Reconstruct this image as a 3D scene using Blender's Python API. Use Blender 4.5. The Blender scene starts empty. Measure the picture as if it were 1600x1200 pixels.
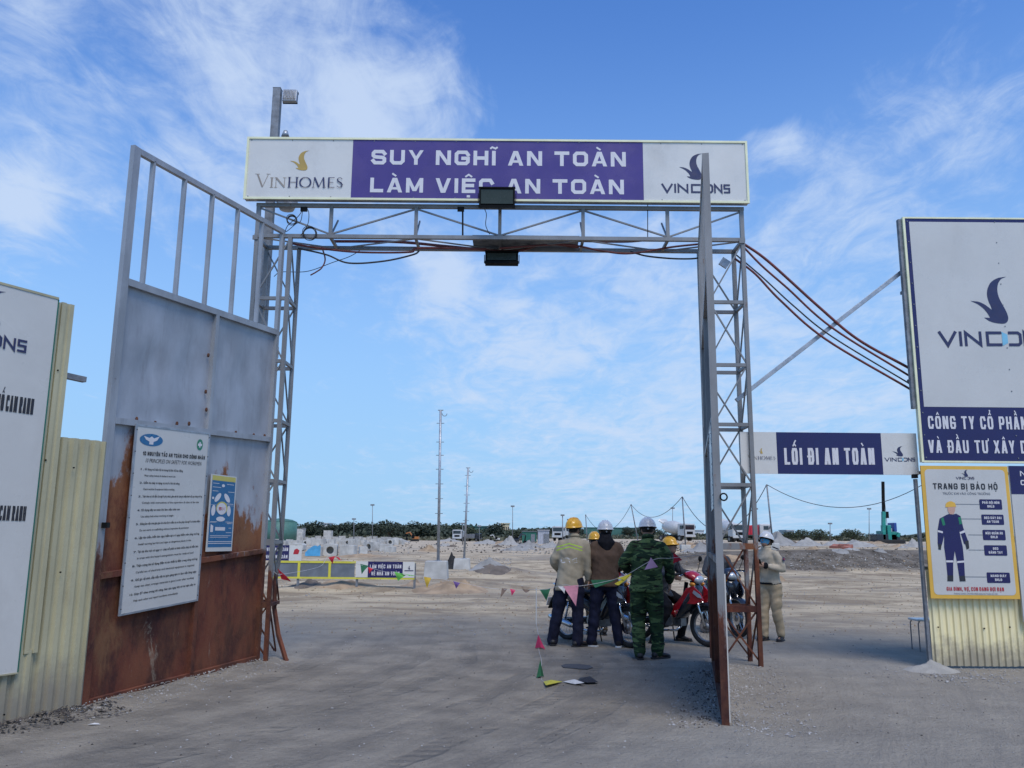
import bpy, math, random
import numpy as np
from mathutils import Vector, Matrix, noise
random.seed(7)
rng = np.random.default_rng(7)
SC = bpy.context.scene
COL = SC.collection
V = Vector

# ------------------------------------------------------------------ camera
FPX = 1300.0
CAMH = 1.55
PITCH = math.atan(238 / 1300)
ROLL = math.radians(0.5)
fw = V((0, math.cos(PITCH), math.sin(PITCH)))
uu = V((0, -math.sin(PITCH), math.cos(PITCH)))
rr = V((1, 0, 0))
CX = rr * math.cos(ROLL) + uu * math.sin(ROLL)
CY = -rr * math.sin(ROLL) + uu * math.cos(ROLL)
cam_d = bpy.data.cameras.new('camera')
cam_d.sensor_width = 36
cam_d.lens = 36 * FPX / 1600
cam_d.clip_start = 0.05
cam_d.clip_end = 6000
cam = bpy.data.objects.new('camera', cam_d)
COL.objects.link(cam)
M3 = Matrix((CX, CY, -fw)).transposed()
cam.matrix_world = Matrix.Translation((0, 0, CAMH)) @ M3.to_4x4()
SC.camera = cam
C0 = V((0, 0, CAMH))

# ------------------------------------------------------------------ sky and sun
SUN_EL = math.radians(58)
SUN_AZ = math.radians(158)          # clockwise from +Y towards +X
w = bpy.data.worlds.new('World')
SC.world = w
w.use_nodes = True
nt = w.node_tree
nt.nodes.clear()
def wn(t, **k):
    n = nt.nodes.new(t)
    for a, b in k.items(): setattr(n, a, b)
    return n
wo = wn('ShaderNodeOutputWorld')
bg = wn('ShaderNodeBackground')
bg.inputs['Strength'].default_value = 0.096
nt.links.new(bg.outputs[0], wo.inputs[0])
sky = wn('ShaderNodeTexSky', sky_type='NISHITA')
sky.sun_disc = False
sky.sun_elevation = SUN_EL
sky.sun_rotation = SUN_AZ
sky.altitude = 0
sky.air_density = 1.0
sky.dust_density = 0.6
sky.ozone_density = 2.2
tc = wn('ShaderNodeTexCoord')
def wmath(op, a, b=None, clamp=False):
    n = wn('ShaderNodeMath', operation=op, use_clamp=clamp)
    for i, x in enumerate((a, b)):
        if x is None: continue
        if isinstance(x, (int, float)): n.inputs[i].default_value = x
        else: nt.links.new(x, n.inputs[i])
    return n.outputs[0]
sep = wn('ShaderNodeSeparateXYZ')
nt.links.new(tc.outputs['Generated'], sep.inputs[0])
zc = wmath('ADD', wmath('MAXIMUM', sep.outputs[2], 0.0), 0.10)
cx_ = wmath('DIVIDE', sep.outputs[0], zc)
cy_ = wmath('DIVIDE', sep.outputs[1], zc)
cmb = wn('ShaderNodeCombineXYZ')
nt.links.new(cx_, cmb.inputs[0]); nt.links.new(cy_, cmb.inputs[1])
def cloud_noise(scale, detail, rough, dist, sx, sy, rot, off):
    mp = wn('ShaderNodeMapping')
    mp.inputs['Scale'].default_value = (sx, sy, 1)
    mp.inputs['Rotation'].default_value = (0, 0, rot)
    mp.inputs['Location'].default_value = off
    nt.links.new(cmb.outputs[0], mp.inputs[0])
    n = wn('ShaderNodeTexNoise')
    n.inputs['Scale'].default_value = scale
    n.inputs['Detail'].default_value = detail
    n.inputs['Roughness'].default_value = rough
    n.inputs['Distortion'].default_value = dist
    nt.links.new(mp.outputs[0], n.inputs['Vector'])
    return n.outputs[0]
n1 = cloud_noise(1.15, 10, 0.58, 0.7, 1.15, 0.85, 0.6, (3.1, 0.4, 0))
n2 = cloud_noise(3.0, 9, 0.62, 1.2, 1.5, 0.75, 0.75, (1.0, 7.0, 0))
def blob(d, k, amp):
    """soft bank of cloud round one direction of the sky"""
    v = V(d).normalized()
    dn = wn('ShaderNodeVectorMath', operation='DOT_PRODUCT')
    nt.links.new(tc.outputs['Generated'], dn.inputs[0])
    dn.inputs[1].default_value = v
    a = wmath('SUBTRACT', dn.outputs['Value'], 1.0)
    e = wmath('POWER', 2.71828, wmath('MULTIPLY', a, k))
    return wmath('MULTIPLY', e, amp)
def pdir(px, py):
    return fw * FPX + CX * (px - 800) - CY * (py - 600)
bias = None
for (px, py, k, amp) in ((110, 170, 30, .24), (420, 170, 50, .12), (630, 200, 160, .20), (35, 318, 1500, .22), (690, 441, 1600, .20), (1222, 225, 2500, .20), (795, 480, 2500, .14), (1170, 225, 4000, .1), (330, 20, 200, .05), (200, 40, 300, -.10), (60, 320, 400, .12), (950, 480, 40, .08),
                         (1150, 430, 60, .03), (1420, 280, 150, .08), (900, 620, 22, .15), (1300, 580, 40, .12), (690, 440, 700, .10), (240, 420, 40, -.16), (950, 110, 30, -.13),
                         (1250, 40, 60, -.10), (1500, 130, 120, .07), (560, 520, 80, -.05)):
    b = blob(pdir(px, py), k, amp)
    bias = b if bias is None else wmath('ADD', bias, b)
n3 = cloud_noise(7.5, 8, 0.66, 1.0, 1.2, 0.8, 0.9, (4.0, 2.0, 0))
s = wmath('ADD', wmath('ADD', wmath('ADD', wmath('MULTIPLY', n1, 0.50), wmath('MULTIPLY', n2, 0.46)), wmath('MULTIPLY', wmath('SUBTRACT', n3, 0.5), 0.34)), bias)
s = wmath('ADD', s, 0.04)
cf = wn('ShaderNodeMapRange', interpolation_type='SMOOTHSTEP')
cf.inputs['From Min'].default_value = 0.56
cf.inputs['From Max'].default_value = 0.90
cf.inputs['To Max'].default_value = 0.85
nt.links.new(s, cf.inputs['Value'])
# thin veil that thickens towards the horizon
veil = wn('ShaderNodeMapRange', interpolation_type='SMOOTHSTEP')
veil.inputs['From Min'].default_value = 0.62
veil.inputs['From Max'].default_value = 0.02
veil.inputs['To Max'].default_value = 0.90
nt.links.new(sep.outputs[2], veil.inputs['Value'])
vm = wn('ShaderNodeMix', data_type='RGBA')
nt.links.new(veil.outputs[0], vm.inputs['Factor'])
tint = wn('ShaderNodeMix', data_type='RGBA', blend_type='MULTIPLY')
tint.inputs['Factor'].default_value = 1
tint.inputs['B'].default_value = (0.73, 1.20, 1.85, 1)
nt.links.new(sky.outputs[0], tint.inputs['A'])
nt.links.new(tint.outputs['Result'], vm.inputs['A'])
vm.inputs['B'].default_value = (3.0, 4.95, 7.2, 1)
cm = wn('ShaderNodeMix', data_type='RGBA')
nt.links.new(cf.outputs[0], cm.inputs['Factor'])
nt.links.new(vm.outputs['Result'], cm.inputs['A'])
cm.inputs['B'].default_value = (5.0, 6.05, 7.8, 1)
nt.links.new(cm.outputs['Result'], bg.inputs['Color'])

sun_d = bpy.data.lights.new('sun', 'SUN')
sun_d.energy = 2.0
sun_d.angle = math.radians(28)
sun_d.color = (1.0, 0.91, 0.80)
sun = bpy.data.objects.new('sun', sun_d)
COL.objects.link(sun)
sdir = V((math.sin(SUN_AZ) * math.cos(SUN_EL), math.cos(SUN_AZ) * math.cos(SUN_EL), math.sin(SUN_EL)))
sun.rotation_euler = sdir.to_track_quat('Z', 'Y').to_euler()
sun.location = (5, 5, 30)

SC.view_settings.view_transform = 'Standard'
SC.view_settings.look = 'None'
SC.view_settings.gamma = 1
SC.view_settings.use_curve_mapping = False
SC.view_settings.exposure = 0.32

# ------------------------------------------------------------------ pixel -> place helpers
def G(px, py, z=0.0):
    v = pdir(px, py)
    return C0 + v * ((z - CAMH) / v.z)
def at(px, py, Y):
    v = pdir(px, py)
    return C0 + v * (Y / v.y)

def sstep(a, b, x):
    t = min(1.0, max(0.0, (x - a) / (b - a)))
    return t * t * (3 - 2 * t)
def ground_z(x, y):
    z = 0.0
    n = noise.noise(V((x * .09, y * .09, 0)))
    if x > 1 and y > 30:
        e = sstep(3, 14, x + n * 5) * sstep(42.0 + n * 3, 46.0 + n * 3, y)
        z += e * 0.95
        z += sstep(6, 14, x) * .12 * max(0, noise.noise(V((x * .5, y * .5, 3)))) * sstep(36, 44, y)
    far = sstep(14, 40, y)
    z += far * (.16 * noise.noise(V((x * .13, y * .13, 1))) + .05 * noise.noise(V((x * .6, y * .6, 5))))
    z += .012 * noise.noise(V((x * .8, y * .8, 2))) + .006 * noise.noise(V((x * 2.8, y * 2.8, 9)))
    # brown ridges left of the rutted way
    z += .22 * math.exp(-((x + 1.0) / 1.6) ** 2 - ((y - 25.5) / .8) ** 2)
    z += .16 * math.exp(-((x + 4.6) / 2.4) ** 2 - ((y - 24.4) / .5) ** 2)
    z += .35 * math.exp(-((x + .4) / 1.6) ** 2 - ((y - 35.0) / 1.6) ** 2)
    z -= .06 * math.exp(-((x + .2) / 1.7) ** 2 - ((y - 33.0) / 1.2) ** 2)
    # low drifts of grit against the gate leaves
    z += .05 * math.exp(-((x - 2.1 - (y - 8.9) * .2) / .22) ** 2) * sstep(6.6, 7.6, y) * sstep(12, 10.6, y)
    z += .05 * math.exp(-((x + 3.60 - (y - 8.5) * .235) / .16) ** 2) * sstep(6.0, 7.4, y) * sstep(12, 10.6, y)
    if y > 260:
        z += sstep(260, 700, y) * (2.0 + 4.0 * sstep(60, -200, x)) + sstep(300, 900, y) * 3 * noise.noise(V((x * .006, y * .004, 4)))
    return z
def GT(px, py):
    """where the sight line meets the modelled terrain"""
    v = pdir(px, py); t = 2.0 / v.length
    a = 0.0; k = 4.0 / v.y
    while k * v.y < 1500:
        p = C0 + v * k
        if p.z < ground_z(p.x, p.y):
            lo, hi = a, k
            for _ in range(18):
                m = (lo + hi) / 2; p = C0 + v * m
                if p.z < ground_z(p.x, p.y): hi = m
                else: lo = m
            return C0 + v * hi
        a = k; k *= 1.03
    return C0 + v * a
def drop(p, dz=0.0):
    return V((p.x, p.y, ground_z(p.x, p.y) + dz))

class Plane:
    """upright plane through two plan points; u runs from a to b, d comes out of its front"""
    def __init__(s, a, b):
        s.o = V((a[0], a[1], 0)); b = V((b[0], b[1], 0))
        s.len = (b - s.o).length
        s.r = (b - s.o).normalized(); s.n = V((s.r.y, -s.r.x, 0)); s.up = V((0, 0, 1))
    def hit(s, px, py):
        v = pdir(px, py)
        return C0 + v * ((s.o - C0).dot(s.n) / v.dot(s.n))
    def uv(s, px, py):
        p = s.hit(px, py) - s.o
        return p.dot(s.r), p.z
    def P(s, u, v, d=0.0):
        return s.o + s.r * u + s.up * v + s.n * d

# ------------------------------------------------------------------ mesh builder
class MB:
    def __init__(s): s.v = []; s.f = []
    def add(s, vs, fs):
        k = len(s.v); s.v += [V(a) for a in vs]; s.f += [tuple(i + k for i in f) for f in fs]; return s
    def box(s, c, size, R=None):
        c = V(c); x, y, z = (a / 2 for a in size)
        vs = [V((i * x, j * y, k * z)) for i in (-1, 1) for j in (-1, 1) for k in (-1, 1)]
        if R is not None: vs = [R @ a for a in vs]
        return s.add([c + a for a in vs], [(0, 1, 3, 2), (4, 6, 7, 5), (0, 4, 5, 1), (2, 3, 7, 6), (0, 2, 6, 4), (1, 5, 7, 3)])
    def bar(s, p, q, w, h=None, up=(0, 0, 1)):
        p = V(p); q = V(q); h = h or w; d = (q - p).normalized(); u = V(up)
        if abs(d.dot(u)) > .99: u = V((0, 1, 0))
        a = d.cross(u).normalized(); b = a.cross(d)
        vs = [e + a * (i * w / 2) + b * (j * h / 2) for e in (p, q) for i, j in ((-1, -1), (1, -1), (1, 1), (-1, 1))]
        return s.add(vs, [(3, 2, 1, 0), (4, 5, 6, 7), (0, 1, 5, 4), (1, 2, 6, 5), (2, 3, 7, 6), (3, 0, 4, 7)])
    def loft(s, rings, cap=True, closed=False):
        n = len(rings[0]); vs = [p for r in rings for p in r]; fs = []
        m = len(rings)
        for i in range(m if closed else m - 1):
            for j in range(n):
                a = i * n + j; b = i * n + (j + 1) % n; c = ((i + 1) % m) * n + (j + 1) % n; d = ((i + 1) % m) * n + j
                fs.append((a, b, c, d))
        if cap and not closed:
            fs.append(tuple(range(n - 1, -1, -1))); fs.append(tuple((m - 1) * n + j for j in range(n)))
        return s.add(vs, fs)
    def tube(s, pts, r, n=8, cap=True, closed=False, flat=1.0):
        pts = [V(p) for p in pts]; m = len(pts)
        rs = list(r) if isinstance(r, (list, tuple)) else [r] * m
        rings = []; a = None
        for i, p in enumerate(pts):
            if closed: d = (pts[(i + 1) % m] - pts[i - 1])
            else: d = pts[min(i + 1, m - 1)] - pts[max(i - 1, 0)]
            d.normalize()
            if a is None:
                u = V((0, 0, 1)) if abs(d.z) < .9 else V((0, 1, 0))
                a = d.cross(u).normalized()
            else:
                a = (a - d * a.dot(d)).normalized()
            b = d.cross(a)
            rings.append([p + (a * math.cos(t) + b * math.sin(t) * flat) * rs[i] for t in (2 * math.pi * j / n for j in range(n))])
        return s.loft(rings, cap, closed)
    def limb(s, pts, rs, n=14):
        """rounded, tapered limb through the joints"""
        pts = [V(p) for p in pts]; P = []; Rr = []
        for i in range(len(pts) - 1):
            for k in range(4):
                t = k / 4; P.append(pts[i].lerp(pts[i + 1], t)); Rr.append(rs[i] * (1 - t) + rs[i + 1] * t)
        P.append(pts[-1]); Rr.append(rs[-1])
        d0 = (P[0] - P[1]).normalized(); d1 = (P[-1] - P[-2]).normalized()
        A = []; B = []
        for t in (85, 60, 30):
            a = math.radians(t); A.append((P[0] + d0 * math.sin(a) * Rr[0], math.cos(a) * Rr[0]))
        for t in (30, 60, 85):
            a = math.radians(t); B.append((P[-1] + d1 * math.sin(a) * Rr[-1], math.cos(a) * Rr[-1]))
        al = A + list(zip(P, Rr)) + B
        return s.tube([x[0] for x in al], [x[1] for x in al], n)
    def cyl(s, c, r, h, axis='Z', n=16, r2=None):
        c = V(c); ax = {'X': V((1, 0, 0)), 'Y': V((0, 1, 0)), 'Z': V((0, 0, 1))}[axis] if isinstance(axis, str) else V(axis).normalized()
        return s.tube([c - ax * h / 2, c + ax * h / 2], [r, r if r2 is None else r2], n)
    def ell(s, c, rx, ry, rz, n=14, m=9, R=None):
        c = V(c); rings = []
        for i in range(1, m):
            t = math.pi * i / m
            ring = [V((rx * math.sin(t) * math.cos(a), ry * math.sin(t) * math.sin(a), -rz * math.cos(t))) for a in (2 * math.pi * j / n for j in range(n))]
            if R is not None: ring = [R @ p for p in ring]
            rings.append([c + p for p in ring])
        return s.loft(rings)
    def torus(s, c, R_, r, axis='Y', n=28, m=8, flat=1.0):
        c = V(c); e = {'Y': (V((1, 0, 0)), V((0, 0, 1)), V((0, 1, 0))), 'Z': (V((1, 0, 0)), V((0, 1, 0)), V((0, 0, 1))), 'X': (V((0, 1, 0)), V((0, 0, 1)), V((1, 0, 0)))}[axis]
        rings = []
        for i in range(n):
            a = 2 * math.pi * i / n; d = e[0] * math.cos(a) + e[1] * math.sin(a)
            rings.append([c + d * (R_ + r * math.cos(b)) + e[2] * (r * flat * math.sin(b)) for b in (2 * math.pi * j / m for j in range(m))])
        return s.loft(rings, closed=True)
    def prism(s, pts, to3, d0, d1):
        """outline pts (2D) extruded between two depths; to3(u,v,d) -> point"""
        n = len(pts)
        vs = [to3(u, v, d0) for u, v in pts] + [to3(u, v, d1) for u, v in pts]
        return s.add(vs, [tuple(range(n)), tuple(range(2 * n - 1, n - 1, -1))] + [(i, i + n, (i + 1) % n + n, (i + 1) % n) for i in range(n)])
    def flat(s, pts, to3, d):
        n = len(pts); return s.add([to3(u, v, d) for u, v in pts], [tuple(range(n))])
    def rect(s, pl, u0, v0, u1, v1, d):
        return s.flat([(u0, v0), (u1, v0), (u1, v1), (u0, v1)], pl.P, d)
    def slab(s, pl, u0, v0, u1, v1, d0, d1):
        return s.prism([(u0, v0), (u1, v0), (u1, v1), (u0, v1)], pl.P, d0, d1)
    def build(s, name, mat, parent=None, smooth=False, bevel=0.0, origin=None):
        me = bpy.data.meshes.new(name)
        o = bpy.data.objects.new(name, me)
        if parent is None:
            if origin is None:
                xs = [p.x for p in s.v]; ys = [p.y for p in s.v]
                origin = V(((min(xs) + max(xs)) / 2, (min(ys) + max(ys)) / 2, min(p.z for p in s.v)))
            o.location = origin; off = V(origin)
        else:
            root = parent
            while root.parent: root = root.parent
            off = V(root.location); o.parent = parent
        me.from_pydata([p - off for p in s.v], [], s.f)
        bmn(me)
        if smooth:
            me.polygons.foreach_set('use_smooth', [True] * len(me.polygons))
        me.materials.append(mat); me.update()
        COL.objects.link(o)
        if bevel:
            b = o.modifiers.new('bevel', 'BEVEL'); b.width = bevel; b.segments = 2; b.limit_method = 'ANGLE'; b.angle_limit = math.radians(40)
        return o
import bmesh
def bmn(me):
    if len(me.polygons) > 60000: return
    b = bmesh.new(); b.from_mesh(me)
    bmesh.ops.recalc_face_normals(b, faces=b.faces)
    b.to_mesh(me); b.free()
def tag(o, label=None, cat=None, group=None, kind=None):
    if label: o['label'] = label
    if cat: o['category'] = cat
    if group: o['group'] = group
    if kind: o['kind'] = kind
    return o
def empty(name, loc, label=None, cat=None, group=None):
    o = bpy.data.objects.new(name, None); o.location = loc; o.empty_display_size = .1
    COL.objects.link(o); return tag(o, label, cat, group)
def smooth_by_angle(o, ang=40):
    me = o.data
    me.polygons.foreach_set('use_smooth', [True] * len(me.polygons))
    try: me.set_sharp_from_angle(angle=math.radians(ang))
    except Exception: pass
    return o
KIDS = {}
def copy_tree(o, parent=None):
    c = o.copy(); COL.objects.link(c); c.parent = parent
    for ch in list(o.children): copy_tree(ch, c)
    return c

# ------------------------------------------------------------------ materials
def nodes(name):
    m = bpy.data.materials.new(name); m.use_nodes = True
    t = m.node_tree; t.nodes.clear()
    out = t.nodes.new('ShaderNodeOutputMaterial'); b = t.nodes.new('ShaderNodeBsdfPrincipled')
    t.links.new(b.outputs[0], out.inputs[0])
    return m, t, b
def N(t, typ, ins=None, **k):
    n = t.nodes.new(typ)
    for a, b in k.items(): setattr(n, a, b)
    for a, b in (ins or {}).items():
        if isinstance(b, bpy.types.NodeSocket): t.links.new(b, n.inputs[a])
        else: n.inputs[a].default_value = b
    return n
def c4(c): return (c[0], c[1], c[2], 1)
def coords(t, world):
    if world: return N(t, 'ShaderNodeNewGeometry').outputs['Position']
    return N(t, 'ShaderNodeTexCoord').outputs['Object']
def nz(t, co, scale, detail=5, rough=.55, sc=(1, 1, 1), dist=0):
    mp = N(t, 'ShaderNodeMapping', {'Vector': co, 'Scale': sc})
    return N(t, 'ShaderNodeTexNoise', {'Vector': mp.outputs[0], 'Scale': scale, 'Detail': detail, 'Roughness': rough, 'Distortion': dist}).outputs[0]
def mr(t, v, a, b, c=0., d=1., smooth=True):
    n = N(t, 'ShaderNodeMapRange', {'Value': v, 'From Min': a, 'From Max': b, 'To Min': c, 'To Max': d})
    if smooth: n.interpolation_type = 'SMOOTHSTEP'
    return n.outputs[0]
def mix(t, f, a, b, bt='MIX'):
    n = N(t, 'ShaderNodeMix', data_type='RGBA', blend_type=bt)
    for key, x in (('Factor', f), ('A', a), ('B', b)):
        if isinstance(x, bpy.types.NodeSocket): t.links.new(x, n.inputs[key])
        elif key == 'Factor': n.inputs[key].default_value = x
        else: n.inputs[key].default_value = c4(x)
    return n.outputs['Result']
def mt(t, op, a, b=0., clamp=False):
    n = N(t, 'ShaderNodeMath', operation=op, use_clamp=clamp)
    for i, x in enumerate((a, b)):
        if isinstance(x, bpy.types.NodeSocket): t.links.new(x, n.inputs[i])
        else: n.inputs[i].default_value = x
    return n.outputs[0]
def pmat(name, col, rough=.6, metal=0., var=.18, scale=6., bump=0., bscale=60., world=False, col2=None, spec=.5, coat=0., dirt=0., sc=(1, 1, 1), mud=0.):
    m, t, b = nodes(name); co = coords(t, world)
    n = nz(t, co, scale, 6, .6, sc)
    lo = tuple(c * (1 - var) for c in col); hi = tuple(min(1, c * (1 + var)) for c in col)
    if col2: lo, hi = col, col2
    base = mix(t, mr(t, n, .3, .7), lo, hi)
    if dirt:
        dn = nz(t, co, scale * .4 + 1, 8, .7, (1, 1, .5))
        base = mix(t, mr(t, dn, .5, .8, 0, dirt), base, (.16, .13, .10))
    if mud:
        zz = N(t, 'ShaderNodeSeparateXYZ', {0: co}).outputs[2]
        mk = mr(t, mt(t, 'ADD', zz, mt(t, 'MULTIPLY', mt(t, 'SUBTRACT', nz(t, co, 5, 8, .7), .5), .7)), mud, mud * .2, 0, .75)
        base = mix(t, mk, base, (.23, .20, .165))
    t.links.new(base, b.inputs['Base Color'])
    rn = mr(t, nz(t, co, scale * 2.3, 4), .3, .7, max(0, rough - .1), min(1, rough + .1))
    t.links.new(rn, b.inputs['Roughness'])
    b.inputs['Metallic'].default_value = metal
    b.inputs['Specular IOR Level'].default_value = spec
    if coat: b.inputs['Coat Weight'].default_value = coat; b.inputs['Coat Roughness'].default_value = .08
    if bump:
        bp = N(t, 'ShaderNodeBump', {'Height': nz(t, co, bscale, 5), 'Strength': bump, 'Distance': .02})
        t.links.new(bp.outputs[0], b.inputs['Normal'])
    return m
def rust_colors(t, co):
    z = N(t, 'ShaderNodeSeparateXYZ', {0: co}).outputs[2]
    a = mix(t, mr(t, nz(t, co, 2.2, 9, .72, (1, 1, .5)), .40, .60), (.042, .011, .009), (.135, .034, .017))
    up = mr(t, z, 1.2, 1.55, .28, .9)
    a = mix(t, mt(t, 'MULTIPLY', mr(t, nz(t, co, 3.0, 9, .72, (1, 1, .6)), .36, .60), up), a, (.26, .105, .042))
    a = mix(t, mr(t, nz(t, co, .9, 9, .7, (1, 1, .5), .5), .56, .66, 0, .75), a, (.20, .095, .040))
    a = mix(t, mr(t, nz(t, co, 2.4, 9, .78, (1, 1, .28), .4), .63, .70, 0, .75), a, (.30, .25, .18))
    a = mix(t, mr(t, nz(t, co, 22, 6, .7, (1, 1, .6)), .60, .76, 0, .45), a, (.28, .17, .10))
    return a
def rustmat(name, paint, z0, wdt, amp=1.4, nscale=1.6, specks=.0, stretch=.5):
    """painted steel that has rusted: everywhere below about z0, ragged edge of width wdt, chips above"""
    m, t, b = nodes(name); co = coords(t, True)
    z = N(t, 'ShaderNodeSeparateXYZ', {0: co}).outputs[2]
    g = mt(t, 'DIVIDE', mt(t, 'SUBTRACT', z0, z), wdt)
    n = mt(t, 'MULTIPLY', mt(t, 'SUBTRACT', nz(t, co, nscale, 9, .68, (1, 1, stretch)), .5), amp * 2)
    msk = mr(t, mt(t, 'ADD', g, n), -.08, .22)
    if specks:
        sp = mr(t, nz(t, co, 7, 8, .75, (1, 1, .6)), .70 - specks * .1, .74, 0, .9)
        msk = mt(t, 'MAXIMUM', msk, sp)
    pv = mix(t, mr(t, nz(t, co, 3, 6, .6, (1, 1, .5)), .3, .7), tuple(c * .82 for c in paint), tuple(c * 1.12 for c in paint))
    pv = mix(t, mr(t, nz(t, co, 9, 7, .7, (1, 1, .12)), .52, .75, 0, .35), pv, (.13, .11, .10))
    base = mix(t, msk, pv, rust_colors(t, co))
    t.links.new(base, b.inputs['Base Color'])
    t.links.new(mr(t, msk, 0, 1, .5, .92, False), b.inputs['Roughness'])
    t.links.new(mr(t, msk, 0, 1, .25, .0, False), b.inputs['Metallic'])
    hb = mt(t, 'MULTIPLY', nz(t, co, 45, 6, .7), msk)
    hb = mt(t, 'ADD', hb, mt(t, 'MULTIPLY', nz(t, co, 2.2, 2), 1.2))
    bp = N(t, 'ShaderNodeBump', {'Height': hb, 'Strength': .35, 'Distance': .012})
    t.links.new(bp.outputs[0], b.inputs['Normal'])
    return m
GREY = (.34, .355, .37)
M = {}
M['leaf_up'] = rustmat('grey painted sheet', (.36, .375, .40), -2, 1, .12, 1.6, .25)
M['leaf_mid'] = rustmat('half rusted sheet', (.38, .39, .41), 2.22, .8, 2.1, 1.3, .6, .6)
M['leaf_low'] = rustmat('rusted sheet', GREY, 4.2, 1.0, .6, 2.2)
M['leaf_bar'] = rustmat('gate bar paint', GREY, 1.45, .45, 1.3, 2.6, .45)
M['weld'] = pmat('rusty weld', (.085, .035, .02), .9, 0, .4, 30)
M['leaf_bar_r'] = rustmat('weathered gate bar', (.27, .26, .245), 1.2, 1.1, 1.8, 3.0, .9, .3)
M['tower'] = rustmat('gantry paint', (.22, .22, .215), 1.25, .8, 1.5, 2.6, .8)
M['steel'] = pmat('galvanised steel', (.36, .38, .40), .45, .5, .2, 8, .1)
M['dull_steel'] = pmat('dull steel', (.20, .21, .22), .6, .3, .3, 8, .1, dirt=.3)
M['white_sheet'] = pmat('white sign sheet', (.64, .62, .565), .32, 0, .04, 1.2, .35, 1.6, dirt=.22)
M['board_sheet'] = pmat('pale board sheet', (.56, .545, .50), .34, 0, .045, 1.0, .35, 1.4, dirt=.16)
M['navy'] = pmat('navy vinyl', (.017, .014, .085), .30, 0, .08, 1.5)
M['purple'] = pmat('purple vinyl', (.080, .050, .195), .28, 0, .08, 1.2)
M['letter'] = pmat('white vinyl letter', (.66, .63, .62), .4, 0, .03)
M['ink_navy'] = pmat('navy print', (.028, .03, .085), .4, 0, .08)
M['ink_black'] = pmat('black print', (.025, .025, .03), .45, 0, .08)
M['ink_grey'] = pmat('grey print', (.16, .17, .19), .5, 0, .08)
M['gold'] = pmat('gold print', (.45, .30, .07), .4, 0, .1)
M['tan_ink'] = pmat('tan print', (.30, .25, .20), .4, 0, .1)
M['cream_trim'] = pmat('cream light strip', (.80, .78, .50), .35, 0, .08, 4, dirt=.1)
M['cyan_ink'] = pmat('light blue print', (.20, .48, .62), .4, 0, .08)
M['blue_poster'] = pmat('blue poster print', (.012, .12, .27), .35, 0, .08, 2)
M['yellow_poster'] = pmat('yellow print', (.72, .42, .06), .4, 0, .08, 2)
M['dull_yellow'] = pmat('dull yellow print', (.55, .48, .10), .4, 0, .08, 2)
M['red_ink'] = pmat('red print', (.45, .02, .03), .4, 0, .08)
M['green_ink'] = pmat('green print', (.02, .20, .10), .4, 0, .08)
M['skin_ink'] = pmat('skin print', (.55, .33, .24), .4, 0, .05)
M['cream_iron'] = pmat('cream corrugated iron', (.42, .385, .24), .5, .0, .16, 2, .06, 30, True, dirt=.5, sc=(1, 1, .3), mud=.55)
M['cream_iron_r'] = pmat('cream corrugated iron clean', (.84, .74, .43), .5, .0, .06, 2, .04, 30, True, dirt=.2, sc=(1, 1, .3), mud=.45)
M['black'] = pmat('black plastic', (.006, .006, .006), .6, 0, .2, spec=.15)
M['rubber'] = pmat('black rubber', (.018, .018, .018), .8, 0, .25, 10, .2, 80)
M['cable'] = pmat('dark cable', (.03, .028, .028), .55, 0, .3)
M['red_pipe'] = pmat('dark red conduit', (.16, .035, .028), .5, 0, .3, 5)
M['glass_lamp'] = pmat('lamp glass', (.045, .055, .045), .25, 0, .15, 4, spec=.4)
M['chrome'] = pmat('chrome', (.6, .6, .6), .16, 1.0, .06)
M['engine'] = pmat('engine metal', (.28, .28, .28), .4, .8, .25, 12, .2)
M['concrete'] = pmat('cast concrete', (.40, .385, .35), .9, 0, .18, 2.2, .25, 25, True, dirt=.35)
M['concrete2'] = pmat('pale concrete', (.47, .46, .42), .9, 0, .2, 1.5, .25, 25, True, dirt=.3)
M['white_paint'] = pmat('white vehicle paint', (.50, .50, .48), .4, 0, .08, 3, coat=.2, dirt=.5)
M['dark_glass'] = pmat('dark glass', (.02, .025, .03), .08, 0, .1, spec=.9)
M['orange_paint'] = pmat('orange machine paint', (.45, .16, .04), .4, 0, .1, 3, dirt=.4)
M['teal_paint'] = pmat('teal machine paint', (.02, .25, .20), .4, 0, .12, 2, dirt=.3)
M['blue_paint'] = pmat('blue container paint', (.02, .07, .28), .5, 0, .15, 2, dirt=.2)
M['green_paint'] = pmat('green shed paint', (.02, .13, .09), .5, 0, .15, 2, dirt=.2)
M['grey_paint'] = pmat('grey container paint', (.40, .41, .44), .5, 0, .08, 2, dirt=.2)
M['red_paint'] = pmat('red vehicle paint', (.50, .02, .04), .35, 0, .08, 3, dirt=.2)
M['yellow_frame'] = pmat('yellow frame paint', (.62, .56, .06), .45, 0, .1, 4, dirt=.3)
M['barrier_sheet'] = pmat('grey barrier sheet', (.15, .17, .19), .55, .1, .2, 3, dirt=.2)
M['cream_wall'] = pmat('cream wall', (.62, .52, .33), .8, 0, .08, 1)
M['white_wall'] = pmat('white wall', (.62, .62, .60), .8, 0, .08, 1)
M['roof_green'] = pmat('green roof', (.06, .16, .13), .6, 0, .15, 1)
M['bark'] = pmat('bark', (.10, .075, .05), .9, 0, .3, 4)
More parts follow.
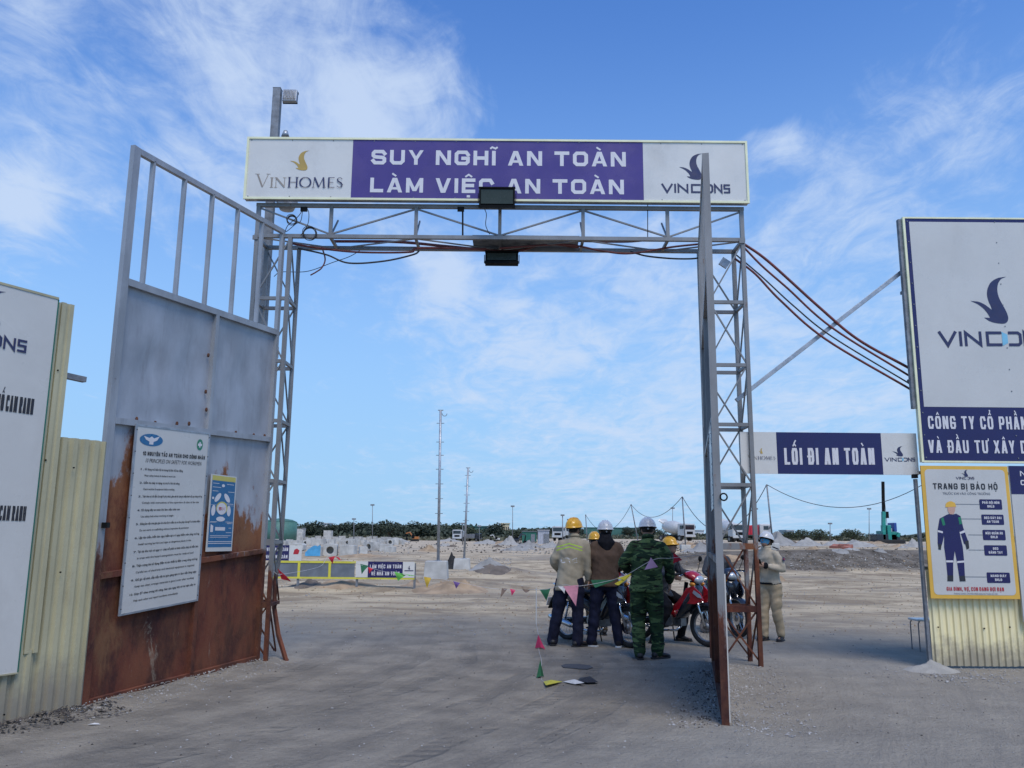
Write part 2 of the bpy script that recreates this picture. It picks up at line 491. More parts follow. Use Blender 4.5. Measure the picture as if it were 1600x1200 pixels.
# ------------------------------------------------------------------ ground
def ground_mat():
    m, t, b = nodes('gravel yard'); co = coords(t, True)
    sp = N(t, 'ShaderNodeSeparateXYZ', {0: co}); X, Yv = sp.outputs[0], sp.outputs[1]
    big = nz(t, co, .35, 6, .6); mid = nz(t, co, 1.6, 8, .62); fine = nz(t, co, 26, 6, .7); grit = nz(t, co, 95, 3, .7)
    wob = mt(t, 'MULTIPLY', mt(t, 'SUBTRACT', big, .5), 10)
    farf = mr(t, mt(t, 'ADD', Yv, wob), 11.0, 21)
    near = mix(t, mr(t, mid, .32, .68), (.235, .208, .168), (.375, .330, .262))
    # wheel-worn lane that bends through the gateway
    lane = mt(t, 'SUBTRACT', X, mt(t, 'MULTIPLY', mt(t, 'POWER', mt(t, 'MAXIMUM', mt(t, 'SUBTRACT', 11.0, Yv), 0.0), 1.55), -.16))
    tw = N(t, 'ShaderNodeCombineXYZ', {0: lane, 1: mt(t, 'MULTIPLY', Yv, .10)}).outputs[0]
    tr = nz(t, tw, 3.4, 6, .6); tr2 = nz(t, tw, 11, 4, .6)
    near = mix(t, mr(t, tr, .38, .74, 0, .42), near, (.125, .118, .110))
    near = mix(t, mr(t, tr2, .55, .75, 0, .22), near, (.36, .33, .28))
    trk = None
    wv_ = mt(t, 'MULTIPLY', mt(t, 'SUBTRACT', nz(t, co, .5, 3), .5), .5)
    for u0_, w_, a_ in ((-2.35, .13, .8), (-1.15, .10, .6), (-.60, .14, 1.), (.35, .12, .7), (1.05, .15, 1.), (1.75, .09, .6)):
        m1 = mr(t, mt(t, 'ABSOLUTE', mt(t, 'SUBTRACT', mt(t, 'ADD', lane, wv_), u0_)), w_, w_ * .7, 0, a_)
        trk = m1 if trk is None else mt(t, 'MAXIMUM', trk, m1)
    trk = mt(t, 'MULTIPLY', trk, mt(t, 'MULTIPLY', mr(t, nz(t, co, 1.1, 6, .6), .42, .60), mr(t, Yv, 15, 11)))
    tw2 = N(t, 'ShaderNodeCombineXYZ', {0: mt(t, 'MULTIPLY', Yv, 2.2), 1: mt(t, 'MULTIPLY', lane, 2.0)}).outputs[0]
    near = mix(t, mt(t, 'MULTIPLY', trk, .32), near, (.12, .112, .10))
    inl = mr(t, mt(t, 'ABSOLUTE', mt(t, 'ADD', lane, .3)), 1.9, 3.2)
    near = mix(t, mt(t, 'MULTIPLY', inl, .45), near, (.40, .365, .30))
    fs = nz(t, co, .8, 10, .72, (.5, .8, 1), .6); fs2 = nz(t, co, .13, 7, .65, (.6, 1, 1), .5)
    far = mix(t, mr(t, fs, .38, .62), (.30, .225, .14), (.64, .515, .335))
    bandm = mt(t, 'MULTIPLY', mt(t, 'MULTIPLY', mr(t, mt(t, 'ADD', Yv, wob), 41, 43), mr(t, Yv, 48.5, 46)), mr(t, X, 2, 8))
    far = mix(t, mr(t, fs2, .48, .62, 0, .7), far, (.26, .22, .17))
    far = mix(t, mr(t, nz(t, co, 3.0, 6, .65, (.5, 1, 1)), .62, .75, 0, .4), far, (.58, .53, .44))
    base = mix(t, farf, near, far)
    base = mix(t, mt(t, 'MULTIPLY', bandm, .9), base, mix(t, mr(t, mid, .36, .64), (.085, .068, .048), (.19, .16, .125)))
    # far level ground a little paler
    base = mix(t, mr(t, Yv, 45, 110, 0, .5), base, (.56, .46, .33))
    # scrub green beyond the yard
    base = mix(t, mr(t, Yv, 262, 290), base, mix(t, mr(t, nz(t, co, .05, 6), .4, .6), (.035, .05, .022), (.07, .08, .035)))
    # steep broken faces show darker, damp soil
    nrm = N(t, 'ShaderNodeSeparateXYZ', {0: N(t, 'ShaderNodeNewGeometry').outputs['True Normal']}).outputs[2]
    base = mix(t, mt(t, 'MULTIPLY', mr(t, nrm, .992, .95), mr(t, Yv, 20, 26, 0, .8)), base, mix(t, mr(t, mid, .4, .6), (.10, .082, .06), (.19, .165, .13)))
    base = mix(t, mr(t, fine, .5, .78, 0, .35), base, (.11, .105, .10))
    base = mix(t, mr(t, grit, .60, .72, 0, .55), base, (.44, .42, .39))
    base = mix(t, mr(t, nz(t, co, 60, 4, .7), .60, .70, 0, .5), base, (.07, .068, .066))
    t.links.new(base, b.inputs['Base Color']); b.inputs['Roughness'].default_value = .93
    b.inputs['Specular IOR Level'].default_value = .25
    vor = N(t, 'ShaderNodeTexVoronoi', {'Vector': co, 'Scale': 38.0}).outputs[0]
    h = mt(t, 'ADD', mt(t, 'MULTIPLY', fine, .8), mt(t, 'MULTIPLY', mid, 3.2))
    h = mt(t, 'ADD', h, mt(t, 'ADD', mt(t, 'MULTIPLY', grit, .3), mt(t, 'MULTIPLY', mt(t, 'ADD', tr, tr2), .45)))
    h = mt(t, 'SUBTRACT', h, mt(t, 'MULTIPLY', mr(t, vor, 0, .35), .25))
    tread = N(t, 'ShaderNodeTexWave', {'Vector': tw2, 'Scale': 1.0, 'Distortion': 1.5, 'Detail': 2.0}).outputs[1]
    h = mt(t, 'SUBTRACT', h, mt(t, 'MULTIPLY', trk, mt(t, 'ADD', .45, mt(t, 'MULTIPLY', tread, .55))))
    bp = N(t, 'ShaderNodeBump', {'Height': h, 'Strength': .9, 'Distance': .05})
    t.links.new(bp.outputs[0], b.inputs['Normal'])
    return m
M['ground'] = ground_mat()
def grid_ground():
    nx = 260
    xs = [math.copysign(1.6 * (math.exp(6.2 * abs(k)) - 1), k) for k in (2 * i / nx - 1 for i in range(nx + 1))]
    ys = [-25 + i * 1.5 for i in range(18)] + [2 + i * .1 for i in range(1, 120)]
    y = ys[-1]; st = .12
    while y < 1500:
        if 40 < y < 50: st = .25
        elif y >= 50: st = max(st, .4) * 1.03
        else: st *= 1.012
        y += st; ys.append(y)
    me = bpy.data.meshes.new('ground')
    vs = [(x, y, ground_z(x, y)) for y in ys for x in xs]
    n = nx + 1
    fs = [(j * n + i, j * n + i + 1, (j + 1) * n + i + 1, (j + 1) * n + i) for j in range(len(ys) - 1) for i in range(nx)]
    me.from_pydata(vs, [], fs)
    me.polygons.foreach_set('use_smooth', [True] * len(fs))
    me.materials.append(M['ground'])
    o = bpy.data.objects.new('ground', me); COL.objects.link(o); o['kind'] = 'structure'
grid_ground()
YG = 10.66                                              # front plane of the gantry

# ------------------------------------------------------------------ gantry of square tube
def gantry():
    root = empty('entrance_gantry', (0, YG, 0), 'grey steel lattice gantry spanning the site entrance under the long sign', 'gantry')
    mat = M['tower']; DP = .46
    XL = (at(401, 380, YG).x, at(450, 440, YG).x); XR = (2.60, at(1160, 400, YG).x + .01)
    zb = at(780, 372, YG).z; ztop = at(780, 324, YG).z
    def bar(nm, p, q, w_, h_=None, m_=mat, up=(0, 0, 1)):
        return MB().bar(p, q, w_, h_, up).build(nm, m_, root)
    for (a, b) in (XL, XR):
        for x in (a, b):
            for k, y in enumerate((YG, YG + DP)):
                top = ztop if not k and x in (XL[0], XR[1]) else zb
                if x == b and a == XL[0] and k:
                    # the rusted rear inner post of this tower is bent out at its foot
                    z1 = 1.35
                    MB().tube([(x, y, zb), (x - .01, y, 2.2), (x - .02, y, 1.35), (x - .06, y - .02, .95), (x - .03, y - .1, .62), (x + .07, y - .2, .3), (x + .22, y - .3, -.02)], .03, 4).build('post', mat, root)
                else:
                    MB().bar((x, y, ground_z(x, y) - .05), (x, y, top), .052).build('post', mat, root)
    # rungs round each tower
    rp = [472, 570, 663, 757, 853, 951]
    for (a, b) in (XL, XR):
        zs = [at(1100, y, YG).z for y in rp]
        for k, z in enumerate(zs):
            hh = .075 if k >= 4 else .045
            bar('rung', (a + .027, YG, z), (b - .027, YG, z), .04, hh)
            bar('rung', (a + .027, YG + DP, z - .01), (b - .027, YG + DP, z - .01), .04, hh)
            bar('side_rung', (a, YG + .027, z), (a, YG + DP - .027, z), .035, .04)
            bar('side_rung', (b, YG + .027, z), (b, YG + DP - .027, z), .035, .04)
        lv = [zb - .05] + zs + [.05]
        for k in range(len(lv) - 1):
            z1, z0 = lv[k] - .02, lv[k + 1] + .03
            if k % 2: p, q = a + .02, b - .02
            else: p, q = b - .02, a + .02
            bar('brace', (p, YG + .002, z1), (q, YG + .002, z0), .018, .022, up=(0, 1, 0))
            bar('brace', (q, YG + DP - .002, z1), (p, YG + DP - .002, z0), .018, .022, up=(0, 1, 0))
            bar('side_brace', (b + .003, YG + .03, z1), (b + .003, YG + DP - .03, z0), .02, .018, up=(1, 0, 0))
            if k == 6:
                bar('brace', (q, YG + .024, z1), (p, YG + .024, z0), .018, .022, up=(0, 1, 0))
    # spanning truss
    x0, x1 = XL[0] - .03, XR[1] + .03
    for y in (YG, YG + DP):
        bar('bottom_chord', (x0, y - .002, zb), (x1, y - .002, zb), .05, .05)
    bar('top_chord', (x0, YG - .002, ztop), (x1, YG - .002, ztop), .05, .05)
    vx = [at(px, 350, YG).x for px in (517, 650, 781, 911, 1043)]
    for x in vx:
        bar('truss_post', (x, YG, zb + .025), (x, YG, ztop - .025), .045, .045)
        bar('cross_tie', (x, YG + .025, zb - .004), (x, YG + DP - .025, zb - .004), .035, .035)
        bar('cross_tie', (x, YG + .025, zb + .02), (x, YG + DP - .03, ztop - .04), .02, .02)
    for x in (XL[0], XR[1]): bar('cross_tie', (x, YG + .025, zb - .004), (x, YG + DP - .025, zb - .004), .04, .04)
    ends = [XL[0]] + vx + [XR[1]]; upn = True
    hi = [1, 0, 1, 0, 1, 0, 1]
    for i in range(len(ends) - 1):
        z0 = ztop - .04 if hi[i] else zb + .04; z1 = ztop - .04 if hi[i + 1] else zb + .04
        bar('brace', (ends[i] + .02, YG, z0), (ends[i + 1] - .02, YG, z1), .02, .024, up=(0, 1, 0))
        bar('deck_brace', (ends[i] + .02, YG + (.03 if hi[i] else DP - .03), zb - .012), (ends[i + 1] - .02, YG + (.03 if hi[i + 1] else DP - .03), zb - .012), .02, .016)
    for (px, py) in ((400, 372), (1158, 378)):
        MB().box(at(px, py, YG) + V((0, -.03, 0)), (.07, .02, .06)).build('end_plate', mat, root)
    MB().box((.17, YG + .25, zb + .045), (1.45, .40, .03)).build('roof_plate', M['dull_steel'], root)
    for px in (475, 720): MB().box(at(px, 327, YG - .045), (.09, .03, .06)).build('bracket', M['black'], root)
    MB().bar(at(723, 331, YG - .01), at(723, 372, YG - .01), .022).build('hanger', M['black'], root)
    MB().bar(at(1012, 318, YG - .01), at(1012, 372, YG - .01), .010).build('hanger', M['black'], root)
    return zb, ztop, XL, XR
zb, ztop, XL, XR = gantry()

# ------------------------------------------------------------------ lettering
_H = {}
def _curve(s, bold):
    c = bpy.data.curves.new('t', 'FONT'); c.body = s; c.size = 1; c.offset = bold; c.resolution_u = 2
    o = bpy.data.objects.new('t', c); COL.objects.link(o)
    bpy.context.view_layer.update()
    dg = bpy.context.evaluated_depsgraph_get()
    me = bpy.data.meshes.new_from_object(o.evaluated_get(dg))
    vs = [tuple(v.co) for v in me.vertices]; fs = [tuple(p.vertices) for p in me.polygons]
    bpy.data.objects.remove(o); bpy.data.curves.remove(c); bpy.data.meshes.remove(me)
    return vs, fs
def text(mb, pl, s, p0, p1, cap, bold=.0, d=.003, shear=0., uv=False):
    """s between pixels p0 (left end of the baseline) and p1 (right end); cap height in px at p0"""
    if bold not in _H:
        hv, _ = _curve('H', bold); _H[bold] = (min(v[1] for v in hv), max(v[1] for v in hv))
    b0, b1 = _H[bold]
    vs, fs = _curve(s, bold)
    x0 = min(v[0] for v in vs); x1 = max(v[0] for v in vs)
    if uv: (ua, va), (ub, vb_), ch = p0, p1, cap
    else:
        ua, va = pl.uv(*p0); ub, vb_ = pl.uv(*p1); ch = pl.uv(p0[0], p0[1] - cap)[1] - va
    out = []
    for x, y, z in vs:
        t = (x - x0) / (x1 - x0); h = (y - b0) / (b1 - b0)
        out.append(pl.P(ua + (ub - ua) * t + shear * h * ch, va + (vb_ - va) * t + h * ch, d))
    mb.add(out, fs); return mb
BIRD = [(585, 298), (545, 303), (505, 322), (484, 350), (476, 380), (480, 410), (490, 436), (494, 452), (478, 440), (455, 425), (425, 414), (388, 411), (418, 423), (448, 443), (470, 468),
        (481, 488), (450, 487), (470, 500), (500, 510), (540, 514), (560, 510), (571, 498), (573, 480), (565, 455), (550, 425), (538, 400), (532, 375), (533, 350), (542, 325), (560, 307)]
def bird(mb, pl, q0, q1, d=.003):
    (u0, v0), (u1, v1) = pl.uv(*q0), pl.uv(*q1)            # top left, bottom right
    n = len(BIRD); pts = []
    for i in range(n):                                     # rounded outline
        a, b, c, e = (V(BIRD[(i + k) % n]) for k in (-1, 0, 1, 2))
        for t in (0, .33, .66):
            p = b.lerp(c, t)
            if (b - a).normalized().dot((c - b).normalized()) > .5 and (c - b).normalized().dot((e - c).normalized()) > .5:
                p = .5 * (2 * b + (c - a) * t + (2 * a - 5 * b + 4 * c - e) * t * t + (3 * b - a - 3 * c + e) * t ** 3)
            pts.append(p)
    mb.flat([(u0 + (u1 - u0) * (p.x - 388) / 197, v0 + (v1 - v0) * (p.y - 298) / 216) for p in pts], pl.P, d)
def strip(mb, pl, pts, wd, d):
    """mitred flat stroke; wd one width or one per point"""
    P = [V(p) for p in pts]; L = []; R_ = []
    for i, p in enumerate(P):
        w_ = wd[i] if isinstance(wd, (list, tuple)) else wd
        a = (P[i] - P[i - 1]).normalized() if i else None
        b = (P[i + 1] - P[i]).normalized() if i < len(P) - 1 else None
        if a is None: a = b
        if b is None: b = a
        na = V((-a.y, a.x)); nb = V((-b.y, b.x)); m_ = (na + nb).normalized(); k = w_ / 2 / max(.35, m_.dot(na))
        L.append(p + m_ * k); R_.append(p - m_ * k)
    for i in range(len(P) - 1):
        mb.flat([tuple(R_[i]), tuple(R_[i + 1]), tuple(L[i + 1]), tuple(L[i])], pl.P, d)
GLY = {'A': (1.05, [[(0, 0), (.46, 1), (.54, 1), (1, 0)], [(.16, .28), (.84, .28)]]), 'B': (1, [[(0, .52), (0, 1), (.80, 1), (1, .86), (1, .66), (.84, .52), (0, .52)], [(.84, .52), (1, .38), (1, .14), (.82, 0), (0, 0), (0, .52)]]),
       'C': (1, [[(1, .76), (.84, 1), (.16, 1), (0, .84), (0, .16), (.16, 0), (.84, 0), (1, .24)]]), 'D': (1, [[(0, .5), (0, 1), (.76, 1), (1, .80), (1, .20), (.76, 0), (0, 0), (0, .5)]]),
       'E': (.88, [[(1, 1), (0, 1), (0, 0), (1, 0)], [(0, .52), (.88, .52)]]), 'G': (1.03, [[(1, .78), (.84, 1), (.16, 1), (0, .84), (0, .16), (.16, 0), (.84, 0), (1, .16), (1, .46), (.58, .46)]]),
       'H': (1, [[(0, 0), (0, 1)], [(1, 0), (1, 1)], [(0, .5), (1, .5)]]), 'I': (0, [[(0, 0), (0, 1)]]), 'K': (1, [[(0, 0), (0, 1)], [(.06, .48), (.95, 1)], [(.30, .58), (1, 0)]]), 'L': (.85, [[(0, 1), (0, 0), (1, 0)]]),
       'M': (1.2, [[(0, 0), (0, 1), (.5, .22), (1, 1), (1, 0)]]), 'N': (1.02, [[(0, 0), (0, 1), (1, 0), (1, 1)]]), 'O': (1.02, [[(.5, 1), (.18, 1), (0, .82), (0, .18), (.18, 0), (.82, 0), (1, .18), (1, .82), (.82, 1), (.5, 1)]]),
       'P': (.98, [[(0, 0), (0, .9)], [(0, .9), (0, 1), (.80, 1), (1, .84), (1, .56), (.80, .40), (0, .40)]]), 'Q': (1.02, [[(.5, 1), (.18, 1), (0, .82), (0, .18), (.18, 0), (.82, 0), (1, .18), (1, .82), (.82, 1), (.5, 1)], [(.6, .3), (1, 0)]]),
       'R': (1, [[(0, 0), (0, .9)], [(0, .9), (0, 1), (.80, 1), (1, .86), (1, .58), (.80, .44), (0, .44)], [(.5, .44), (1, 0)]]), 'S': (1, [[(1, .82), (.84, 1), (.14, 1), (0, .86), (0, .64), (.14, .53), (.86, .47), (1, .36), (1, .14), (.86, 0), (.16, 0), (0, .18)]]),
       'T': (1, [[(0, 1), (1, 1)], [(.5, 1), (.5, 0)]]), 'U': (1, [[(0, 1), (0, .18), (.18, 0), (.82, 0), (1, .18), (1, 1)]]), 'V': (1.05, [[(0, 1), (.42, 0), (.58, 0), (1, 1)]]), 'X': (1, [[(0, 0), (1, 1)], [(0, 1), (1, 0)]]),
       'Y': (1.02, [[(0, 1), (.5, .45), (1, 1)], [(.5, .45), (.5, 0)]]), '1': (.35, [[(0, .75), (1, 1), (1, 0)]]), '0': (.9, [[(.5, 1), (.18, 1), (0, .82), (0, .18), (.18, 0), (.82, 0), (1, .18), (1, .82), (.82, 1), (.5, 1)]]), ',': (0, [[(0, .05), (-.2, -.2)]]),
       '5': (.9, [[(1, 1), (0, 1), (0, .56), (.8, .56), (1, .42), (1, .14), (.82, 0), (.16, 0), (0, .12)]])}
import unicodedata
def _st(x, T, h0, h1): return [(x, h0), (x + T, h0), (x + T, h1), (x, h1)]
def _dg(x0, y0, x1, y1, T): return [(x0, y0), (x0 + T, y0), (x1 + T, y1), (x1, y1)]
PG = {'A': lambda W, h, T: [_dg(0, 0, W / 2 - T * .62, h, T * 1.05), _dg(W - T * 1.05, 0, W / 2 - T * .43, h, T * 1.05), [(W * .2, h * .2), (W * .8, h * .2), (W * .8, h * .2 + T * .7), (W * .2, h * .2 + T * .7)]],
      'V': lambda W, h, T: [_dg(0, h, W / 2 - T * .62, 0, T * 1.05), _dg(W - T * 1.05, h, W / 2 - T * .43, 0, T * 1.05)],
      'N': lambda W, h, T: [_st(0, T, 0, h), _st(W - T, T, 0, h), _dg(0, h, W - T * 1.15, 0, T * 1.15)],
      'M': lambda W, h, T: [_st(0, T, 0, h), _st(W - T, T, 0, h), _dg(0, h, W / 2 - T * .5, h * .1, T), _dg(W - T, h, W / 2 - T * .5, h * .1, T)],
      'K': lambda W, h, T: [_st(0, T, 0, h), _dg(T * .6, h * .42, W - T * 1.1, h, T * 1.1), _dg(W - T * 1.1, 0, T * .9, h * .60, T)],
      'X': lambda W, h, T: [_dg(0, 0, W - T, h, T), _dg(W - T, 0, 0, h, T)],
      'Y': lambda W, h, T: [_dg(0, h, W / 2 - T * .5, h * .38, T), _dg(W - T, h, W / 2 - T * .5, h * .38, T), _st(W / 2 - T / 2, T, 0, h * .42)]}
def block(mb, pl, s, p0, p1, cap, t=.22, d=.003, uv=False, gap=.26, sp=.62):
    """heavy squared capitals drawn as flat mitred strokes, with Vietnamese marks"""
    if uv: (ua, va), (ub, vb_), ch = p0, p1, cap
    else:
        ua, va = pl.uv(*p0); ub, vb_ = pl.uv(*p1); ch = pl.uv(p0[0], p0[1] - cap)[1] - va
    T = t * ch; items = []; units = 0.; fixed = 0.
    for c in s:
        if c == ' ': items.append(None); units += sp; continue
        bs = unicodedata.normalize('NFD', c); b_ = bs[0]; marks = bs[1:]
        if c == 'Đ': b_, marks = 'D', 'bar'
        w_ = GLY[b_][0]; items.append((b_, marks, w_)); units += w_ * .8 + gap; fixed += T
    units -= gap; k = (ub - ua - fixed) / units; x = 0.; nn = 0
    def S(x0, gw, pts, tt=T, ext=True):
        nonlocal nn
        P = [V((x0 + T / 2 + a * gw, T / 2 + b * (ch - T))) for a, b in pts]
        if ext and pts[0] != pts[-1]:
            P[0] = P[0] + (P[0] - P[1]).normalized() * T / 2; P[-1] = P[-1] + (P[-1] - P[-2]).normalized() * T / 2
        nn += 1
        strip(mb, pl, [(ua + p.x, va + (vb_ - va) * p.x / (ub - ua) + p.y) for p in P], tt, d + (nn % 4) * .0004)
    for it in items:
        if it is None: x += sp * k; continue
        b_, marks, w_ = it; gw = w_ * .8 * k
        if b_ in PG:
            for qd in PG[b_](gw + T, ch, T):
                nn += 1; mb.flat([(ua + x + a, va + (vb_ - va) * (x + a) / (ub - ua) + b) for a, b in qd], pl.P, d + (nn % 4) * .0004)
        else:
            for st in GLY[b_][1]: S(x, gw, st)
        cxm = x + T / 2 + gw / 2; lv = 1.14; hw = max(.22 * k, T * .5) if b_ != 'I' else max(.24 * k, T * .7)
        def Mk(pts, tt=T * .5):
            nonlocal nn
            nn += 1; strip(mb, pl, [(ua + cxm + a * hw, va + (vb_ - va) * cxm / (ub - ua) + b * ch) for a, b in pts], tt, d + (nn % 4) * .0004)
        if marks == 'bar': nn += 1; strip(mb, pl, [(ua + x - T * .35, va + ch * .5), (ua + x + T * 1.7, va + ch * .5)], T * .7, d + (nn % 4) * .0004); marks = ''
        sh = 0.
        if '\u0302' in marks: Mk([(-1.1, lv - .04), (0, lv + .12), (1.1, lv - .04)]); lv += .17; sh = .35
        if '\u0306' in marks: Mk([(-1, lv + .1), (-.5, lv - .02), (.5, lv - .02), (1, lv + .1)]); lv += .17; sh = .35
        for m_ in marks:
            if m_ == '\u0300': Mk([(-.9, lv + .16), (.4, lv - .02)])
            elif m_ == '\u0301': Mk([(-.4 + sh, lv - .02), (.9 + sh, lv + .16)])
            elif m_ == '\u0303': Mk([(-1.1, lv), (-.5, lv + .11), (.5, lv + .01), (1.1, lv + .12)])
            elif m_ == '\u0309': Mk([(-.4, lv + .17), (.5, lv + .14), (.1, lv - .02)])
            elif m_ == '\u0323': Mk([(-.01, -.30), (.01, -.14)], T * .9)
            elif m_ == '\u031b': nn += 1; q = x + T + gw; strip(mb, pl, [(ua + q - T * .3, va + ch * .92), (ua + q + T * .5, va + ch * 1.0), (ua + q + T * .5, va + ch * 1.16)], T * .5, d + (nn % 4) * .0004)
        x += gw + T + gap * k
    return mb
def vincons(mb, mbc, pl, q0, q1, cap, d=.003):
    """squared block wordmark with a light blue wedge in the middle"""
    (u0, v0) = pl.uv(*q0); (u1, v1) = pl.uv(*q1); ch = pl.uv(q0[0], q0[1] - cap)[1] - v0
    W = 5.95; k = [0]
    def S(pts, wd=.19):
        k[0] += 1
        strip(mb, pl, [(u0 + (u1 - u0) * x / W, v0 + (v1 - v0) * x / W + ch * y) for x, y in pts], wd * ch, d + k[0] * .0004)
    w2 = .095
    S([(.08, 1), (.52, .06), (.98, 1)], .2)
    S([(1.22, 0), (1.22, 1)])
    S([(1.50, 0), (1.50, .92), (2.28, .09), (2.28, 1)], .18)
    S([(3.42, .905), (2.66, .905), (2.66, .095), (3.42, .095)])
    S([(3.78, .905), (4.30, .905), (4.42, .78), (4.42, .22), (4.30, .095), (3.78, .095)])
    S([(4.64, 0), (4.64, .92), (5.22, .09), (5.22, 1)], .17)
    S([(5.95, .905), (5.46, .905), (5.46, .52), (5.88, .52), (5.88, .095), (5.40, .095)], .18)
    mbc.flat([(u0 + (u1 - u0) * x / W, v0 + (v1 - v0) * x / W + ch * y) for x, y in ((3.44, .02), (3.74, .22), (3.74, .78), (3.44, .98))], pl.P, d + .0002)
def vinhomes(mbt, mbn, pl, q0, q1, cap, d=.003):
    """roman capitals with thick and thin strokes: V I N in tan, H O M E S in dark"""
    (u0, v0) = pl.uv(*q0); (u1, v1) = pl.uv(*q1); ch = pl.uv(q0[0], q0[1] - cap)[1] - v0
    W = 6.75; k = [0]
    def S(mb, pts, wd, hs=1.):
        k[0] += 1
        ww = [x * ch for x in wd] if isinstance(wd, list) else wd * ch
        strip(mb, pl, [(u0 + (u1 - u0) * x / W, v0 + (v1 - v0) * x / W + ch * y) for x, y in pts], ww, d + k[0] * .0003)
    T, t_, s_ = .13, .045, .035
    def serif(mb, x, y, w_=.26): S(mb, [(x - w_ / 2, y), (x + w_ / 2, y)], s_)
    a = mbt
    S(a, [(.20, 1.18), (.62, .02)], T); S(a, [(.62, .0), (1.02, 1.18)], t_); serif(a, .2, 1.18, .34); serif(a, 1.02, 1.18, .3)
    S(a, [(1.30, 0), (1.30, .86)], T); serif(a, 1.3, 0); serif(a, 1.3, .86)
    S(a, [(1.62, 0), (1.62, .86)], t_); S(a, [(1.62, .86), (2.26, .02)], T); S(a, [(2.26, 0), (2.26, .86)], t_); serif(a, 1.62, 0); serif(a, 2.26, .86); serif(a, 1.6, .86, .2)
    a = mbn
    S(a, [(2.62, 0), (2.62, .9)], T); S(a, [(3.18, 0), (3.18, .9)], T); S(a, [(2.62, .46), (3.18, .46)], t_)
    for x in (2.62, 3.18): serif(a, x, 0); serif(a, x, .9)
    ring = [(3.82 + .40 * math.cos(t), .45 + .44 * math.sin(t)) for t in (2 * math.pi * i / 28 for i in range(29))]
    S(a, ring, [(t_ + (T - t_) * abs(math.cos(2 * math.pi * i / 28)) ** 1.4) for i in range(29)])
    S(a, [(4.42, 0), (4.50, .9)], t_); S(a, [(4.50, .9), (4.84, .04)], T); S(a, [(4.84, .04), (5.16, .9)], t_); S(a, [(5.16, .9), (5.24, 0)], T)
    serif(a, 4.42, 0, .2); serif(a, 5.24, 0)
    S(a, [(5.58, 0), (5.58, .9)], T)
    for y, x in ((0.02, 6.02), (.46, 5.92), (.88, 6.0)): S(a, [(5.58, y), (x, y)], t_)
    S(a, [(6.58, .74), (6.46, .87), (6.30, .86), (6.21, .72), (6.26, .58), (6.50, .40), (6.60, .24), (6.52, .07), (6.36, .01), (6.20, .14)], [t_, t_, t_, .08, .1, T, .1, .07, t_, t_])

# ------------------------------------------------------------------ long sign over the entrance
PB = Plane((-3, YG - .12), (3, YG - .12))
def long_sign():
    root = empty('entrance_sign', at(778, 319, YG - .05), 'long horizontal sign with two lines of white lettering on purple above the gantry', 'sign')
    (u0, v1), (u1, v0) = PB.uv(388, 215), PB.uv(1170, 317)
    ua, ub = PB.uv(550, 265)[0], PB.uv(1005, 265)[0]
    MB().slab(PB, u0, v0, u1, v1, -.10, -.012).build('sign_box', M['steel'], root)
    MB().slab(PB, u0 + .02, v0 + .02, ua - .001, v1 - .02, -.0119, .0).build('left_panel', M['white_sheet'], root)
    MB().slab(PB, ua + .001, v0 + .02, ub - .001, v1 - .02, -.0119, .001).build('purple_panel', M['purple'], root)
    MB().slab(PB, ub + .001, v0 + .02, u1 - .02, v1 - .02, -.0119, .0).build('right_panel', M['white_sheet'], root)
    e = .02
    for a in ((u0 - .01, v1 - e, u1 + .01, v1 + .008), (u0 - .01, v0 - .008, u1 + .01, v0 + e), (u0 - .01, v0 + e, u0 + e, v1 - e), (u1 - e, v0 + e, u1 + .01, v1 - e)):
        MB().slab(PB, *a, -.0125, .014).build('edge_trim', M['cream_trim'], root)
    sc_ = MB()
    for k in range(13):
        for v in (v0 + .035, v1 - .035): sc_.cyl(PB.P(u0 + .05 + (u1 - u0 - .1) * k / 12, v, .003), .007, .006, 'Y', 8)
    sc_.build('screw', M['dull_steel'], root)
    mb = MB()
    block(mb, PB, 'SUY NGHĨ AN TOÀN', (580, 257), (978, 260.5), 22.8, .235)
    block(mb, PB, 'LÀM VIỆC AN TOÀN', (578, 300.5), (975, 303.8), 22.8, .235)
    mb.build('lettering', M['letter'], root)
    mb = MB(); bird(mb, PB, (454, 235), (482, 266.5)); mb.build('bird_emblem', M['gold'], root)
    a, b = MB(), MB(); vinhomes(a, b, PB, (397, 292.5), (538, 293.5), 17.5)
    a.build('tan_lettering', M['tan_ink'], root); b.build('dark_lettering', M['ink_navy'], root)
    mb = MB(); bird(mb, PB, (1060, 239.5), (1099, 281)); mb.build('bird_emblem', M['ink_navy'], root)
    a, b = MB(), MB(); vincons(a, b, PB, (1033, 301), (1141, 302.2), 14)
    a.build('dark_lettering', M['ink_navy'], root); b.build('blue_wedge', M['cyan_ink'], root)
long_sign()

